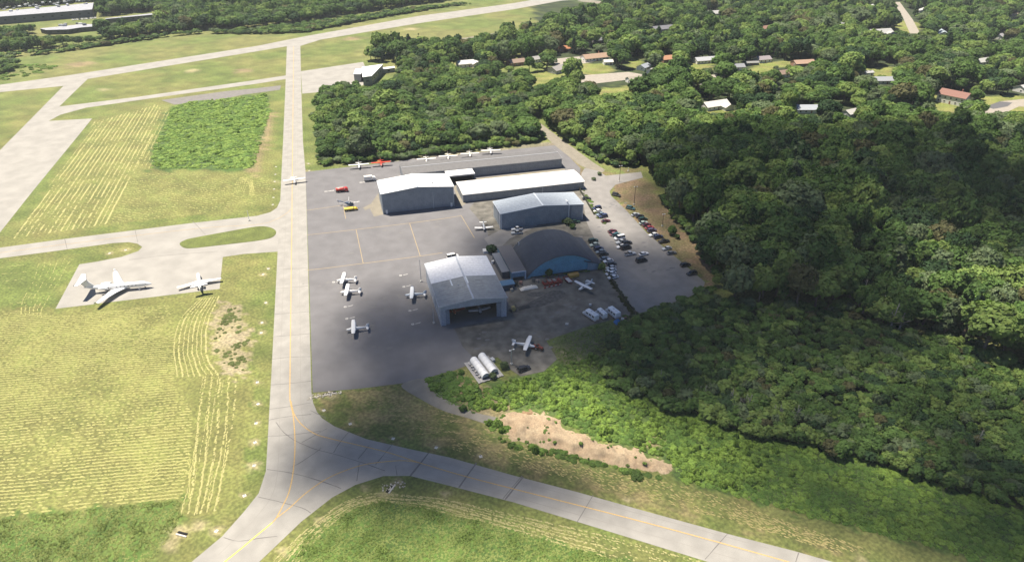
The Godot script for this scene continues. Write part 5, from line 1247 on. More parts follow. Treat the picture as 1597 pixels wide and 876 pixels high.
func build_vehicles():
	var a := "cars parked along the workshop fence"
	car("sedan", "black", Vector2(124.0, -304.1), 86, "black car alone at the corner of the workshop fence", a)
	car("suv", "navy", Vector2(124.8, -291.5), 100, "dark navy car, farthest of the short row by the workshop fence", a, true)
	car("sedan", "white", Vector2(123.7, -288.3), 100, "white car, second of the short row by the workshop fence", a, true)
	car("sedan", "blue grey", Vector2(123.9, -284.3), 100, "blue grey car, third of the short row by the workshop fence", a, true)
	car("suv", "navy", Vector2(124.2, -281.7), 98, "navy car, fourth of the short row by the workshop fence", a, true)
	car("sedan", "maroon", Vector2(123.5, -276.5), 95, "dark maroon car, nearest of the short row by the workshop fence", a)
	car("pickup", "dark green", Vector2(108.4, -279.5), 88, "dark green pickup in the shade at the workshop's corner", "")
	var b := "cars parked in the middle of the car park"
	car("sedan", "maroon", Vector2(122.3, -265.3), 100, "maroon car, farthest in the middle row of the car park", b)
	car("sedan", "rose", Vector2(122.0, -262.3), 100, "dull rose car, second in the middle row of the car park", b)
	car("suv", "teal", Vector2(122.8, -261.0), 96, "dark teal car beside the dull rose one in the middle row", b)
	car("van", "white", Vector2(122.6, -257.7), 98, "white van, fourth in the middle row of the car park", b, true)
	car("pickup", "silver", Vector2(121.9, -253.9), 98, "silver pickup with white bonnet in the middle row, beside a black car", b, true)
	car("suv", "black", Vector2(124.1, -252.3), 96, "black car touching the silver pickup in the middle row", b)
	car("sedan", "white", Vector2(120.2, -249.8), 98, "white car half hidden behind the big black van in the middle row", b, true)
	car("van", "black", Vector2(121.7, -248.1), 98, "big black van near the front of the middle row", b)
	car("pickup", "silver", Vector2(121.1, -242.3), 93, "long silver flatbed pickup, nearest in the middle row", b)
	car("sedan", "white", Vector2(127.0, -240.7), 98, "white car standing beside the black van away from the rows", "")
	car("van", "black", Vector2(123.5, -235.3), 96, "black van standing alone at the open end of the car park", "")
	var c := "cars parked along the grass on the right of the car park"
	car("suv", "black", Vector2(140.7, -304.2), 42, "black car parked on the curved grass edge, farthest of all on the right", c)
	car("suv", "teal", Vector2(141.2, -287.0), 40, "dark teal car at the top of the long row by the grass", c)
	car("sedan", "silver", Vector2(140.5, -279.4), 100, "silver car, first of the tight row by the grass", c)
	car("sedan", "black", Vector2(141.7, -277.1), 100, "black car, second of the tight row by the grass", c)
	car("suv", "dark green", Vector2(141.7, -273.4), 98, "dark green car, third of the tight row by the grass", c)
	car("sedan", "pale green", Vector2(140.3, -269.7), 98, "pale green car, fourth of the tight row by the grass", c)
	car("sedan", "maroon", Vector2(140.9, -267.3), 98, "maroon car, fifth of the tight row by the grass", c)
	car("sedan", "red", Vector2(140.9, -264.1), 98, "red car, sixth of the tight row by the grass", c)
	car("suv", "purple grey", Vector2(140.6, -261.0), 97, "purple grey car, last of the tight row by the grass", c)
	car("sedan", "white", Vector2(139.4, -256.8), 97, "white car beside a navy one by the grass, below the tight row", c, true)
	car("suv", "navy", Vector2(140.6, -254.1), 97, "navy car between a white car and a long black pickup by the grass", c)
	car("pickup", "black", Vector2(141.1, -249.3), 94, "long black pickup by the grass", c)
	car("sedan", "silver", Vector2(139.3, -242.7), 96, "silver car near the bottom of the row by the grass", c, true)
	car("sedan", "grey", Vector2(139.4, -238.2), 95, "dark grey car beside the silver one by the grass", c)
	car("suv", "black", Vector2(140.1, -226.6), 96, "black car, last but one by the grass at the near end", c)
	car("suv", "black", Vector2(139.3, -219.4), 95, "black car, very last by the grass at the near end of the car park", c, true)
	var d := "cars parked beside the blue hangar"
	car("suv", "dark green", Vector2(109.9, -258.5), 98, "dark green car, farthest beside the blue hangar's lean-to", d)
	car("sedan", "pale green", Vector2(109.1, -254.8), 98, "pale green car, second beside the blue hangar's lean-to", d, true)
	car("suv", "navy", Vector2(109.4, -250.5), 98, "navy car, third beside the blue hangar's lean-to", d)
	car("sedan", "blue grey", Vector2(109.3, -247.8), 98, "blue grey car, fourth beside the blue hangar's lean-to", d, true)
	car("suv", "black", Vector2(109.6, -245.2), 97, "black car, fifth beside the blue hangar's lean-to", d)
	car("sedan", "blue grey", Vector2(108.6, -241.2), 97, "blue grey car just above the white one beside the lean-to", d)
	car("sedan", "white", Vector2(109.3, -238.9), 97, "white car above a black one beside the lean-to", d, true)
	car("sedan", "black", Vector2(109.7, -236.1), 97, "black car with a white one above and a silver one below, by the lean-to", d)
	car("sedan", "silver", Vector2(108.2, -233.1), 97, "silver car at the top of the bright group in the fence corner", d, true)
	car("sedan", "white", Vector2(107.4, -231.0), 97, "white car, second of the bright group in the fence corner", d, true)
	car("sedan", "white", Vector2(106.2, -228.5), 97, "white car, third of the bright group in the fence corner", d, true)
	car("sedan", "white", Vector2(105.9, -225.3), 96, "white car, nearest of all in the fence corner", d, true)
	car("pickup", "white", Vector2(79.3, -279.6), 86, "white flatbed pickup nearest the workshop wall", "", true)
	car("pickup", "silver", Vector2(78.2, -275.7), 84, "silver pickup in front of the white flatbed by the workshop", "", true)
	car("van", "white", Vector2(44.5, -260.6), 96, "white van peeping out behind the front hangar's roof", "")
	car("suv", "black", Vector2(52.6, -176.1), 105, "black four-wheel drive near the light pole by the tents", "")
	for k in 11:
		car("sedan", ["white", "silver", "white", "navy"][k % 4], Vector2(-272.7, -943.6).lerp(Vector2(-250.4, -950.4), k / 10.0), 20, "", "cars parked in front of the warehouse")
		get_child(get_child_count() - 1).set_meta("label", "tiny %s car in the row in front of the far warehouse" % ["white", "silver", "white", "navy"][k % 4])
	for k in car_models: car_models[k].free()
	# three motorhomes by the car park's fence
	var g := "white motorhomes parked in a row"
	motorhome(Vector2(84.8, -203.4), Vector2(87.5, -196.7), 2.2, "white motorhome, leftmost of three beside the yard grass", g)
	motorhome(Vector2(89.7, -202.5), Vector2(91.0, -197.1), 2.0, "small white motorhome between two others", g)
	motorhome(Vector2(94.1, -202.7), Vector2(95.9, -196.2), 2.4, "long white motorhome with yellowish side, rightmost of three", g)
	truck("fuel_truck", "red tank truck standing on the sunny part of the apron", "truck", Vector2(1.5, -348.2), 88, Color(0.50, 0.03, 0.03), Color(0.58, 0.08, 0.07), true)
	truck("box_truck", "small white box truck near the top of the apron", "truck", Vector2(17.4, -359.5), 88, Color(0.75, 0.75, 0.72), Color(0.80, 0.78, 0.72), false)
	truck("apron_tug", "yellow apron tug with low bed beside the helicopter", "tug", Vector2(4.5, -323.0), 90, Color(0.62, 0.42, 0.03), Color(0.66, 0.50, 0.08), false, 0.55)
	# machine beside the open hangar
	var t := thing("forklift", "olive yellow forklift beside the open hangar's right corner", "forklift", v3(Vector2(59.1, -212.3), 0.06), 1.9)
	var ochre := mt(Color(0.33, 0.28, 0.10), 0.6)
	part("body", bx(Vector3(0, 0.8, -0.2), Vector3(1.2, 0.9, 2.0)), ochre, t)
	part("counterweight", bx(Vector3(0, 0.9, -1.35), Vector3(1.2, 1.1, 0.5)), mt(Color(0.05, 0.05, 0.05), 0.7), t)
	part("roof_guard", bx(Vector3(0, 2.15, -0.3), Vector3(1.1, 0.08, 1.3)), ochre, t)
	for s in [-1, 1]:
		for z in [0.3, -0.9]: part("guard_post", bx(Vector3(s * 0.5, 1.7, z), Vector3(0.08, 0.9, 0.08)), mt(Color(0.05, 0.05, 0.05), 0.7), t)
		part("mast", bx(Vector3(s * 0.35, 1.4, 1.0), Vector3(0.12, 2.4, 0.14)), mt(Color(0.06, 0.06, 0.06), 0.6), t)
		part("fork", bx(Vector3(s * 0.3, 0.25, 1.65), Vector3(0.12, 0.06, 1.2)), mt(Color(0.1, 0.1, 0.1), 0.5), t)
		for z in [0.65, -0.95]: wheel(t, Vector3(s * 0.62, 0.35, z), 0.34, 0.26)

func motorhome(a: Vector2, b: Vector2, w: float, label: String, group: String):
	var t := thing("motorhome", label, "motorhome", v3(a.lerp(b, 0.5), 0.06), heading(a, b), group)
	var L := a.distance_to(b) / 2
	var white := mt(Color(0.80, 0.80, 0.80), 0.4)
	var st := new_st()
	loft(st, [rrect(L * 0.55, w / 2, 0.5, 3.0, 0.25), rrect(-L + 0.2, w / 2, 0.5, 3.0, 0.25), rrect(-L, w / 2 - 0.1, 0.6, 2.9, 0.25)])
	part("body", st, white, t)
	st = new_st()
	loft(st, [rrect(L, w / 2 - 0.2, 0.45, 1.15, 0.15), rrect(L * 0.72, w / 2 - 0.08, 0.4, 1.6, 0.2), rrect(L * 0.55, w / 2 - 0.05, 0.4, 2.3, 0.2)])
	part("cab", st, white, t)
	part("windscreen", bx(Vector3(0, 1.85, L * 0.68), Vector3(w * 0.8, 0.05, 0.9), Basis(Vector3.RIGHT, 0.95)), mt(Color(0.02, 0.025, 0.03), 0.08), t)
	for s in [-1, 1]:
		for k in 3: part("window", bx(Vector3(s * w / 2, 2.1, L * 0.25 - k * L * 0.45), Vector3(0.06, 0.6, L * 0.28)), mt(Color(0.03, 0.035, 0.04), 0.1), t)
		part("stripe", bx(Vector3(s * (w / 2 + 0.01), 1.2, -L * 0.2), Vector3(0.04, 0.14, L * 1.4)), mt(Color(0.3, 0.33, 0.45), 0.5), t)
		part("headlight", bx(Vector3(s * w * 0.32, 0.9, L), Vector3(0.3, 0.2, 0.1)), mt(Color(0.7, 0.7, 0.7), 0.1), t)
		for z in [L * 0.62, -L * 0.5]: wheel(t, Vector3(s * (w / 2 - 0.15), 0.4, z), 0.4, 0.26)
	part("roof_vent", bx(Vector3(0, 3.08, -L * 0.1), Vector3(0.6, 0.18, 0.6)), mt(Color(0.55, 0.55, 0.55), 0.5), t)
	part("roof_box", bx(Vector3(0, 3.15, -L * 0.55), Vector3(0.9, 0.3, 0.9)), white, t)
	part("tail_light", bx(Vector3(0, 0.9, -L - 0.01), Vector3(w * 0.8, 0.14, 0.05)), mt(Color(0.3, 0.03, 0.03), 0.3), t)

func truck(called: String, label: String, category: String, at: Vector2, deg: float, cab_c: Color, cargo_c: Color, tank: bool, k := 1.0):
	var t := thing(called, label, category, v3(at, 0.056), deg_to_rad(deg))
	var st := new_st()
	loft(st, [rrect(3.3, 0.95, 0.5, 1.4 * k + 0.3, 0.15), rrect(2.7, 1.0, 0.45, 2.2 * k + 0.2, 0.2), rrect(1.6, 1.0, 0.45, 2.3 * k + 0.2, 0.2)])
	part("cab", st, mt(cab_c, 0.4), t)
	part("windscreen", bx(Vector3(0, 1.75 * k + 0.25, 2.98), Vector3(1.6, 0.05, 0.75), Basis(Vector3.RIGHT, 0.95)), mt(Color(0.02, 0.025, 0.03), 0.08), t)
	part("chassis", bx(Vector3(0, 0.62, -0.6), Vector3(1.5, 0.22, 5.2)), mt(Color(0.04, 0.04, 0.04), 0.8), t)
	if tank:
		st = new_st(false)
		hull(st, [[1.4, 1.65, 0.7, 0.6], [1.2, 1.65, 0.98, 0.85], [-2.8, 1.65, 0.98, 0.85], [-3.0, 1.65, 0.7, 0.6]], 16)
		part("tank", st, mt(cargo_c, 0.35), t)
		part("tank_walkway", bx(Vector3(0, 2.52, -0.8), Vector3(0.5, 0.06, 3.4)), mt(Color(0.55, 0.5, 0.45), 0.6), t)
	else:
		part("box_body" if k == 1.0 else "load_bed", bx(Vector3(0, 0.8 + 1.1 * k * k, -0.9), Vector3(2.1, 2.2 * k * k, 4.4)), mt(cargo_c, 0.45), t)
	for s in [-1, 1]:
		part("headlight", bx(Vector3(s * 0.65, 0.85, 3.3), Vector3(0.3, 0.2, 0.08)), mt(Color(0.7, 0.7, 0.7), 0.1), t)
		for z in [2.3, -1.0, -2.2]: wheel(t, Vector3(s * 0.9, 0.42, z), 0.42, 0.28)

# ---------------------------------------------------------------- yard: tents, poles, fence, sheds and stored things
func pole(called: String, label: String, category: String, at: Vector2, high: float, arm: float, m: Material, turn := 0.0, group := ""):
	var t := thing(called, label, category, v3(at, 0.0), turn, group)
	var st := new_st()
	tube(st, Vector3(0, 0, 0), Vector3(0, high, 0), 0.15, 0.10, 8)
	part("pole", st, m, t)
	part("base", bx(Vector3(0, 0.25, 0), Vector3(0.8, 0.5, 0.8)), mt(Color(0.5, 0.49, 0.46), 0.9), t)
	if arm > 0:
		part("cross_arm", bx(Vector3(0, high - 0.2, 0), Vector3(arm, 0.12, 0.14)), m, t)
		for s in [-1, 1]: part("lamp_head", bx(Vector3(s * arm * 0.42, high - 0.05, 0.2), Vector3(0.5, 0.22, 0.5)), mt(Color(0.55, 0.56, 0.58), 0.4), t)

func build_yard():
	var steel := mt(Color(0.50, 0.51, 0.52), 0.5, 0.2)
	var wood := mt(Color(0.16, 0.12, 0.09), 0.9)
	var white := mt(Color(0.80, 0.80, 0.80), 0.55)
	# two barrel tents on a timber deck
	var deck_at := Vector3(39.4, 0, -179.8)
	var deck := thing("deck", "grey timber deck carrying the two white barrel tents", "deck", deck_at, 0.2)
	var tone := [mt(Color(0.36, 0.35, 0.34), 0.9), mt(Color(0.32, 0.31, 0.31), 0.9), mt(Color(0.40, 0.39, 0.37), 0.9)]
	for k in 16:
		part("plank", bx(Vector3(-4.35 + k * 0.58, 0.32, 0), Vector3(0.55, 0.12, 12.4 - 0.2 * (k % 3))), tone[k % 3], deck)
	part("deck_frame", bx(Vector3(0, 0.13, 0), Vector3(9.0, 0.24, 12.0)), wood, deck)
	for k in 2:
		var t := thing("storage_tent", ["white barrel tent on the deck, the left one with gear piled beside it", "white barrel tent on the deck, the right one nearer the light pole"][k], "tent", deck_at + Basis(Vector3.UP, 0.2) * Vector3(-1.35 + 3.5 * k, 0.38, -0.2 - 0.9 * k), 0.2, "barrel tents")
		var st := new_st(false)
		var prof := PackedVector2Array()
		for i in 17:
			var a := PI * i / 16.0
			prof.append(Vector2(cos(a) * 1.4, 0.55 + sin(a) * 1.55 if i > 0 and i < 16 else 0.0))
		var rings := []
		for i in 8:
			var r := PackedVector3Array()
			for p in prof: r.append(Vector3(p.x * (1.0 if i % 2 == 0 else 1.015), p.y * (1.0 if i % 2 == 0 else 1.01), -5.2 + i * 10.4 / 7.0))
			rings.append(r)
		loft(st, rings, false)
		part("cover", st, white, t)
		st = new_st()
		plate(st, prof, 5.1, 5.16)
		plate(st, prof, -5.16, -5.1)
		part("end_panel", st, mt(Color(0.36, 0.39, 0.44), 0.7), t)
		part("doorway", bx(Vector3(0, 0.35, 5.2), Vector3(2.2, 0.6, 0.12)), mt(Color(0.03, 0.03, 0.035), 0.9), t)
		for i in 6:
			st = new_st()
			var z := -5.2 + i * 10.4 / 5.0
			for j in 16: tube(st, Vector3(prof[j].x * 1.02, prof[j].y * 1.02, z), Vector3(prof[j + 1].x * 1.02, prof[j + 1].y * 1.02, z), 0.03, 0.03, 4)
			part("hoop", st, mt(Color(0.6, 0.6, 0.6), 0.5), t)
	for k in 6:
		tag(part("crate", bx(deck_at + Basis(Vector3.UP, 0.2) * Vector3(-3.4 + 0.2 * (k % 2), 0.7, -4.0 + k * 1.5), Vector3(0.6, 0.6 + 0.2 * (k % 2), 0.8), Basis(Vector3.UP, 0.2 + k)), mt([Color(0.3, 0.3, 0.31), Color(0.42, 0.4, 0.37)][k % 2], 0.8), self), "grey gear box on the deck left of the white tents", "box", "gear boxes along the left tent")
	tag(part("crate", bx(deck_at + Basis(Vector3.UP, 0.2) * Vector3(4.9, 0.5, -3.2), Vector3(1.2, 1.0, 1.8), Basis(Vector3.UP, 0.3)), mt(Color(0.42, 0.43, 0.45), 0.7), self), "pale grey bin at the right end of the tent deck", "bin")
	# light poles
	pole("light_pole", "tall pale light pole with cross arm right of the white tents", "light pole", Vector2(49.4, -180.3), 6.3, 1.8, steel, 0.3)
	pole("light_pole", "tall light pole beside the front hangar's rear left corner", "light pole", Vector2(27.9, -244.0), 10.5, 0.0, steel)
	pole("light_pole", "light pole beside the front hangar's front left corner", "light pole", Vector2(27.8, -212.3), 6.5, 0.0, steel)
	pole("utility_pole", "dark wooden pole at the tip of the grass beside the access road", "pole", Vector2(150.1, -322.0), 9.3, 1.6, wood)
	pole("utility_pole", "dark wooden pole on the grass between car park and forest, upper one", "pole", Vector2(145.2, -291.6), 10.0, 1.8, wood)
	pole("utility_pole", "dark wooden pole by the reddish bank, lower one beside the tight row of cars", "pole", Vector2(148.0, -264.9), 6.5, 1.2, wood)
	pole("marker_post", "white post on the grass near the access road junction", "post", Vector2(161.0, -334.8), 2.2, 0.0, white)
	pole("windsock_pole", "white pole standing in the grass beside the cross taxiway", "pole", Vector2(-44.3, -324.1), 5.5, 0.0, white)
	# hedge-like fence between yard and car park
	var fence := thing("chain_fence", "dark chain-link fence overgrown with weeds between yard and car park", "fence", Vector3.ZERO)
	var line: Array = [Vector2(124.6, -317.0), Vector2(123.6, -308.5), Vector2(120.8, -285.6)]
	var line2: Array = [Vector2(104.9, -230.0), Vector2(104.5, -221.9), Vector2(103.6, -209.2), Vector2(103.5, -197.3)]
	for seg in [line, line2]:
		var pts := curve(seg, 7)
		for i in pts.size():
			part("fence_post", bx(v3(pts[i], 0.95), Vector3(0.12, 1.9, 0.12)), wood, fence)
			if i + 1 < pts.size():
				var d := pts[i + 1] - pts[i]
				part("mesh_panel", bx(v3(pts[i].lerp(pts[i + 1], 0.5), 0.9), Vector3(d.length() - 0.14, 1.6, 0.05), Basis(Vector3.UP, atan2(-d.y, d.x))), mt(Color(0.035, 0.045, 0.03), 0.9), fence)
	# red rack of stored parts, built as separate frames
	var red := mt(Color(0.28, 0.03, 0.025), 0.6)
	for k in 4:
		var p: Vector2 = Vector2(76.8, -227.9).lerp(Vector2(83.0, -228.0), k / 3.0)
		var t := thing("steel_rack", ["red steel rack at the left end of the row by the bush", "red steel rack, second from the bush", "red steel rack with grey load, third from the bush", "red steel rack at the right end next to the trailer"][k], "rack", v3(p, 0.06), 0.12 + 0.1 * k, "red racks in front of the blue hangar")
		for x in [-0.75, 0.75]:
			for z in [-1.3, 1.3]: part("upright", bx(Vector3(x, 0.95 + 0.25 * (k % 2), z), Vector3(0.12, 1.9 + 0.5 * (k % 2), 0.12)), red, t)
		for y in [0.35, 1.1]: part("shelf", bx(Vector3(0, y, 0), Vector3(1.6, 0.1, 2.7)), red, t)
		part("load", bx(Vector3(0.05, 1.4, -0.2), Vector3(1.1, 0.5, 1.5)), mt([Color(0.07, 0.06, 0.06), Color(0.25, 0.22, 0.2), Color(0.28, 0.26, 0.24), Color(0.3, 0.05, 0.04)][k], 0.8), t)
	var bar := thing("barrier", "low red and white striped barrier in front of the red racks", "barrier", v3(Vector2(79.3, -225.3), 0.06), 0.14)
	for k in 8: part("barrier_board", bx(Vector3(-3.5 + k, 0.5, 0), Vector3(0.99, 0.55, 0.12)), [mt(Color(0.42, 0.05, 0.04), 0.6), mt(Color(0.5, 0.38, 0.35), 0.6)][k % 2], bar)
	for k in 3: part("barrier_foot", bx(Vector3(-3.2 + k * 3.2, 0.12, 0), Vector3(0.2, 0.24, 0.8)), mt(Color(0.1, 0.1, 0.1), 0.8), bar)
	var tr := thing("flat_trailer", "white bedded trailer with red frame beside the yellow skip", "trailer", v3(Vector2(86.8, -228.1), 0.06), heading(Vector2(87.2, -226.1), Vector2(86.4, -230.6)))
	part("bed", bx(Vector3(0, 0.85, 0), Vector3(2.0, 0.16, 4.6)), mt(Color(0.55, 0.52, 0.5), 0.6), tr)
	for s in [-1, 1]:
		part("side_rail", bx(Vector3(s * 1.06, 0.95, 0), Vector3(0.12, 0.4, 4.7)), red, tr)
		for z in [-0.5, 0.5]: wheel(tr, Vector3(s * 0.85, 0.38, z), 0.36, 0.22)
	part("drawbar", bx(Vector3(0, 0.6, 3.0), Vector3(0.14, 0.12, 1.5)), red, tr)
	part("tarp_roll", bx(Vector3(0, 1.2, -1.7), Vector3(2.0, 0.5, 0.9)), mt(Color(0.12, 0.04, 0.04), 0.8), tr)
	var sk := thing("skip", "long ochre yellow skip in front of the blue hangar's right end", "skip", v3(Vector2(90.3, -231.0), 0.05), 0.14)
	var ochre := mt(Color(0.50, 0.30, 0.05), 0.7)
	var st := new_st()
	for s in [-1, 1]:
		box(st, Vector3(0, 0.75, s * 0.95), Vector3(4.6, 1.3, 0.12))
		box(st, Vector3(s * 2.3, 0.75, 0), Vector3(0.12, 1.3, 1.78))
	box(st, Vector3(0, 0.16, 0), Vector3(4.46, 0.1, 1.76))
	part("body", st, ochre, sk)
	part("load", bx(Vector3(0, 0.95, 0), Vector3(4.3, 0.5, 1.6)), mt(Color(0.42, 0.26, 0.08), 0.9), sk)
	for k in 4: part("rib", bx(Vector3(-1.7 + k * 1.13, 0.75, 1.04), Vector3(0.12, 1.2, 0.08)), ochre, sk)
	# sheets, mats and small sheds
	sheeted("covered_wing", "crumpled white tarpaulin over long parts near the blue annexe", "tarpaulin", Vector2(69.6, -227.0), 7.6, 2.4, 1.1, 0.08, Color(0.62, 0.60, 0.55))
	sheeted("covered_load", "bright blue tarpaulin bundle behind the rightmost motorhome", "tarpaulin", Vector2(94.7, -194.1), 2.4, 2.4, 1.5, 0.2, Color(0.03, 0.16, 0.42))
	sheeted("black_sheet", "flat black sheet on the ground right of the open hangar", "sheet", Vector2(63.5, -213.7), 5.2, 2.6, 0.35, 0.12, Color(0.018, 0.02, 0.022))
	var sh := thing("garden_shed", "small deep blue shed in the shade between hangar and blue annexe", "shed", v3(Vector2(61.1, -229.6), 0.05), 0.05)
	part("wall", bx(Vector3(0, 1.2, 0), Vector3(5.4, 2.3, 3.6)), metal_wall(Color(0.035, 0.09, 0.17)), sh)
	part("roof", bx(Vector3(0, 2.5, 0), Vector3(5.8, 0.2, 4.0)), mt(Color(0.06, 0.15, 0.27), 0.7), sh)
	small_door(sh, Vector3(1.0, 0, 1.8), mt(Color(0.02, 0.04, 0.08), 0.6))
	for q in [[Vector2(65.1, -230.1), 1.2, 2.2, Color(0.03, 0.03, 0.03), "black upright drum stack at the left end of the white tarpaulin"], [Vector2(63.6, -228.9), 1.0, 1.3, Color(0.25, 0.2, 0.16), "brown crate near the deep blue shed"], [Vector2(62.2, -226.7), 1.1, 1.0, Color(0.40, 0.38, 0.33), "pale crate on the dirt beside the open hangar's wall"], [Vector2(67.3, -231.0), 1.4, 1.2, Color(0.33, 0.18, 0.14), "reddish crate behind the white tarpaulin"], [Vector2(74.4, -230.7), 1.3, 1.1, Color(0.35, 0.28, 0.24), "tan crate left of the dark bush"], [Vector2(73.0, -231.6), 1.1, 1.4, Color(0.10, 0.10, 0.10), "dark crate between the annexe and the bush"], [Vector2(60.5, -251.1), 1.2, 1.2, Color(0.75, 0.76, 0.78), "small white box on the tarmac behind the front hangar"], [Vector2(59.7, -262.0), 2.6, 1.0, Color(0.70, 0.71, 0.73), "low white box beside the dark round bush"], [Vector2(89.1, -208.1), 0.9, 0.7, Color(0.70, 0.70, 0.70), "little white box alone on the yard above the motorhomes"], [Vector2(97.2, -195.0), 1.4, 0.9, Color(0.55, 0.53, 0.5), "pale junk box right of the blue tarpaulin"], [Vector2(98.3, -195.1), 1.0, 1.3, Color(0.20, 0.12, 0.08), "brown junk crate at the fence end"], [Vector2(98.4, -193.7), 1.8, 0.5, Color(0.05, 0.05, 0.05), "black pallet in the weeds by the fence end"], [Vector2(75.9, -198.1), 1.4, 0.3, Color(0.45, 0.44, 0.42), "pale slab lying on the yard left of the motorhomes"], [Vector2(94.1, -223.7), 1.8, 1.4, Color(0.70, 0.71, 0.72), "white engine cowling box behind the yard aeroplane"]]:
		var t := thing("crate", q[4], "crate", v3(q[0], 0.05), q[1] * 3.0)
		part("body", bx(Vector3(0, q[2] / 2, 0), Vector3(q[1], q[2], q[1] * 0.8)), mt(q[3], 0.8), t)
		part("lid", bx(Vector3(0, q[2] + 0.04, 0), Vector3(q[1] + 0.08, 0.08, q[1] * 0.8 + 0.08)), mt(q[3] * 0.8, 0.8), t)
		for s in [-1, 1]: part("batten", bx(Vector3(s * q[1] * 0.3, q[2] / 2, q[1] * 0.4 + 0.03), Vector3(0.1, q[2], 0.06)), mt(q[3] * 0.7, 0.8), t)
	# red tractor beside the parked aeroplane by the tents
	var rt := thing("tractor", "small rusty red tractor right of the aeroplane by the tents", "tractor", v3(Vector2(61.0, -186.0), 0.05), 0.7)
	var rust := mt(Color(0.20, 0.035, 0.02), 0.6)
	part("bonnet", bx(Vector3(0, 1.0, 0.9), Vector3(0.9, 0.8, 1.6)), rust, rt)
	part("seat", bx(Vector3(0, 1.15, -0.6), Vector3(0.7, 0.2, 0.6)), mt(Color(0.03, 0.03, 0.03), 0.8), rt)
	part("backrest", bx(Vector3(0, 1.5, -0.9), Vector3(0.7, 0.6, 0.12)), mt(Color(0.03, 0.03, 0.03), 0.8), rt)
	part("mower_deck", bx(Vector3(0, 0.45, -1.9), Vector3(2.4, 0.35, 1.5)), rust, rt)
	for s in [-1, 1]:
		wheel(rt, Vector3(s * 0.85, 0.65, -0.5), 0.65, 0.4)
		wheel(rt, Vector3(s * 0.6, 0.4, 1.4), 0.4, 0.25)
		part("mudguard", bx(Vector3(s * 0.85, 1.36, -0.5), Vector3(0.46, 0.08, 1.1)), rust, rt)
	# rubble at the apron's near corner, culverts in the grass
	var rub := thing("rubble_heap", "broken pale concrete along the slit at the apron's near corner", "rubble", v3(Vector2(-13.7, -180.9), 0.0))
	for k in 46:
		var s := rng.randf_range(0.15, 0.5)
		part("rock", bx(Vector3(rng.randf_range(-5.0, 5.4), s * 0.25, rng.randf_range(-0.9, 1.0) + rng.randf_range(-0.3, 0.3)), Vector3(s * 1.5, s * 0.7, s), Basis.from_euler(Vector3(rng.randf_range(-0.3, 0.3), rng.randf() * 3, rng.randf_range(-0.3, 0.3)))), [mt(Color(0.50, 0.46, 0.38), 0.9), mt(Color(0.38, 0.35, 0.29), 0.9)][k % 2], rub)
	culvert("drain_opening", "dark slit of a drain with broken edge at the apron's near corner", Vector2(-12.0, -181.2), 4.2, 0.10)
	culvert("drain_opening", "dark drain opening with pale sill in the mown grass at bottom left", Vector2(-50.7, -134.9), 2.8, -0.55)
	culvert("drain_opening", "dark drain opening with rubble in the grass below the taxiway junction", Vector2(2.4, -135.7), 3.0, 0.9)
	var rub2 := thing("rubble_heap", "scattered pale rubble around the drain below the taxiway junction", "rubble", v3(Vector2(3.2, -136.4), 0.0))
	for k in 40:
		var s := rng.randf_range(0.12, 0.4)
		part("rock", bx(Vector3(rng.randf_range(-3.0, 3.4), s * 0.25, rng.randf_range(-1.4, 1.2)), Vector3(s * 1.5, s * 0.7, s), Basis.from_euler(Vector3(rng.randf_range(-0.3, 0.3), rng.randf() * 3, 0))), [mt(Color(0.52, 0.47, 0.37), 0.9), mt(Color(0.36, 0.33, 0.26), 0.9)][k % 2], rub2)
	# taxiway edge lights
	var tl := Node3D.new()
	tl.set_meta("called", "edge_light")
	tl.set_meta("category", "taxiway light")
	part("base", bx(Vector3(0, 0.04, 0), Vector3(0.9, 0.08, 0.9)), mt(Color(0.55, 0.53, 0.48), 0.9), tl)
	st = new_st()
	tube(st, Vector3(0, 0.08, 0), Vector3(0, 0.4, 0), 0.05, 0.05, 6)
	part("stem", st, mt(Color(0.5, 0.4, 0.05), 0.6), tl)
	st = new_st()
	tube(st, Vector3(0, 0.4, 0), Vector3(0, 0.58, 0), 0.11, 0.08, 8)
	part("lens", st, mt(Color(0.03, 0.08, 0.3), 0.1), tl)
	for k in 24:
		var side := "left-hand verge of the long taxiway" if k < 12 else "verge beyond the cross taxiway" if k < 24 else ""
		dup(tl, v3(BLOBS[k][0]), k * 0.7, "small taxiway edge light in the " + side, "taxiway edge lights, " + side)
	for k in range(24, 30):
		dup(tl, v3(BLOBS[k][0]), k * 0.7, "small taxiway edge light in the shaded verge above the lower taxiway", "taxiway edge lights in the shaded verge")
	tl.free()

func culvert(called: String, label: String, at: Vector2, w: float, turn: float):
	var t := thing(called, label, "drain", v3(at, 0.0), turn)
	part("opening", bx(Vector3(0, 0.10, 0), Vector3(w, 0.08, 0.8)), mt(Color(0.008, 0.008, 0.008), 1.0), t)
	part("sill", bx(Vector3(0.1, 0.13, 0.62), Vector3(w + 0.4, 0.2, 0.4)), mt(Color(0.52, 0.48, 0.42), 0.9), t)

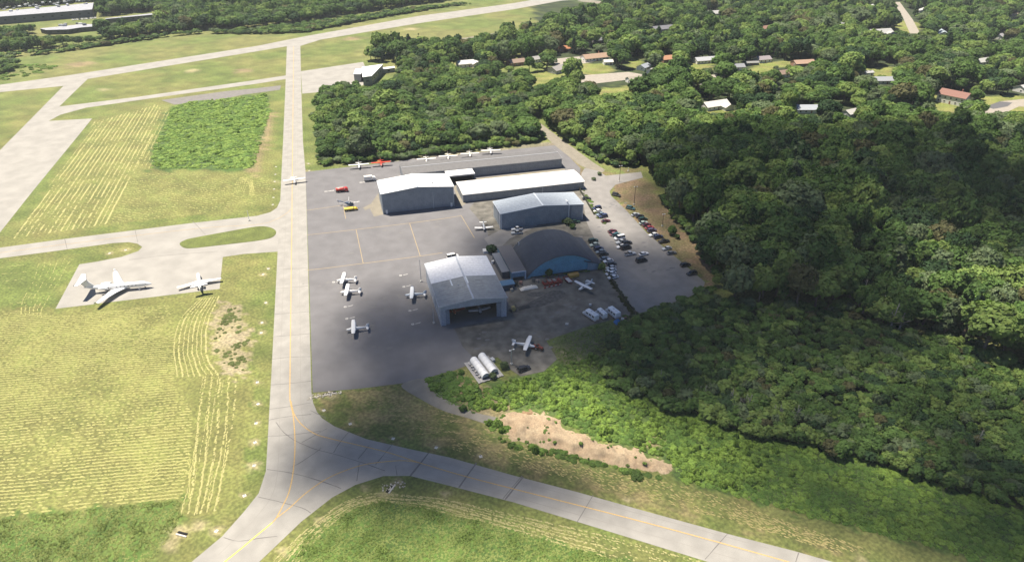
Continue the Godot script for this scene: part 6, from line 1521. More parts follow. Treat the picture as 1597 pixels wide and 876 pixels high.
func sheeted(called: String, label: String, category: String, at: Vector2, w: float, d: float, h: float, turn: float, c: Color):
	var st := new_st(false)
	var n := 18
	var m := 10
	var f := func(i: int, j: int) -> Vector3:
		var u := 2.0 * i / n - 1.0
		var v := 2.0 * j / m - 1.0
		var edge := (1.0 - pow(absf(u), 4.0)) * (1.0 - pow(absf(v), 4.0))
		return Vector3(u * w / 2 + 0.2 * nz_c.get_noise_2d(i * 2.0, j * 2.0), h * edge * (0.75 + 0.5 * nz_c.get_noise_2d(i * 3.0 + at.x, j * 3.0)) + 0.02, v * d / 2 + 0.2 * nz_c.get_noise_2d(j * 2.0, i * 2.0))
	for i in n:
		for j in m: quad(st, f.call(i, j), f.call(i + 1, j), f.call(i + 1, j + 1), f.call(i, j + 1), Vector3.UP)
	var o := part(called, st, mt(c, 0.6), self)
	o.position = v3(at, 0.06)
	o.rotation.y = turn
	tag(o, label, category)

# ---------------------------------------------------------------- hay rows and rough grass
func multi(called: String, mesh: Mesh, m: Material, xf: Array, cols: Array, parent: Node) -> MultiMeshInstance3D:
	var mm := MultiMesh.new()
	mm.transform_format = MultiMesh.TRANSFORM_3D
	mm.use_colors = true
	mm.mesh = mesh
	mm.instance_count = xf.size()
	for k in xf.size():
		mm.set_instance_transform(k, xf[k])
		mm.set_instance_color(k, cols[k])
	var o := MultiMeshInstance3D.new()
	o.name = called if parent != self else numbered(called)
	o.multimesh = mm
	o.material_override = m
	parent.add_child(o, true)
	o.set_meta("kind", "stuff")
	return o

func hay_clump() -> Mesh:
	var st := new_st()
	var n := 7
	var top := []
	for k in n:
		var a := TAU * k / n
		var r := 0.5 * rng.randf_range(0.75, 1.15)
		top.append([Vector3(cos(a) * r, 0.0, sin(a) * r), Vector3(cos(a + 0.2) * r * 0.5, 1.0 * rng.randf_range(0.7, 1.0), sin(a + 0.2) * r * 0.5)])
	for k in n:
		var q: Array = top[k]
		var w: Array = top[(k + 1) % n]
		for v in [[q[0], w[0], w[1]], [q[0], w[1], q[1]], [q[1], w[1], Vector3(0, 0.9, 0)]]:
			st.set_color(Color(1, 1, 1))
			tri(st, v[0], v[1], v[2], Vector3.UP)
	st.generate_normals()
	return st.commit()

func hay_row(xf: Array, cs: Array, pts: PackedVector2Array, poly: PackedVector2Array, width: float, step: float, keep: float, c0: Color, c1: Color, wander := 0.25):
	var left := 0.0
	for i in pts.size() - 1:
		var a := pts[i]
		var b := pts[i + 1]
		var L := a.distance_to(b)
		var d := (b - a) / maxf(L, 0.001)
		var turn := atan2(-d.y, d.x)
		var s := left
		while s < L:
			var p := a + d * s + Vector2(-d.y, d.x) * (rng.randf_range(-1, 1) * wander + nz_b.get_noise_2d(a.x + d.x * s, a.y + d.y * s) * 0.28)
			s += step * rng.randf_range(0.7, 1.4)
			if rng.randf() > keep * (0.75 + 0.8 * nz_a.get_noise_2d(p.x * 2, p.y * 2)): continue
			if poly.size() and not Geometry2D.is_point_in_polygon(p, poly): continue
			var w := width * rng.randf_range(0.6, 1.35)
			xf.append(Transform3D(Basis(Vector3.UP, turn + rng.randf_range(-0.2, 0.2)) * Basis.from_scale(Vector3(step * rng.randf_range(1.2, 2.4), rng.randf_range(0.06, 0.14), w)), v3(p, -0.01)))
			cs.append(c0.lerp(c1, rng.randf()))
		left = s - L

func build_fields():
	var clump := hay_clump()
	var hay_m := mt(Color(1, 1, 1), 0.95, 0.0, null, 0.1, null, 0.01, true)
	var xf := []
	var cs := []
	var gold := Color(0.37, 0.35, 0.135)
	var bold := Color(0.375, 0.345, 0.155)
	var straw := Color(0.315, 0.31, 0.11)
	# near field: rows lying across
	var near := PackedVector2Array([Vector2(-195.0, -281.8), Vector2(-118.2, -259.7), Vector2(-110.4, -255.2), Vector2(-70.9, -253.3), Vector2(-64.9, -230.8), Vector2(-61.7, -199.4), Vector2(-54.0, -184.3), Vector2(-52.6, -166.5), Vector2(-52.1, -147.0), Vector2(-97.5, -152.8), Vector2(-136.6, -157.7)])
	var a: Vector2 = Vector2(-97.6, -153.3)
	var b: Vector2 = Vector2(-53.3, -147.5)
	var d := (b - a).normalized()
	var side := Vector2(d.y, -d.x)
	if side.y > 0: side = -side
	for k in 92:
		var o := a + side * (k * 1.28 + 0.3)
		hay_row(xf, cs, PackedVector2Array([o - d * 130, o + d * 190]), near, 0.42 if k > 30 else 0.5, 0.65, 0.95 if k > 16 else 1.1, gold, straw, 0.14)
	# bold rows curling round the bare patch, then running south
	for k in 8:
		var f := k / 7.0
		var w := 0.42 if k % 3 != 1 else 0.65
		var p: Array = []
		var o: Array = [Vector2(-59.4, -254.1), Vector2(-64.0, -243.4), Vector2(-65.2, -231.8), Vector2(-64.5, -221.3), Vector2(-62.8, -212.3), Vector2(-61.1, -203.8)]
		var n: Array = [Vector2(-52.2, -254.1), Vector2(-54.3, -240.7), Vector2(-54.6, -229.7), Vector2(-53.2, -215.8), Vector2(-51.7, -210.0), Vector2(-48.0, -200.9)]
		for i in 6: p.append(o[i].lerp(n[i], f))
		hay_row(xf, cs, curve(p, 6), PackedVector2Array(), w, 0.5, 1.1, bold, gold, 0.12)
	for k in 10:
		var f := k / 9.0
		var p: Array = []
		var o: Array = [Vector2(-52.9, -201.2), Vector2(-52.2, -180.7), Vector2(-51.7, -166.3), Vector2(-51.4, -151.0), Vector2(-51.6, -140.6)]
		var n: Array = [Vector2(-42.3, -198.3), Vector2(-41.6, -177.8), Vector2(-41.7, -163.5), Vector2(-42.2, -148.4), Vector2(-43.2, -140.5)]
		for i in 5: p.append(o[i].lerp(n[i], f) + Vector2(0.5 * sin(k * 3.7 + i), 0))
		hay_row(xf, cs, curve(p, 6), PackedVector2Array(), [0.35, 0.6, 0.3, 0.5][k % 4], 0.5, [1.0, 1.1, 0.6, 0.8][(k * 3) % 4], bold, gold, 0.16)
	for k in 4:
		hay_row(xf, cs, curve([Vector2(-61.7, -149.8), Vector2(-53.2, -149.1), Vector2(-51.3, -147.7)] if k == 0 else [Vector2(-69.5, -150.8), Vector2(-56.5, -152.4).lerp(Vector2(-58.8, -168.2), k / 4.0), Vector2(-51.7, -153.0).lerp(Vector2(-53.3, -169.4), k / 4.0), Vector2(-50.6, -147.3)], 6), PackedVector2Array(), 0.35, 0.5, 0.8, gold, straw, 0.1)
	# headland along the left of the stand
	for k in 6:
		var p: Array = []
		var o: Array = [Vector2(-130.5, -304.0), Vector2(-127.9, -286.3), Vector2(-127.1, -270.7), Vector2(-124.5, -260.5)]
		var n: Array = [Vector2(-118.2, -305.4), Vector2(-117.9, -286.3), Vector2(-118.1, -264.4), Vector2(-116.4, -256.4)]
		for i in 4: p.append(o[i].lerp(n[i], k / 5.0))
		hay_row(xf, cs, curve(p, 5), PackedVector2Array(), 0.4, 0.6, 0.8, gold, straw, 0.15)
	for k in 8:
		hay_row(xf, cs, PackedVector2Array([Vector2(-194.8, -310.2).lerp(Vector2(-179.3, -274.6), k / 7.0), Vector2(-137.4, -310.7).lerp(Vector2(-123.4, -262.5), k / 7.0)]), PackedVector2Array(), 0.35, 0.7, 0.5, gold, straw, 0.2)
	# far striped field
	var far := PackedVector2Array([Vector2(-202.9, -328.7), Vector2(-150.6, -333.5), Vector2(-153.5, -479.6), Vector2(-155.6, -515.8), Vector2(-147.4, -522.5), Vector2(-120.8, -550.5), Vector2(-115.5, -535.7), Vector2(-113.1, -483.0), Vector2(-105.0, -413.1), Vector2(-112.1, -408.9), Vector2(-110.2, -338.6), Vector2(-128.4, -335.7), Vector2(-154.5, -333.2)])
	a = Vector2(-111.5, -338.2)
	b = Vector2(-112.0, -414.0)
	d = (b - a).normalized()
	side = Vector2(-absf(d.y), d.x * signf(d.y) * -1.0).normalized()
	side = Vector2(d.y, -d.x)
	if side.x > 0: side = -side
	for k in 60:
		var o := a + side * (k * 2.35)
		hay_row(xf, cs, PackedVector2Array([o - d * 130, o + d * 240]), far, 0.95 if k % 2 == 0 else 0.6, 0.8, 1.1 if k % 2 == 0 else 0.8, bold, gold, 0.14)
	for k in 4:
		var o := a - side * (1.0 + k * 2.35)
		hay_row(xf, cs, PackedVector2Array([o + d * 60, o + d * 240]), PackedVector2Array([Vector2(-114.2, -402.5), Vector2(-114.8, -439.8), Vector2(-119.6, -491.7), Vector2(-120.8, -550.5), Vector2(-108.3, -533.8), Vector2(-108.2, -481.6), Vector2(-103.2, -412.6)]), 0.6, 0.9, 1.0, gold, straw, 0.2)
	var cross := PackedVector2Array([Vector2(-111.0, -406.6), Vector2(-46.4, -388.8), Vector2(-36.3, -376.2), Vector2(-35.5, -347.1), Vector2(-71.9, -338.6), Vector2(-109.6, -338.4)])
	a = Vector2(-111.6, -378.4)
	b = Vector2(-81.7, -359.0)
	d = (b - a).normalized()
	side = Vector2(-d.y, d.x)
	for k in range(-24, 24):
		var o := a + side * (k * 2.3)
		hay_row(xf, cs, PackedVector2Array([o - d * 60, o + d * 130]), cross, 0.45, 0.9, 0.45, gold, straw, 0.3)
	# curls at the field's corner, rows on the near verges
	for k in 6:
		hay_row(xf, cs, curve([Vector2(-53.9, -362.6).lerp(Vector2(-49.1, -363.0), k / 5.0), Vector2(-53.9, -376.3).lerp(Vector2(-48.4, -373.8), k / 5.0), Vector2(-51.0, -384.1), Vector2(-45.9, -378.8).lerp(Vector2(-46.9, -371.5), k / 5.0), Vector2(-43.5, -355.3).lerp(Vector2(-46.1, -356.0), k / 5.0)], 6), PackedVector2Array(), 0.4, 0.6, 0.8, gold, straw, 0.1)
	for k in 9:
		var f := k / 8.0
		var p: Array = []
		var o: Array = [Vector2(-30.0, -117.9), Vector2(-21.2, -126.8), Vector2(-11.2, -133.4), Vector2(-2.2, -134.9), Vector2(6.2, -132.3), Vector2(17.4, -127.6), Vector2(29.6, -119.6), Vector2(47.4, -109.1), Vector2(61.4, -100.4), Vector2(80.5, -87.0)]
		var n: Array = [Vector2(-23.5, -116.1), Vector2(-17.7, -124.2), Vector2(-8.6, -131.0), Vector2(-0.8, -131.7), Vector2(5.8, -129.2), Vector2(15.0, -124.2), Vector2(27.1, -116.4), Vector2(45.4, -103.6), Vector2(57.5, -95.7), Vector2(69.0, -88.0)]
		for i in 10: p.append(o[i].lerp(n[i], f) + Vector2(0, 0.25 * sin(k * 2.3 + i * 1.7)))
		hay_row(xf, cs, curve(p, 5), PackedVector2Array(), 0.3 if k % 2 else 0.45, 0.42, 0.55 if k in [2, 5] else 0.85, Color(0.37, 0.33, 0.155), Color(0.30, 0.285, 0.12), 0.14)
	for k in 16:
		var f := k / 15.0
		var p: Array = []
		var o: Array = [Vector2(20.9, -146.3), Vector2(37.5, -135.2), Vector2(53.1, -124.6), Vector2(67.9, -114.6), Vector2(87.3, -101.1), Vector2(107.2, -86.2)]
		var n: Array = [Vector2(29.4, -149.5), Vector2(49.6, -136.8), Vector2(61.3, -126.1), Vector2(78.5, -116.7), Vector2(95.5, -102.1), Vector2(116.2, -83.4)]
		for i in 6: p.append(o[i].lerp(n[i], f) + Vector2(0, 0.3 * sin(k * 2.9 + i)))
		hay_row(xf, cs, curve(p, 5), PackedVector2Array(), 0.32, 0.55, 0.38, Color(0.38, 0.31, 0.14), Color(0.28, 0.25, 0.10), 0.4)
	for k in 60:
		var p: Vector2 = Vector2(-1.9, -174.7).lerp(Vector2(34.3, -145.3), rng.randf()) + Vector2(rng.randf_range(-5, 5), rng.randf_range(-7, 7))
		var e := p + Vector2(rng.randf_range(2, 6), rng.randf_range(0.6, 2.4))
		hay_row(xf, cs, PackedVector2Array([p, e]), PackedVector2Array(), 0.3, 0.5, 0.9, Color(0.36, 0.28, 0.14), Color(0.27, 0.23, 0.10), 0.2)
	var hay := multi("hay_rows", clump, hay_m, xf, cs, self)
	tag(hay, "pale mown hay lying in rows over the airfield's meadows", "hay", "", "stuff")
	# tall rough grass, tufts of blades
	var tuft := new_st()
	for k in 26:
		var r := Vector2.from_angle(rng.randf() * TAU)
		var p := Vector3(r.x, 0, r.y) * rng.randf_range(0.0, 0.42)
		var lean := Vector3(rng.randf_range(-0.5, 0.5), rng.randf_range(0.4, 1.0), rng.randf_range(-0.5, 0.5))
		var s := Vector3(-r.y, 0, r.x) * rng.randf_range(0.05, 0.11)
		var g := rng.randf_range(0.8, 1.2)
		tuft.set_color(Color(g, g, g * 0.9))
		tri(tuft, p - s, p + s, p + lean, Vector3(r.x, 0.3, r.y))
	tuft.generate_normals()
	var tuft_mesh := tuft.commit()
	xf = []
	cs = []
	for q in [[PackedVector2Array([Vector2(-115.7, -154.8), Vector2(-97.3, -152.3), Vector2(-53.0, -146.8), Vector2(-51.6, -140.6), Vector2(-54.0, -134.6), Vector2(-56.4, -128.5), Vector2(-58.3, -123.0), Vector2(-108.7, -136.8)]), 0.62, Color(0.34, 0.37, 0.13), Color(0.24, 0.31, 0.085)], [PackedVector2Array([Vector2(-19.9, -125.2), Vector2(-8.8, -131.4), Vector2(-1.1, -132.0), Vector2(7.2, -129.1), Vector2(15.0, -124.2), Vector2(27.1, -116.6), Vector2(45.4, -103.6), Vector2(60.3, -94.2), Vector2(54.2, -92.0), Vector2(-25.7, -114.0)]), 0.55, Color(0.33, 0.38, 0.125), Color(0.22, 0.31, 0.075)], [PackedVector2Array([Vector2(19.6, -180.5), Vector2(25.5, -181.8), Vector2(32.1, -181.4), Vector2(35.7, -172.7), Vector2(31.6, -159.2), Vector2(24.6, -165.2), Vector2(20.7, -172.7)]), 0.7, Color(0.20, 0.32, 0.07), Color(0.13, 0.24, 0.05)], [PackedVector2Array([Vector2(66.7, -184.4), Vector2(72.8, -192.1), Vector2(101.5, -196.5), Vector2(104.0, -193.1), Vector2(85.2, -173.5), Vector2(69.2, -168.7), Vector2(65.1, -175.3)]), 0.8, Color(0.24, 0.32, 0.08), Color(0.16, 0.24, 0.055)], [PackedVector2Array([Vector2(85.9, -148.9), Vector2(112.3, -125.0), Vector2(133.9, -110.9), Vector2(146.7, -97.2), Vector2(163.6, -82.9), Vector2(173.4, -72.6), Vector2(161.7, -63.4), Vector2(142.4, -70.5), Vector2(134.7, -78.3), Vector2(122.8, -86.6), Vector2(98.1, -104.1), Vector2(81.2, -118.1)]), 0.75, Color(0.24, 0.38, 0.08), Color(0.15, 0.28, 0.055)]]:
		var bb := bounds(q[0])
		var n := int(bb.get_area() / (q[1] * q[1]))
		for k in mini(n, 26000):
			var p := bb.position + Vector2(rng.randf(), rng.randf()) * bb.size
			if not Geometry2D.is_point_in_polygon(p, q[0]): continue
			var t := nz_b.get_noise_2d(p.x * 1.6, p.y * 1.6)
			var s := rng.randf_range(0.5, 1.1) * (1.0 + t * 0.5)
			xf.append(Transform3D(Basis(Vector3.UP, rng.randf() * TAU) * Basis.from_scale(Vector3(s, s * (0.36 + 0.25 * t), s)), v3(p)))
			cs.append(q[2].lerp(q[3], clampf(0.5 + t + rng.randf_range(-0.3, 0.3), 0, 1)))
	tag(multi("rough_grass", tuft_mesh, mt(Color(1, 1, 1), 0.9, 0.0, null, 0.1, null, 0.01, true), xf, cs, self), "tall rough grass left unmown in the meadows", "grass", "", "stuff")

# ---------------------------------------------------------------- trees and bushes
# a crown of leaf clumps: many small folded leaf faces spread over lobes; radius 1, centred a little above its base
func crown(seed_: int, lobes: int, per: int, leaf: float, squash: float, tall := false) -> ArrayMesh:
	var r := RandomNumberGenerator.new()
	r.seed = seed_
	var list := []
	for i in lobes:
		var u := (i + 0.5) / lobes
		var yy := 1.0 - 1.45 * u
		if tall: yy = 1.0 - 1.9 * u
		var a := i * 2.39996 + r.randf_range(-0.5, 0.5)
		var h := sqrt(maxf(0.0, 1.0 - yy * yy))
		if tall: h = 0.15 + 0.62 * u
		var rad := r.randf_range(0.17, 0.36) * (0.7 if tall else 1.0) * (1.0 if lobes > 20 else 1.25)
		var c := Vector3(cos(a) * h, yy * squash, sin(a) * h) * (1.05 - rad) * r.randf_range(0.72, 1.16)
		list.append([c, rad, r.randf_range(0.62, 1.3)])
	var vs := PackedVector3Array()
	var ns := PackedVector3Array()
	var cs := PackedColorArray()
	for l in list:
		for k in per:
			var d := Vector3(r.randfn(), r.randfn(), r.randfn()).normalized()
			if d.y < -0.55 and r.randf() < 0.7: continue
			var p: Vector3 = l[0] + d * l[1] * r.randf_range(0.72, 1.1)
			var hidden := false
			for o in list:
				if o[0] != l[0] and p.distance_to(o[0]) < o[1] * 0.72:
					hidden = true
					break
			if hidden: continue
			var out := (d * 0.75 + p.normalized() * 0.45 + Vector3(0, 0.2, 0)).normalized()
			var n := (out + Vector3(r.randfn(), r.randfn(), r.randfn()) * 0.45).normalized()
			var x := n.cross(Vector3(r.randfn(), r.randfn(), r.randfn())).normalized()
			var y := n.cross(x)
			var s := leaf * r.randf_range(0.55, 1.3)
			var tone: float = l[2] * r.randf_range(0.8, 1.2)
			var c := Color(tone * r.randf_range(0.92, 1.12), tone, tone * r.randf_range(0.85, 1.1))
			var sn := (n * 0.8 + out * 0.35).normalized()
			var q := [p - x * s, p - y * s * 0.7 - n * s * 0.25, p + x * s, p + y * s * 0.7 - n * s * 0.25]
			for t in [0, 1, 2, 0, 2, 3]:
				vs.append(q[t])
				ns.append(sn)
				cs.append(c)
	for i in range(0, vs.size(), 3):
		if (vs[i + 2] - vs[i]).cross(vs[i + 1] - vs[i]).dot(ns[i]) < 0.0:
			var t := vs[i + 1]
			vs[i + 1] = vs[i + 2]
			vs[i + 2] = t
	return mesh_of(vs, cs, PackedInt32Array(), ns)

# tapered trunk with limbs, unit height
func trunk_mesh(seed_: int, limbs: int, bare := false) -> ArrayMesh:
	var r := RandomNumberGenerator.new()
	r.seed = seed_
	var st := new_st(false)
	var tip := Vector3(r.randf_range(-0.04, 0.04), 1.0 if bare else 0.72, r.randf_range(-0.04, 0.04))
	var mid := Vector3(tip.x * 0.3, 0.35, tip.z * 0.3)
	tube(st, Vector3(0, -0.02, 0), mid, 0.032, 0.022, 7)
	tube(st, mid, tip, 0.022, 0.006, 6)
	for i in limbs:
		var y := r.randf_range(0.28, 0.85 if bare else 0.62)
		var a := i * 2.4 + r.randf()
		var p := mid.lerp(tip, clampf((y - 0.35) / 0.6, 0, 0.95))
		var L := r.randf_range(0.14, 0.3) * (1.15 - y)
		var e := p + Vector3(cos(a) * L, L * r.randf_range(0.5, 1.2), sin(a) * L)
		tube(st, p, e, 0.010, 0.003, 5)
		if bare:
			for j in 2: tube(st, p.lerp(e, 0.55), p.lerp(e, 0.55) + Vector3(r.randf_range(-0.07, 0.07), 0.09, r.randf_range(-0.07, 0.07)), 0.005, 0.002, 4)
	st.generate_normals()
	return st.commit()

func leaf_material(c: Color) -> StandardMaterial3D:
	var key := ["leaf", c]
	if mats.has(key): return mats[key]
	var m := StandardMaterial3D.new()
	m.albedo_color = c.linear_to_srgb()
	m.vertex_color_use_as_albedo = true
	m.roughness = 0.75
	m.metallic_specular = 0.3
	m.backlight_enabled = true
	m.backlight = Color(0.62, 0.70, 0.35)
	mats[key] = m
	return m

# points about one spacing apart inside an outline
func scatter(poly: PackedVector2Array, gap: float, jitter := 0.42) -> Array:
	var out := []
	var b := bounds(poly)
	var row := 0
	var y := b.position.y
	while y < b.end.y:
		var x := b.position.x + (gap / 2 if row % 2 else 0.0)
		while x < b.end.x:
			var p := Vector2(x, y) + Vector2(rng.randf_range(-1, 1), rng.randf_range(-1, 1)) * gap * jitter
			if Geometry2D.is_point_in_polygon(p, poly): out.append(p)
			x += gap
		y += gap * 0.87
		row += 1
	return out

const SHORT := {"in the tall dark forest right of the car park": "in the dark forest", "in the swamp thicket between forest and scrub": "in the swamp thicket", "in the wood behind the hangars": "behind the hangars", "along the edge of the wood behind the hangars": "edging the wood behind the hangars", "between the access road and the forest": "beside the access road", "along the forest's foot beside the reddish bank": "at the forest's foot"}
var KEEP_CLEAR := []     # outlines where nothing tall grows
var cam_ground := Vector2.ZERO

func blocked(p: Vector2, reach: float) -> bool:
	for c in KEEP_CLEAR:
		if Geometry2D.is_point_in_polygon(p, c): return true
	for h in house_at:
		var d: Vector2 = p - h[0]
		if d.length() < h[1] * 0.55 + reach * 0.6: return true
		# gardens lie open to the south-west of the houses
		var f := d.dot(Vector2(-0.5, 0.87))
		if f > 0.0 and f < h[1] * 0.55 + 16.0 and absf(d.dot(Vector2(0.87, 0.5))) < h[1] * 0.55: return true
	return false

# trees between the viewer's side and a garden, lawn or street stay low enough not to fill it
func height_cap(p: Vector2) -> float:
	var away := p.normalized()
	var fall := 145.0 / p.length()
	var cap := 99.0
	if p.y > -300.0: return cap
	for h in house_at:
		var d: Vector2 = h[0] - p
		var s := d.dot(away)
		if s > 0.0 and s < 70.0 and absf(d.dot(Vector2(-away.y, away.x))) < h[1] * 0.5: cap = minf(cap, s * fall * 0.7 + 0.3)
	for l in KEEP_CLEAR:
		for s in [6.0, 14.0, 24.0, 36.0, 50.0, 66.0]:
			if Geometry2D.is_point_in_polygon(p + away * s, l):
				cap = minf(cap, s * fall * 0.8 + 0.8)
				break
	return cap

# how large a thing of that size shows in the photograph, 0 outside the frame
func shown(p: Vector2, size: float) -> float:
	var v := Vector3(p.x, size * 0.5 - 145.0, p.y)
	v = Basis.from_euler(Vector3(deg_to_rad(-30.8045), deg_to_rad(-15.3814), 0)).inverse() * v
	if v.z > -10: return 0.0
	var x := v.x / -v.z / tan(deg_to_rad(22.45)) * 561.0 / 1024.0
	var y := v.y / -v.z / tan(deg_to_rad(22.45))
	return size / -v.z if absf(x) < 1.0 and absf(y) < 1.0 else 0.0

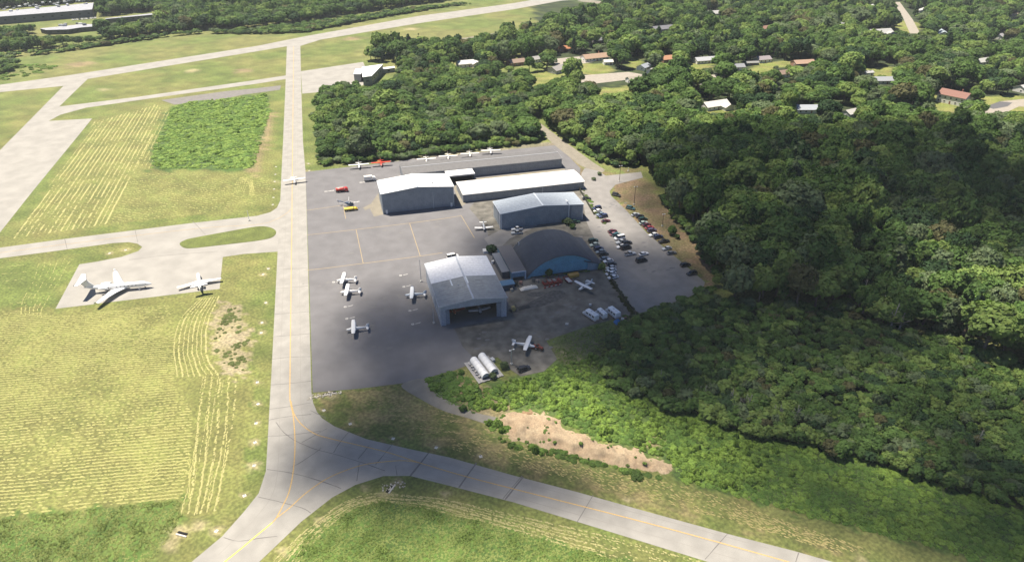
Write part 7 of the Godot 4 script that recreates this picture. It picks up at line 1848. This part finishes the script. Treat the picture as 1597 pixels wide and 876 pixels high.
func build_trees():
	for l in LAWNS: KEEP_CLEAR.append(PackedVector2Array(l))
	for l in [[Vector2(756.5, -816.0), Vector2(775.0, -810.9), Vector2(619.0, -604.4), Vector2(592.6, -604.8)], [Vector2(195.9, -515.2), Vector2(214.8, -557.4), Vector2(260.6, -554.1), Vector2(265.4, -532.1), Vector2(245.5, -513.9)], [Vector2(133.8, -442.1), Vector2(139.4, -443.6), Vector2(145.0, -394.9), Vector2(151.6, -342.5), Vector2(172.5, -338.8), Vector2(163.4, -319.3), Vector2(142.2, -327.1)], [Vector2(192.5, -577.6), Vector2(209.7, -618.9), Vector2(268.7, -625.0), Vector2(255.5, -585.2)], [Vector2(436.1, -362.0), Vector2(495.0, -398.7), Vector2(535.9, -391.0), Vector2(502.3, -362.5)], [Vector2(25.3, -550.3), Vector2(27.5, -637.7), Vector2(67.4, -636.9), Vector2(62.1, -585.8), Vector2(39.2, -554.3)], [Vector2(405.2, -373.5), Vector2(430.0, -402.4), Vector2(455.4, -413.2), Vector2(454.5, -385.5), Vector2(430.5, -363.5)], [Vector2(-293.6, -848.5), Vector2(-302.9, -925.0), Vector2(-241.9, -933.0), Vector2(-218.6, -827.9)], [Vector2(-385.5, -909.3), Vector2(-432.9, -1039.1), Vector2(-279.5, -1089.7), Vector2(-241.7, -941.4), Vector2(-243.5, -925.0)], [Vector2(-230.9, -897.3), Vector2(-244.2, -959.7), Vector2(-188.8, -991.2), Vector2(-174.9, -914.5)]]:
		KEEP_CLEAR.append(PackedVector2Array(l))
	var broad := []
	for k in 9: broad.append(crown(100 + k, 40 + 3 * k, 84, 0.115, 0.74 + 0.09 * (k % 4)))
	var small := []
	for k in 5: small.append(crown(300 + k, 18 + 2 * k, 60, 0.17, 0.72))
	var cone := []
	for k in 2: cone.append(crown(500 + k, 34, 60, 0.15, 1.9, true))
	var tr := [trunk_mesh(1, 6), trunk_mesh(2, 7), trunk_mesh(3, 5)]
	var bark := mt(Color(0.12, 0.095, 0.075), 0.95)
	var deep := Color(0.079, 0.144, 0.038)
	var mid := Color(0.110, 0.190, 0.048)
	var light := Color(0.186, 0.267, 0.071)
	var grey := Color(0.135, 0.185, 0.09)
	var dark := Color(0.043, 0.087, 0.034)
	var brown := Color(0.125, 0.125, 0.055)
	var tones := [deep, deep, mid, mid, light, grey, dark, brown]
	# [where, outline, gap, height, spread of height, crown radius / gap, models, what it is called in labels]
	var woods := [
		["in the tall dark forest right of the car park", [Vector2(165.8, -317.7), Vector2(171.6, -337.0), Vector2(191.2, -355.6), Vector2(226.1, -363.8), Vector2(299.8, -369.4), Vector2(379.2, -361.5), Vector2(443.8, -351.0), Vector2(518.6, -337.8), Vector2(405.7, -236.1), Vector2(231.0, -105.9), Vector2(214.9, -128.6), Vector2(206.2, -139.4), Vector2(201.3, -155.9), Vector2(189.8, -160.8), Vector2(183.1, -177.3), Vector2(147.4, -183.9), Vector2(141.6, -196.8), Vector2(147.3, -210.6), Vector2(153.4, -228.9), Vector2(159.2, -262.3), Vector2(164.7, -293.8)], 8.6, 16.0, 4.0, 0.68, "broad"],
		["in the wood behind the hangars", [Vector2(-5.5, -522.2), Vector2(6.1, -540.5), Vector2(29.1, -547.4), Vector2(48.3, -568.1), Vector2(84.0, -593.4), Vector2(115.9, -584.6), Vector2(146.0, -547.5), Vector2(152.1, -470.4), Vector2(136.8, -441.3), Vector2(130.6, -406.6), Vector2(122.9, -401.0), Vector2(69.2, -398.5), Vector2(29.2, -393.4), Vector2(-8.0, -397.0)], 6.0, 9.0, 3.0, 0.70, "broad"],
		["between the access road and the forest", [Vector2(142.9, -448.8), Vector2(162.1, -493.9), Vector2(188.6, -525.4), Vector2(233.1, -474.4), Vector2(252.4, -411.0), Vector2(291.2, -392.9), Vector2(299.8, -369.4), Vector2(226.1, -363.8), Vector2(191.2, -355.6), Vector2(173.3, -340.7), Vector2(153.2, -346.2), Vector2(148.0, -384.1), Vector2(143.6, -419.3)], 7.4, 11.5, 3.5, 0.70, "broad"],
		["among the houses", [Vector2(84.0, -593.4), Vector2(48.8, -572.2), Vector2(43.7, -653.8), Vector2(62.7, -699.3), Vector2(106.5, -658.3), Vector2(147.7, -676.0), Vector2(195.6, -707.2), Vector2(244.5, -751.0), Vector2(297.5, -793.1), Vector2(357.6, -840.9), Vector2(425.5, -873.7), Vector2(523.4, -915.7), Vector2(1228.6, -889.9), Vector2(518.6, -337.8), Vector2(446.2, -353.2), Vector2(381.3, -363.8), Vector2(301.4, -371.7), Vector2(292.8, -395.4), Vector2(253.8, -413.7), Vector2(234.6, -477.6), Vector2(195.9, -515.2), Vector2(159.7, -494.5), Vector2(147.0, -551.5), Vector2(116.8, -589.0)], 8.6, 13.0, 4.5, 0.62, "broad"],
		["beyond the runway at the top left", [Vector2(-359.5, -780.9), Vector2(-295.6, -780.3), Vector2(-264.1, -765.9), Vector2(-225.8, -790.9), Vector2(-203.9, -797.5), Vector2(-168.1, -820.9), Vector2(-129.4, -835.2), Vector2(-63.3, -835.6), Vector2(-11.5, -861.2), Vector2(77.1, -918.1), Vector2(158.7, -958.0), Vector2(246.3, -1029.8), Vector2(-216.1, -1582.3), Vector2(-677.4, -1597.2)], 7.4, 11.0, 4.0, 0.66, "broad"],
		["in the swamp thicket between forest and scrub", [Vector2(100.4, -194.1), Vector2(120.2, -198.8), Vector2(136.6, -205.2), Vector2(140.6, -195.1), Vector2(150.7, -188.5), Vector2(186.9, -182.4), Vector2(194.0, -165.6), Vector2(205.7, -160.7), Vector2(212.6, -143.8), Vector2(219.5, -132.0), Vector2(229.2, -112.7), Vector2(176.3, -71.6), Vector2(163.6, -82.9), Vector2(146.5, -97.0), Vector2(133.6, -110.5), Vector2(112.0, -124.5), Vector2(99.5, -136.6), Vector2(85.9, -148.9), Vector2(77.5, -160.5), Vector2(79.1, -171.4), Vector2(91.3, -187.9)], 3.0, 3.5, 1.5, 0.68, "small"],
		["along the edge of the wood behind the hangars", [Vector2(-9.0, -399.5), Vector2(-5.6, -412.1), Vector2(30.0, -400.0), Vector2(70.0, -403.1), Vector2(125.1, -405.5), Vector2(130.3, -401.5), Vector2(122.3, -393.6), Vector2(67.5, -389.7), Vector2(28.5, -387.0), Vector2(-8.2, -389.6)], 3.2, 3.6, 1.2, 0.72, "small"],
		["along the verge of the runway at the top left", [Vector2(-343.5, -739.8), Vector2(-284.2, -744.0), Vector2(-256.5, -758.2), Vector2(-218.1, -782.7), Vector2(-164.4, -813.0), Vector2(-62.8, -824.2), Vector2(-8.2, -844.0), Vector2(75.8, -889.8), Vector2(171.3, -932.9), Vector2(205.8, -934.1), Vector2(159.6, -915.4), Vector2(80.9, -865.8), Vector2(-8.9, -798.4), Vector2(-61.7, -798.6), Vector2(-128.1, -824.0), Vector2(-205.9, -779.3), Vector2(-254.9, -752.2), Vector2(-287.9, -755.8), Vector2(-345.7, -745.4)], 4.2, 3.6, 1.6, 0.7, "small"],
		["along the access road and the junction grass", [Vector2(143.7, -442.4), Vector2(149.0, -450.2), Vector2(153.0, -397.8), Vector2(157.1, -353.8), Vector2(172.8, -343.0), Vector2(169.3, -335.5), Vector2(150.3, -347.0), Vector2(143.4, -390.3)], 3.4, 3.4, 1.2, 0.7, "small"],
		["at the edge of the grass beside the runway's left end", [Vector2(-292.0, -678.8), Vector2(-281.4, -735.4), Vector2(-264.9, -723.2), Vector2(-255.8, -691.5), Vector2(-263.2, -677.5), Vector2(-285.3, -659.9)], 4.5, 4.0, 1.5, 0.66, "small"],
		["along the forest's foot beside the reddish bank", [Vector2(165.2, -302.3), Vector2(165.9, -291.7), Vector2(160.9, -259.0), Vector2(153.6, -227.0), Vector2(146.7, -207.6), Vector2(143.1, -205.5), Vector2(150.3, -225.5), Vector2(155.4, -256.2), Vector2(160.5, -288.2)], 4.0, 4.2, 1.6, 0.66, "small"],
	]
	var all_big := []
	var all_small := []
	for w in woods:
		var poly := PackedVector2Array(w[1])
		for p in scatter(poly, w[2]):
			var dens := nz_a.get_noise_2d(p.x * 1.3 + 50, p.y * 1.3)
			if w[0] == "among the houses" and rng.randf() < 0.16 - dens * 0.3: continue
			if blocked(p, 3.0): continue
			var cap := height_cap(p)
			var h: float = maxf(w[3] * 0.45, w[3] + w[4] * (0.8 * rng.randfn() * 0.6 + dens * 1.2))
			if h > cap:
				if cap < 2.2 or rng.randf() < 0.35: continue
				h = cap
			var e := {"p": p, "h": h, "r": w[2] * w[5] * rng.randf_range(0.68, 1.4) * (0.45 + 0.55 * minf(1.4, h / w[3])), "where": w[0], "short": SHORT.get(w[0], w[0]), "usual": w[3], "wide": w[2] * w[5], "turn": rng.randf() * TAU, "model": rng.randi() % (9 if w[6] == "broad" else 5), "tone": 7 if rng.randf() < 0.035 else rng.randi() % 7, "cone": false}
			if nz_b.get_noise_2d(p.x * 0.35, p.y * 0.35) > 0.15: e.tone = [2, 4, 4, 3, 5, 2, 4, 7][e.tone]
			if w[0] == "among the houses" and rng.randf() < 0.13:
				e.cone = true
				e.model = rng.randi() % 2
				e.tone = 6
				e.r *= 0.62
				e.h *= 1.1
			if w[0] == "in the tall dark forest right of the car park" and rng.randf() < 0.07:
				e.cone = true
				e.model = rng.randi() % 2
				e.tone = [6, 5, 0][rng.randi() % 3]
				e.r *= 0.7
				e.h *= 1.12
			elif w[6] == "broad" and rng.randf() < 0.06:
				e.h *= 1.22
				e.r *= 1.3
			e.seen = shown(p, e.h)
			(all_big if w[6] == "broad" else all_small).append(e)
	# hand-placed single trees and bushes
	for q in [[Vector2(62.3, -260.7), 4.0, 2.6, "dark round bush on the tarmac behind the front hangar", 6], [Vector2(80.5, -233.9), 3.6, 1.6, "dark green bush against the blue hangar's front", 0], [Vector2(103.8, -233.1), 3.2, 1.6, "bright green bush at the blue hangar's lean-to corner", 4], [Vector2(104.8, -278.7), 3.4, 2.0, "scrubby bush between workshop and blue hangar", 5], [Vector2(105.5, -274.2), 2.4, 1.5, "low scrubby bush at the arched roof's rear corner", 3], [Vector2(148.3, -255.4), 4.6, 2.2, "thin young tree on the reddish bank beside the car park", 3], [Vector2(148.8, -251.2), 2.2, 1.3, "little bush at the foot of the reddish bank", 0], [Vector2(46.4, -178.9), 2.6, 1.6, "dry bush between the tents and the light pole", 5], [Vector2(41.2, -174.6), 2.2, 1.4, "low dry bush right of the tent deck", 5], [Vector2(143.0, -333.7), 2.0, 1.4, "brown bush where the access road meets the car park", 5], [Vector2(137.1, -327.5), 1.8, 1.2, "low brown bush on the earth bank by the white-roofed row", 5], [Vector2(28.4, -161.6), 1.9, 1.2, "low bush left of the sandy bank", 0], [Vector2(103.5, -280.5), 2.2, 1.2, "small green bush at the workshop's foot", 3], [Vector2(98.6, -195.9), 1.8, 1.1, "weedy bush at the end of the yard fence", 3]]:
		single_bush(q, small, tr, bark, tones)
	var best := all_big.duplicate()
	best.sort_custom(func(a, b): return a.seen > b.seen)
	for k in best.size(): best[k].rank = k
	var forest := thing("forest", "dense green woodland of many broadleaf trees around the airfield", "forest")
	forest.set_meta("kind", "stuff")
	plant(all_big, 290, broad, cone, tr, bark, tones, forest, "tree")
	best = all_small.duplicate()
	best.sort_custom(func(a, b): return a.seen > b.seen)
	for k in best.size(): best[k].rank = k
	var thicket := thing("thicket", "dense green bushes of the swamp and the wood edges", "thicket")
	thicket.set_meta("kind", "stuff")
	plant(all_small, 280, small, cone, tr, bark, tones, thicket, "bush")
	build_scrub(small, tones)
	# bare dead trees in the swamp thicket and the forest edge
	var dead := [trunk_mesh(11, 12, true), trunk_mesh(12, 10, true)]
	var pale_bark := mt(Color(0.30, 0.28, 0.25), 0.9)
	var n := 0
	for p in [Vector2(102.9, -146.8), Vector2(103.9, -145.3), Vector2(110.9, -140.8), Vector2(112.3, -138.5), Vector2(114.2, -138.6), Vector2(114.4, -136.7), Vector2(120.8, -132.5), Vector2(121.6, -131.1), Vector2(188.4, -161.1), Vector2(192.2, -163.5), Vector2(191.0, -159.6), Vector2(216.7, -153.4), Vector2(190.7, -169.2), Vector2(190.5, -179.5), Vector2(170.2, -105.2), Vector2(172.9, -106.6), Vector2(94.1, -156.6), Vector2(125.9, -128.7), Vector2(191.9, -116.6), Vector2(183.2, -185.3)]:
		var t := thing("dead_tree", "bare grey dead tree standing in the %s" % ["swamp thicket", "forest's lower edge"][1 if n in [8, 9, 10, 11, 12, 13, 19] else 0], "dead tree", v3(p), n * 1.3, "bare dead trees in the %s" % ["swamp thicket", "forest's lower edge"][1 if n in [8, 9, 10, 11, 12, 13, 19] else 0])
		var o := part("trunk", dead[n % 2], pale_bark, t)
		var s := (11.5 if n in [8, 9, 10, 11, 12, 13, 19] else 5.5) + n % 3
		o.scale = Vector3(s, s, s)
		n += 1

func single_bush(q: Array, small: Array, tr: Array, bark: Material, tones: Array):
	var t := thing("bush", q[3], "bush", v3(q[0]), q[1] * 7.0)
	var o := part("crown", small[int(q[1] * 10) % 5], leaf_material(tones[q[4]]), t)
	o.position.y = q[1] * 0.5
	o.scale = Vector3(q[2], q[1] * 0.62, q[2])
	o = part("stem", tr[0], bark, t)
	o.scale = Vector3(q[1], q[1] * 0.9, q[1])

func plant(list: Array, singles: int, models: Array, cone: Array, tr: Array, bark: Material, tones: Array, parent: Node3D, kind: String):
	var xf := {}
	var cs := {}
	var txf := []
	var tcs := []
	var white_m := leaf_material(Color(1, 1, 1))
	var words := ["deep green", "green", "fresh green", "mid green", "pale yellowish green", "greyish green", "very dark green", "brownish"]
	for e in list:
		var big: bool = kind == "tree"
		var half: float = e.h * (0.40 if big else 0.46)
		var tone: Color = tones[e.tone]
		var b := Basis(Vector3.UP, e.turn)
		var odd := rng.randf_range(0.82, 1.22)
		b = b * Basis.from_euler(Vector3(rng.randf_range(-0.14, 0.14), 0, rng.randf_range(-0.14, 0.14)))
		var sc := Vector3(e.r * odd, half * rng.randf_range(0.85, 1.15), e.r / odd) if not e.cone else Vector3(e.r, e.h * 0.27, e.r)
		var cy: float = e.h - half * 0.88
		if e.cone: cy = e.h * 0.52
		if e.rank < singles:
			var t := thing("broadleaf_tree" if big and not e.cone else "evergreen_tree" if big else "bush", label_of(e, words[e.tone], "broadleaf tree" if big and not e.cone else "conical evergreen" if big else "bush"), kind, v3(e.p), e.turn, "%s %s" % ["trees" if big else "bushes", e.where])
			t.transform.basis = b
			var o := part("crown", (cone if e.cone else models)[e.model], leaf_material(tone), t)
			o.position.y = cy
			o.scale = sc
			o = part("trunk" if big else "stem", tr[e.model % 3], bark, t)
			o.scale = Vector3(e.h, e.h, e.h)
			continue
		var key: int = e.model + (100 if e.cone else 0)
		if not xf.has(key):
			xf[key] = []
			cs[key] = []
		xf[key].append(Transform3D(b * Basis.from_scale(sc), v3(e.p, cy)))
		var v := rng.randf_range(0.88, 1.12)
		cs[key].append(Color(tone.r * v, tone.g * v, tone.b * v))
		if big:
			txf.append(Transform3D(b * Basis.from_scale(Vector3(e.h, e.h, e.h)), v3(e.p)))
			tcs.append(Color(1, 1, 1))
	for k in xf: multi("crowns", (cone if k >= 100 else models)[k % 100], white_m, xf[k], cs[k], parent)
	if txf.size(): multi("trunks", tr[1], bark, txf, tcs, parent)

# size, width and colour, then where it stands
func label_of(e: Dictionary, tone: String, kind: String) -> String:
	var size := "tall" if e.h > e.usual * 1.12 else "low" if e.h < e.usual * 0.86 else "middling"
	var width := "broad" if e.r > e.wide * 1.08 else "narrow" if e.r < e.wide * 0.92 else "round"
	var v: Vector2 = e.p
	var side: String = ["left", "middle", "right"][clampi(int((atan2(v.x, -v.y) - 0.42) / 0.17), 0, 2)]
	var depth := "near" if e.p.length() < 215 else "far" if e.p.length() > 290 else "central"
	return "%s %s %s %s %s, %s %s part" % [size, width, tone, kind, e.short, depth, side]

# low rank growth that nobody could count
func build_scrub(small: Array, tones: Array):
	var parent := thing("scrub", "low bright green scrub and vines covering rough ground", "scrub")
	parent.set_meta("kind", "stuff")
	var xf := [[], [], [], [], []]
	var cs := [[], [], [], [], []]
	var bright := Color(0.24, 0.36, 0.07)
	var green := Color(0.15, 0.25, 0.052)
	for q in [
		[[Vector2(30.9, -160.9), Vector2(34.2, -169.0), Vector2(45.4, -172.0), Vector2(54.3, -171.7), Vector2(65.1, -175.3), Vector2(80.4, -176.3), Vector2(79.8, -160.5), Vector2(87.2, -151.8), Vector2(101.3, -139.7), Vector2(113.8, -127.4), Vector2(118.4, -121.1), Vector2(98.8, -107.3), Vector2(81.2, -118.1), Vector2(82.2, -124.7), Vector2(75.6, -131.2), Vector2(66.0, -137.7), Vector2(57.1, -147.0), Vector2(55.7, -154.1), Vector2(50.0, -157.5), Vector2(43.6, -157.4), Vector2(36.8, -159.3)], 1.15, 0.55, 1.4, bright, Color(0.10, 0.18, 0.04), 0.8],
		[[Vector2(87.2, -151.8), Vector2(113.8, -127.4), Vector2(136.0, -113.5), Vector2(148.9, -99.5), Vector2(166.1, -85.1), Vector2(175.9, -74.6), Vector2(160.9, -62.7), Vector2(142.4, -70.5), Vector2(134.7, -78.3), Vector2(122.8, -86.6), Vector2(98.1, -104.1), Vector2(80.9, -117.5)], 1.25, 0.36, 1.2, bright, Color(0.11, 0.2, 0.045), 0.6],
		[[Vector2(-102.5, -412.4), Vector2(-106.6, -442.2), Vector2(-106.8, -493.8), Vector2(-109.7, -537.4), Vector2(-96.5, -550.7), Vector2(-43.9, -554.2), Vector2(-40.1, -505.4), Vector2(-45.8, -404.2), Vector2(-48.9, -396.6)], 1.6, 0.42, 1.3, Color(0.31, 0.44, 0.11), Color(0.16, 0.27, 0.065), 0.7],
		[[Vector2(20.3, -179.6), Vector2(25.4, -181.1), Vector2(32.0, -180.7), Vector2(34.8, -171.5), Vector2(31.5, -160.8), Vector2(25.1, -165.7), Vector2(21.4, -173.2)], 1.6, 0.55, 1.2, green, Color(0.11, 0.20, 0.045), 0.6],
		[[Vector2(35.3, -149.0), Vector2(39.9, -143.8), Vector2(51.6, -136.8), Vector2(62.5, -129.0), Vector2(73.1, -121.6), Vector2(79.1, -119.4), Vector2(78.5, -118.1), Vector2(70.7, -120.7), Vector2(60.2, -128.1), Vector2(49.1, -135.3), Vector2(37.5, -142.3)], 1.3, 0.5, 1.3, green, Color(0.07, 0.12, 0.03), 0.7],
		[[Vector2(32.9, -155.8), Vector2(39.9, -151.2), Vector2(39.6, -146.7), Vector2(35.5, -150.1)], 1.2, 0.5, 1.0, green, bright, 0.8],
		[[Vector2(36.9, -155.6), Vector2(40.3, -156.8), Vector2(50.5, -155.5), Vector2(55.0, -151.8), Vector2(56.6, -145.4), Vector2(65.6, -136.7), Vector2(74.9, -129.8), Vector2(81.4, -123.8), Vector2(78.9, -120.5), Vector2(72.4, -122.3), Vector2(60.9, -130.0), Vector2(50.1, -138.3), Vector2(40.0, -144.3), Vector2(38.3, -149.3)], 1.5, 0.4, 1.0, green, Color(0.10, 0.13, 0.045), 0.10],
		[[Vector2(105.4, -196.3), Vector2(122.6, -198.1), Vector2(137.6, -204.9), Vector2(140.1, -209.4), Vector2(143.6, -205.3), Vector2(133.2, -199.1), Vector2(118.1, -194.7), Vector2(104.2, -191.2)], 2.0, 0.9, 1.4, green, Color(0.06, 0.10, 0.028), 0.9],
		[[Vector2(128.5, -330.8), Vector2(127.0, -312.8), Vector2(124.5, -291.6), Vector2(122.8, -273.8), Vector2(121.1, -272.8), Vector2(122.1, -289.1), Vector2(123.8, -310.2)], 1.4, 0.4, 1.1, green, Color(0.1, 0.12, 0.04), 0.6],
		[[Vector2(105.6, -233.2), Vector2(105.2, -222.2), Vector2(104.2, -199.4), Vector2(104.5, -196.6), Vector2(101.7, -196.4), Vector2(103.4, -220.6)], 1.2, 0.5, 1.2, Color(0.06, 0.08, 0.03), Color(0.05, 0.06, 0.025), 0.9],
		[[Vector2(75.7, -236.9), Vector2(100.3, -237.6), Vector2(105.2, -238.0), Vector2(104.0, -234.2), Vector2(93.0, -233.8), Vector2(75.3, -233.7)], 1.2, 0.35, 1.1, green, Color(0.08, 0.12, 0.03), 0.5],
		[[Vector2(-44.3, -247.9), Vector2(-39.3, -219.6), Vector2(-39.2, -198.5), Vector2(-47.1, -204.3), Vector2(-51.9, -223.1), Vector2(-49.5, -233.1), Vector2(-49.3, -244.5)], 1.15, 0.28, 1.0, Color(0.15, 0.18, 0.06), Color(0.12, 0.15, 0.05), 0.2],
		[[Vector2(142.0, -442.9), Vector2(149.0, -450.2), Vector2(154.6, -396.1), Vector2(159.9, -350.8), Vector2(154.7, -348.0), Vector2(148.1, -394.0)], 2.4, 0.9, 1.3, Color(0.15, 0.22, 0.05), green, 0.8],
		[[Vector2(-312.7, -684.5), Vector2(-273.6, -710.7), Vector2(-245.3, -717.8), Vector2(-223.1, -692.0), Vector2(-243.9, -661.2), Vector2(-282.1, -650.7)], 4.0, 0.8, 1.3, Color(0.15, 0.22, 0.05), green, 0.35],
	]:
		for p in scatter(PackedVector2Array(q[0]), q[1], 0.5):
			if rng.randf() > q[6] + nz_b.get_noise_2d(p.x, p.y) * 0.5: continue
			var t := nz_b.get_noise_2d(p.x * 1.3 + 9, p.y * 1.3)
			var up := 2.3 if rng.randf() < 0.05 and q[6] > 0.55 else 1.0
			var r: float = q[1] * 0.75 * rng.randf_range(0.45, 1.35) * sqrt(up)
			var h: float = q[2] * rng.randf_range(0.5, 1.4) * (1.0 + 1.0 * t) * q[3] * 0.8 * up
			if q[6] < 0.2:
				r *= 0.5
				h = minf(h, 0.5)
			var lift := 0.0
			if q[6] == 0.10:
				lift = hills["sand_bank"].call(p)
				if lift < 0.0: continue
			var k := rng.randi() % 5
			xf[k].append(Transform3D(Basis(Vector3.UP, rng.randf() * TAU) * Basis.from_scale(Vector3(r, h, r)), v3(p, h * 0.25 + lift)))
			cs[k].append(q[4].lerp(q[5], clampf(0.45 - 1.3 * t + rng.randf_range(-0.5, 0.5), 0, 1)))
	for k in 5: multi("clumps", small[k], leaf_material(Color(1, 1, 1)), xf[k], cs[k], parent)
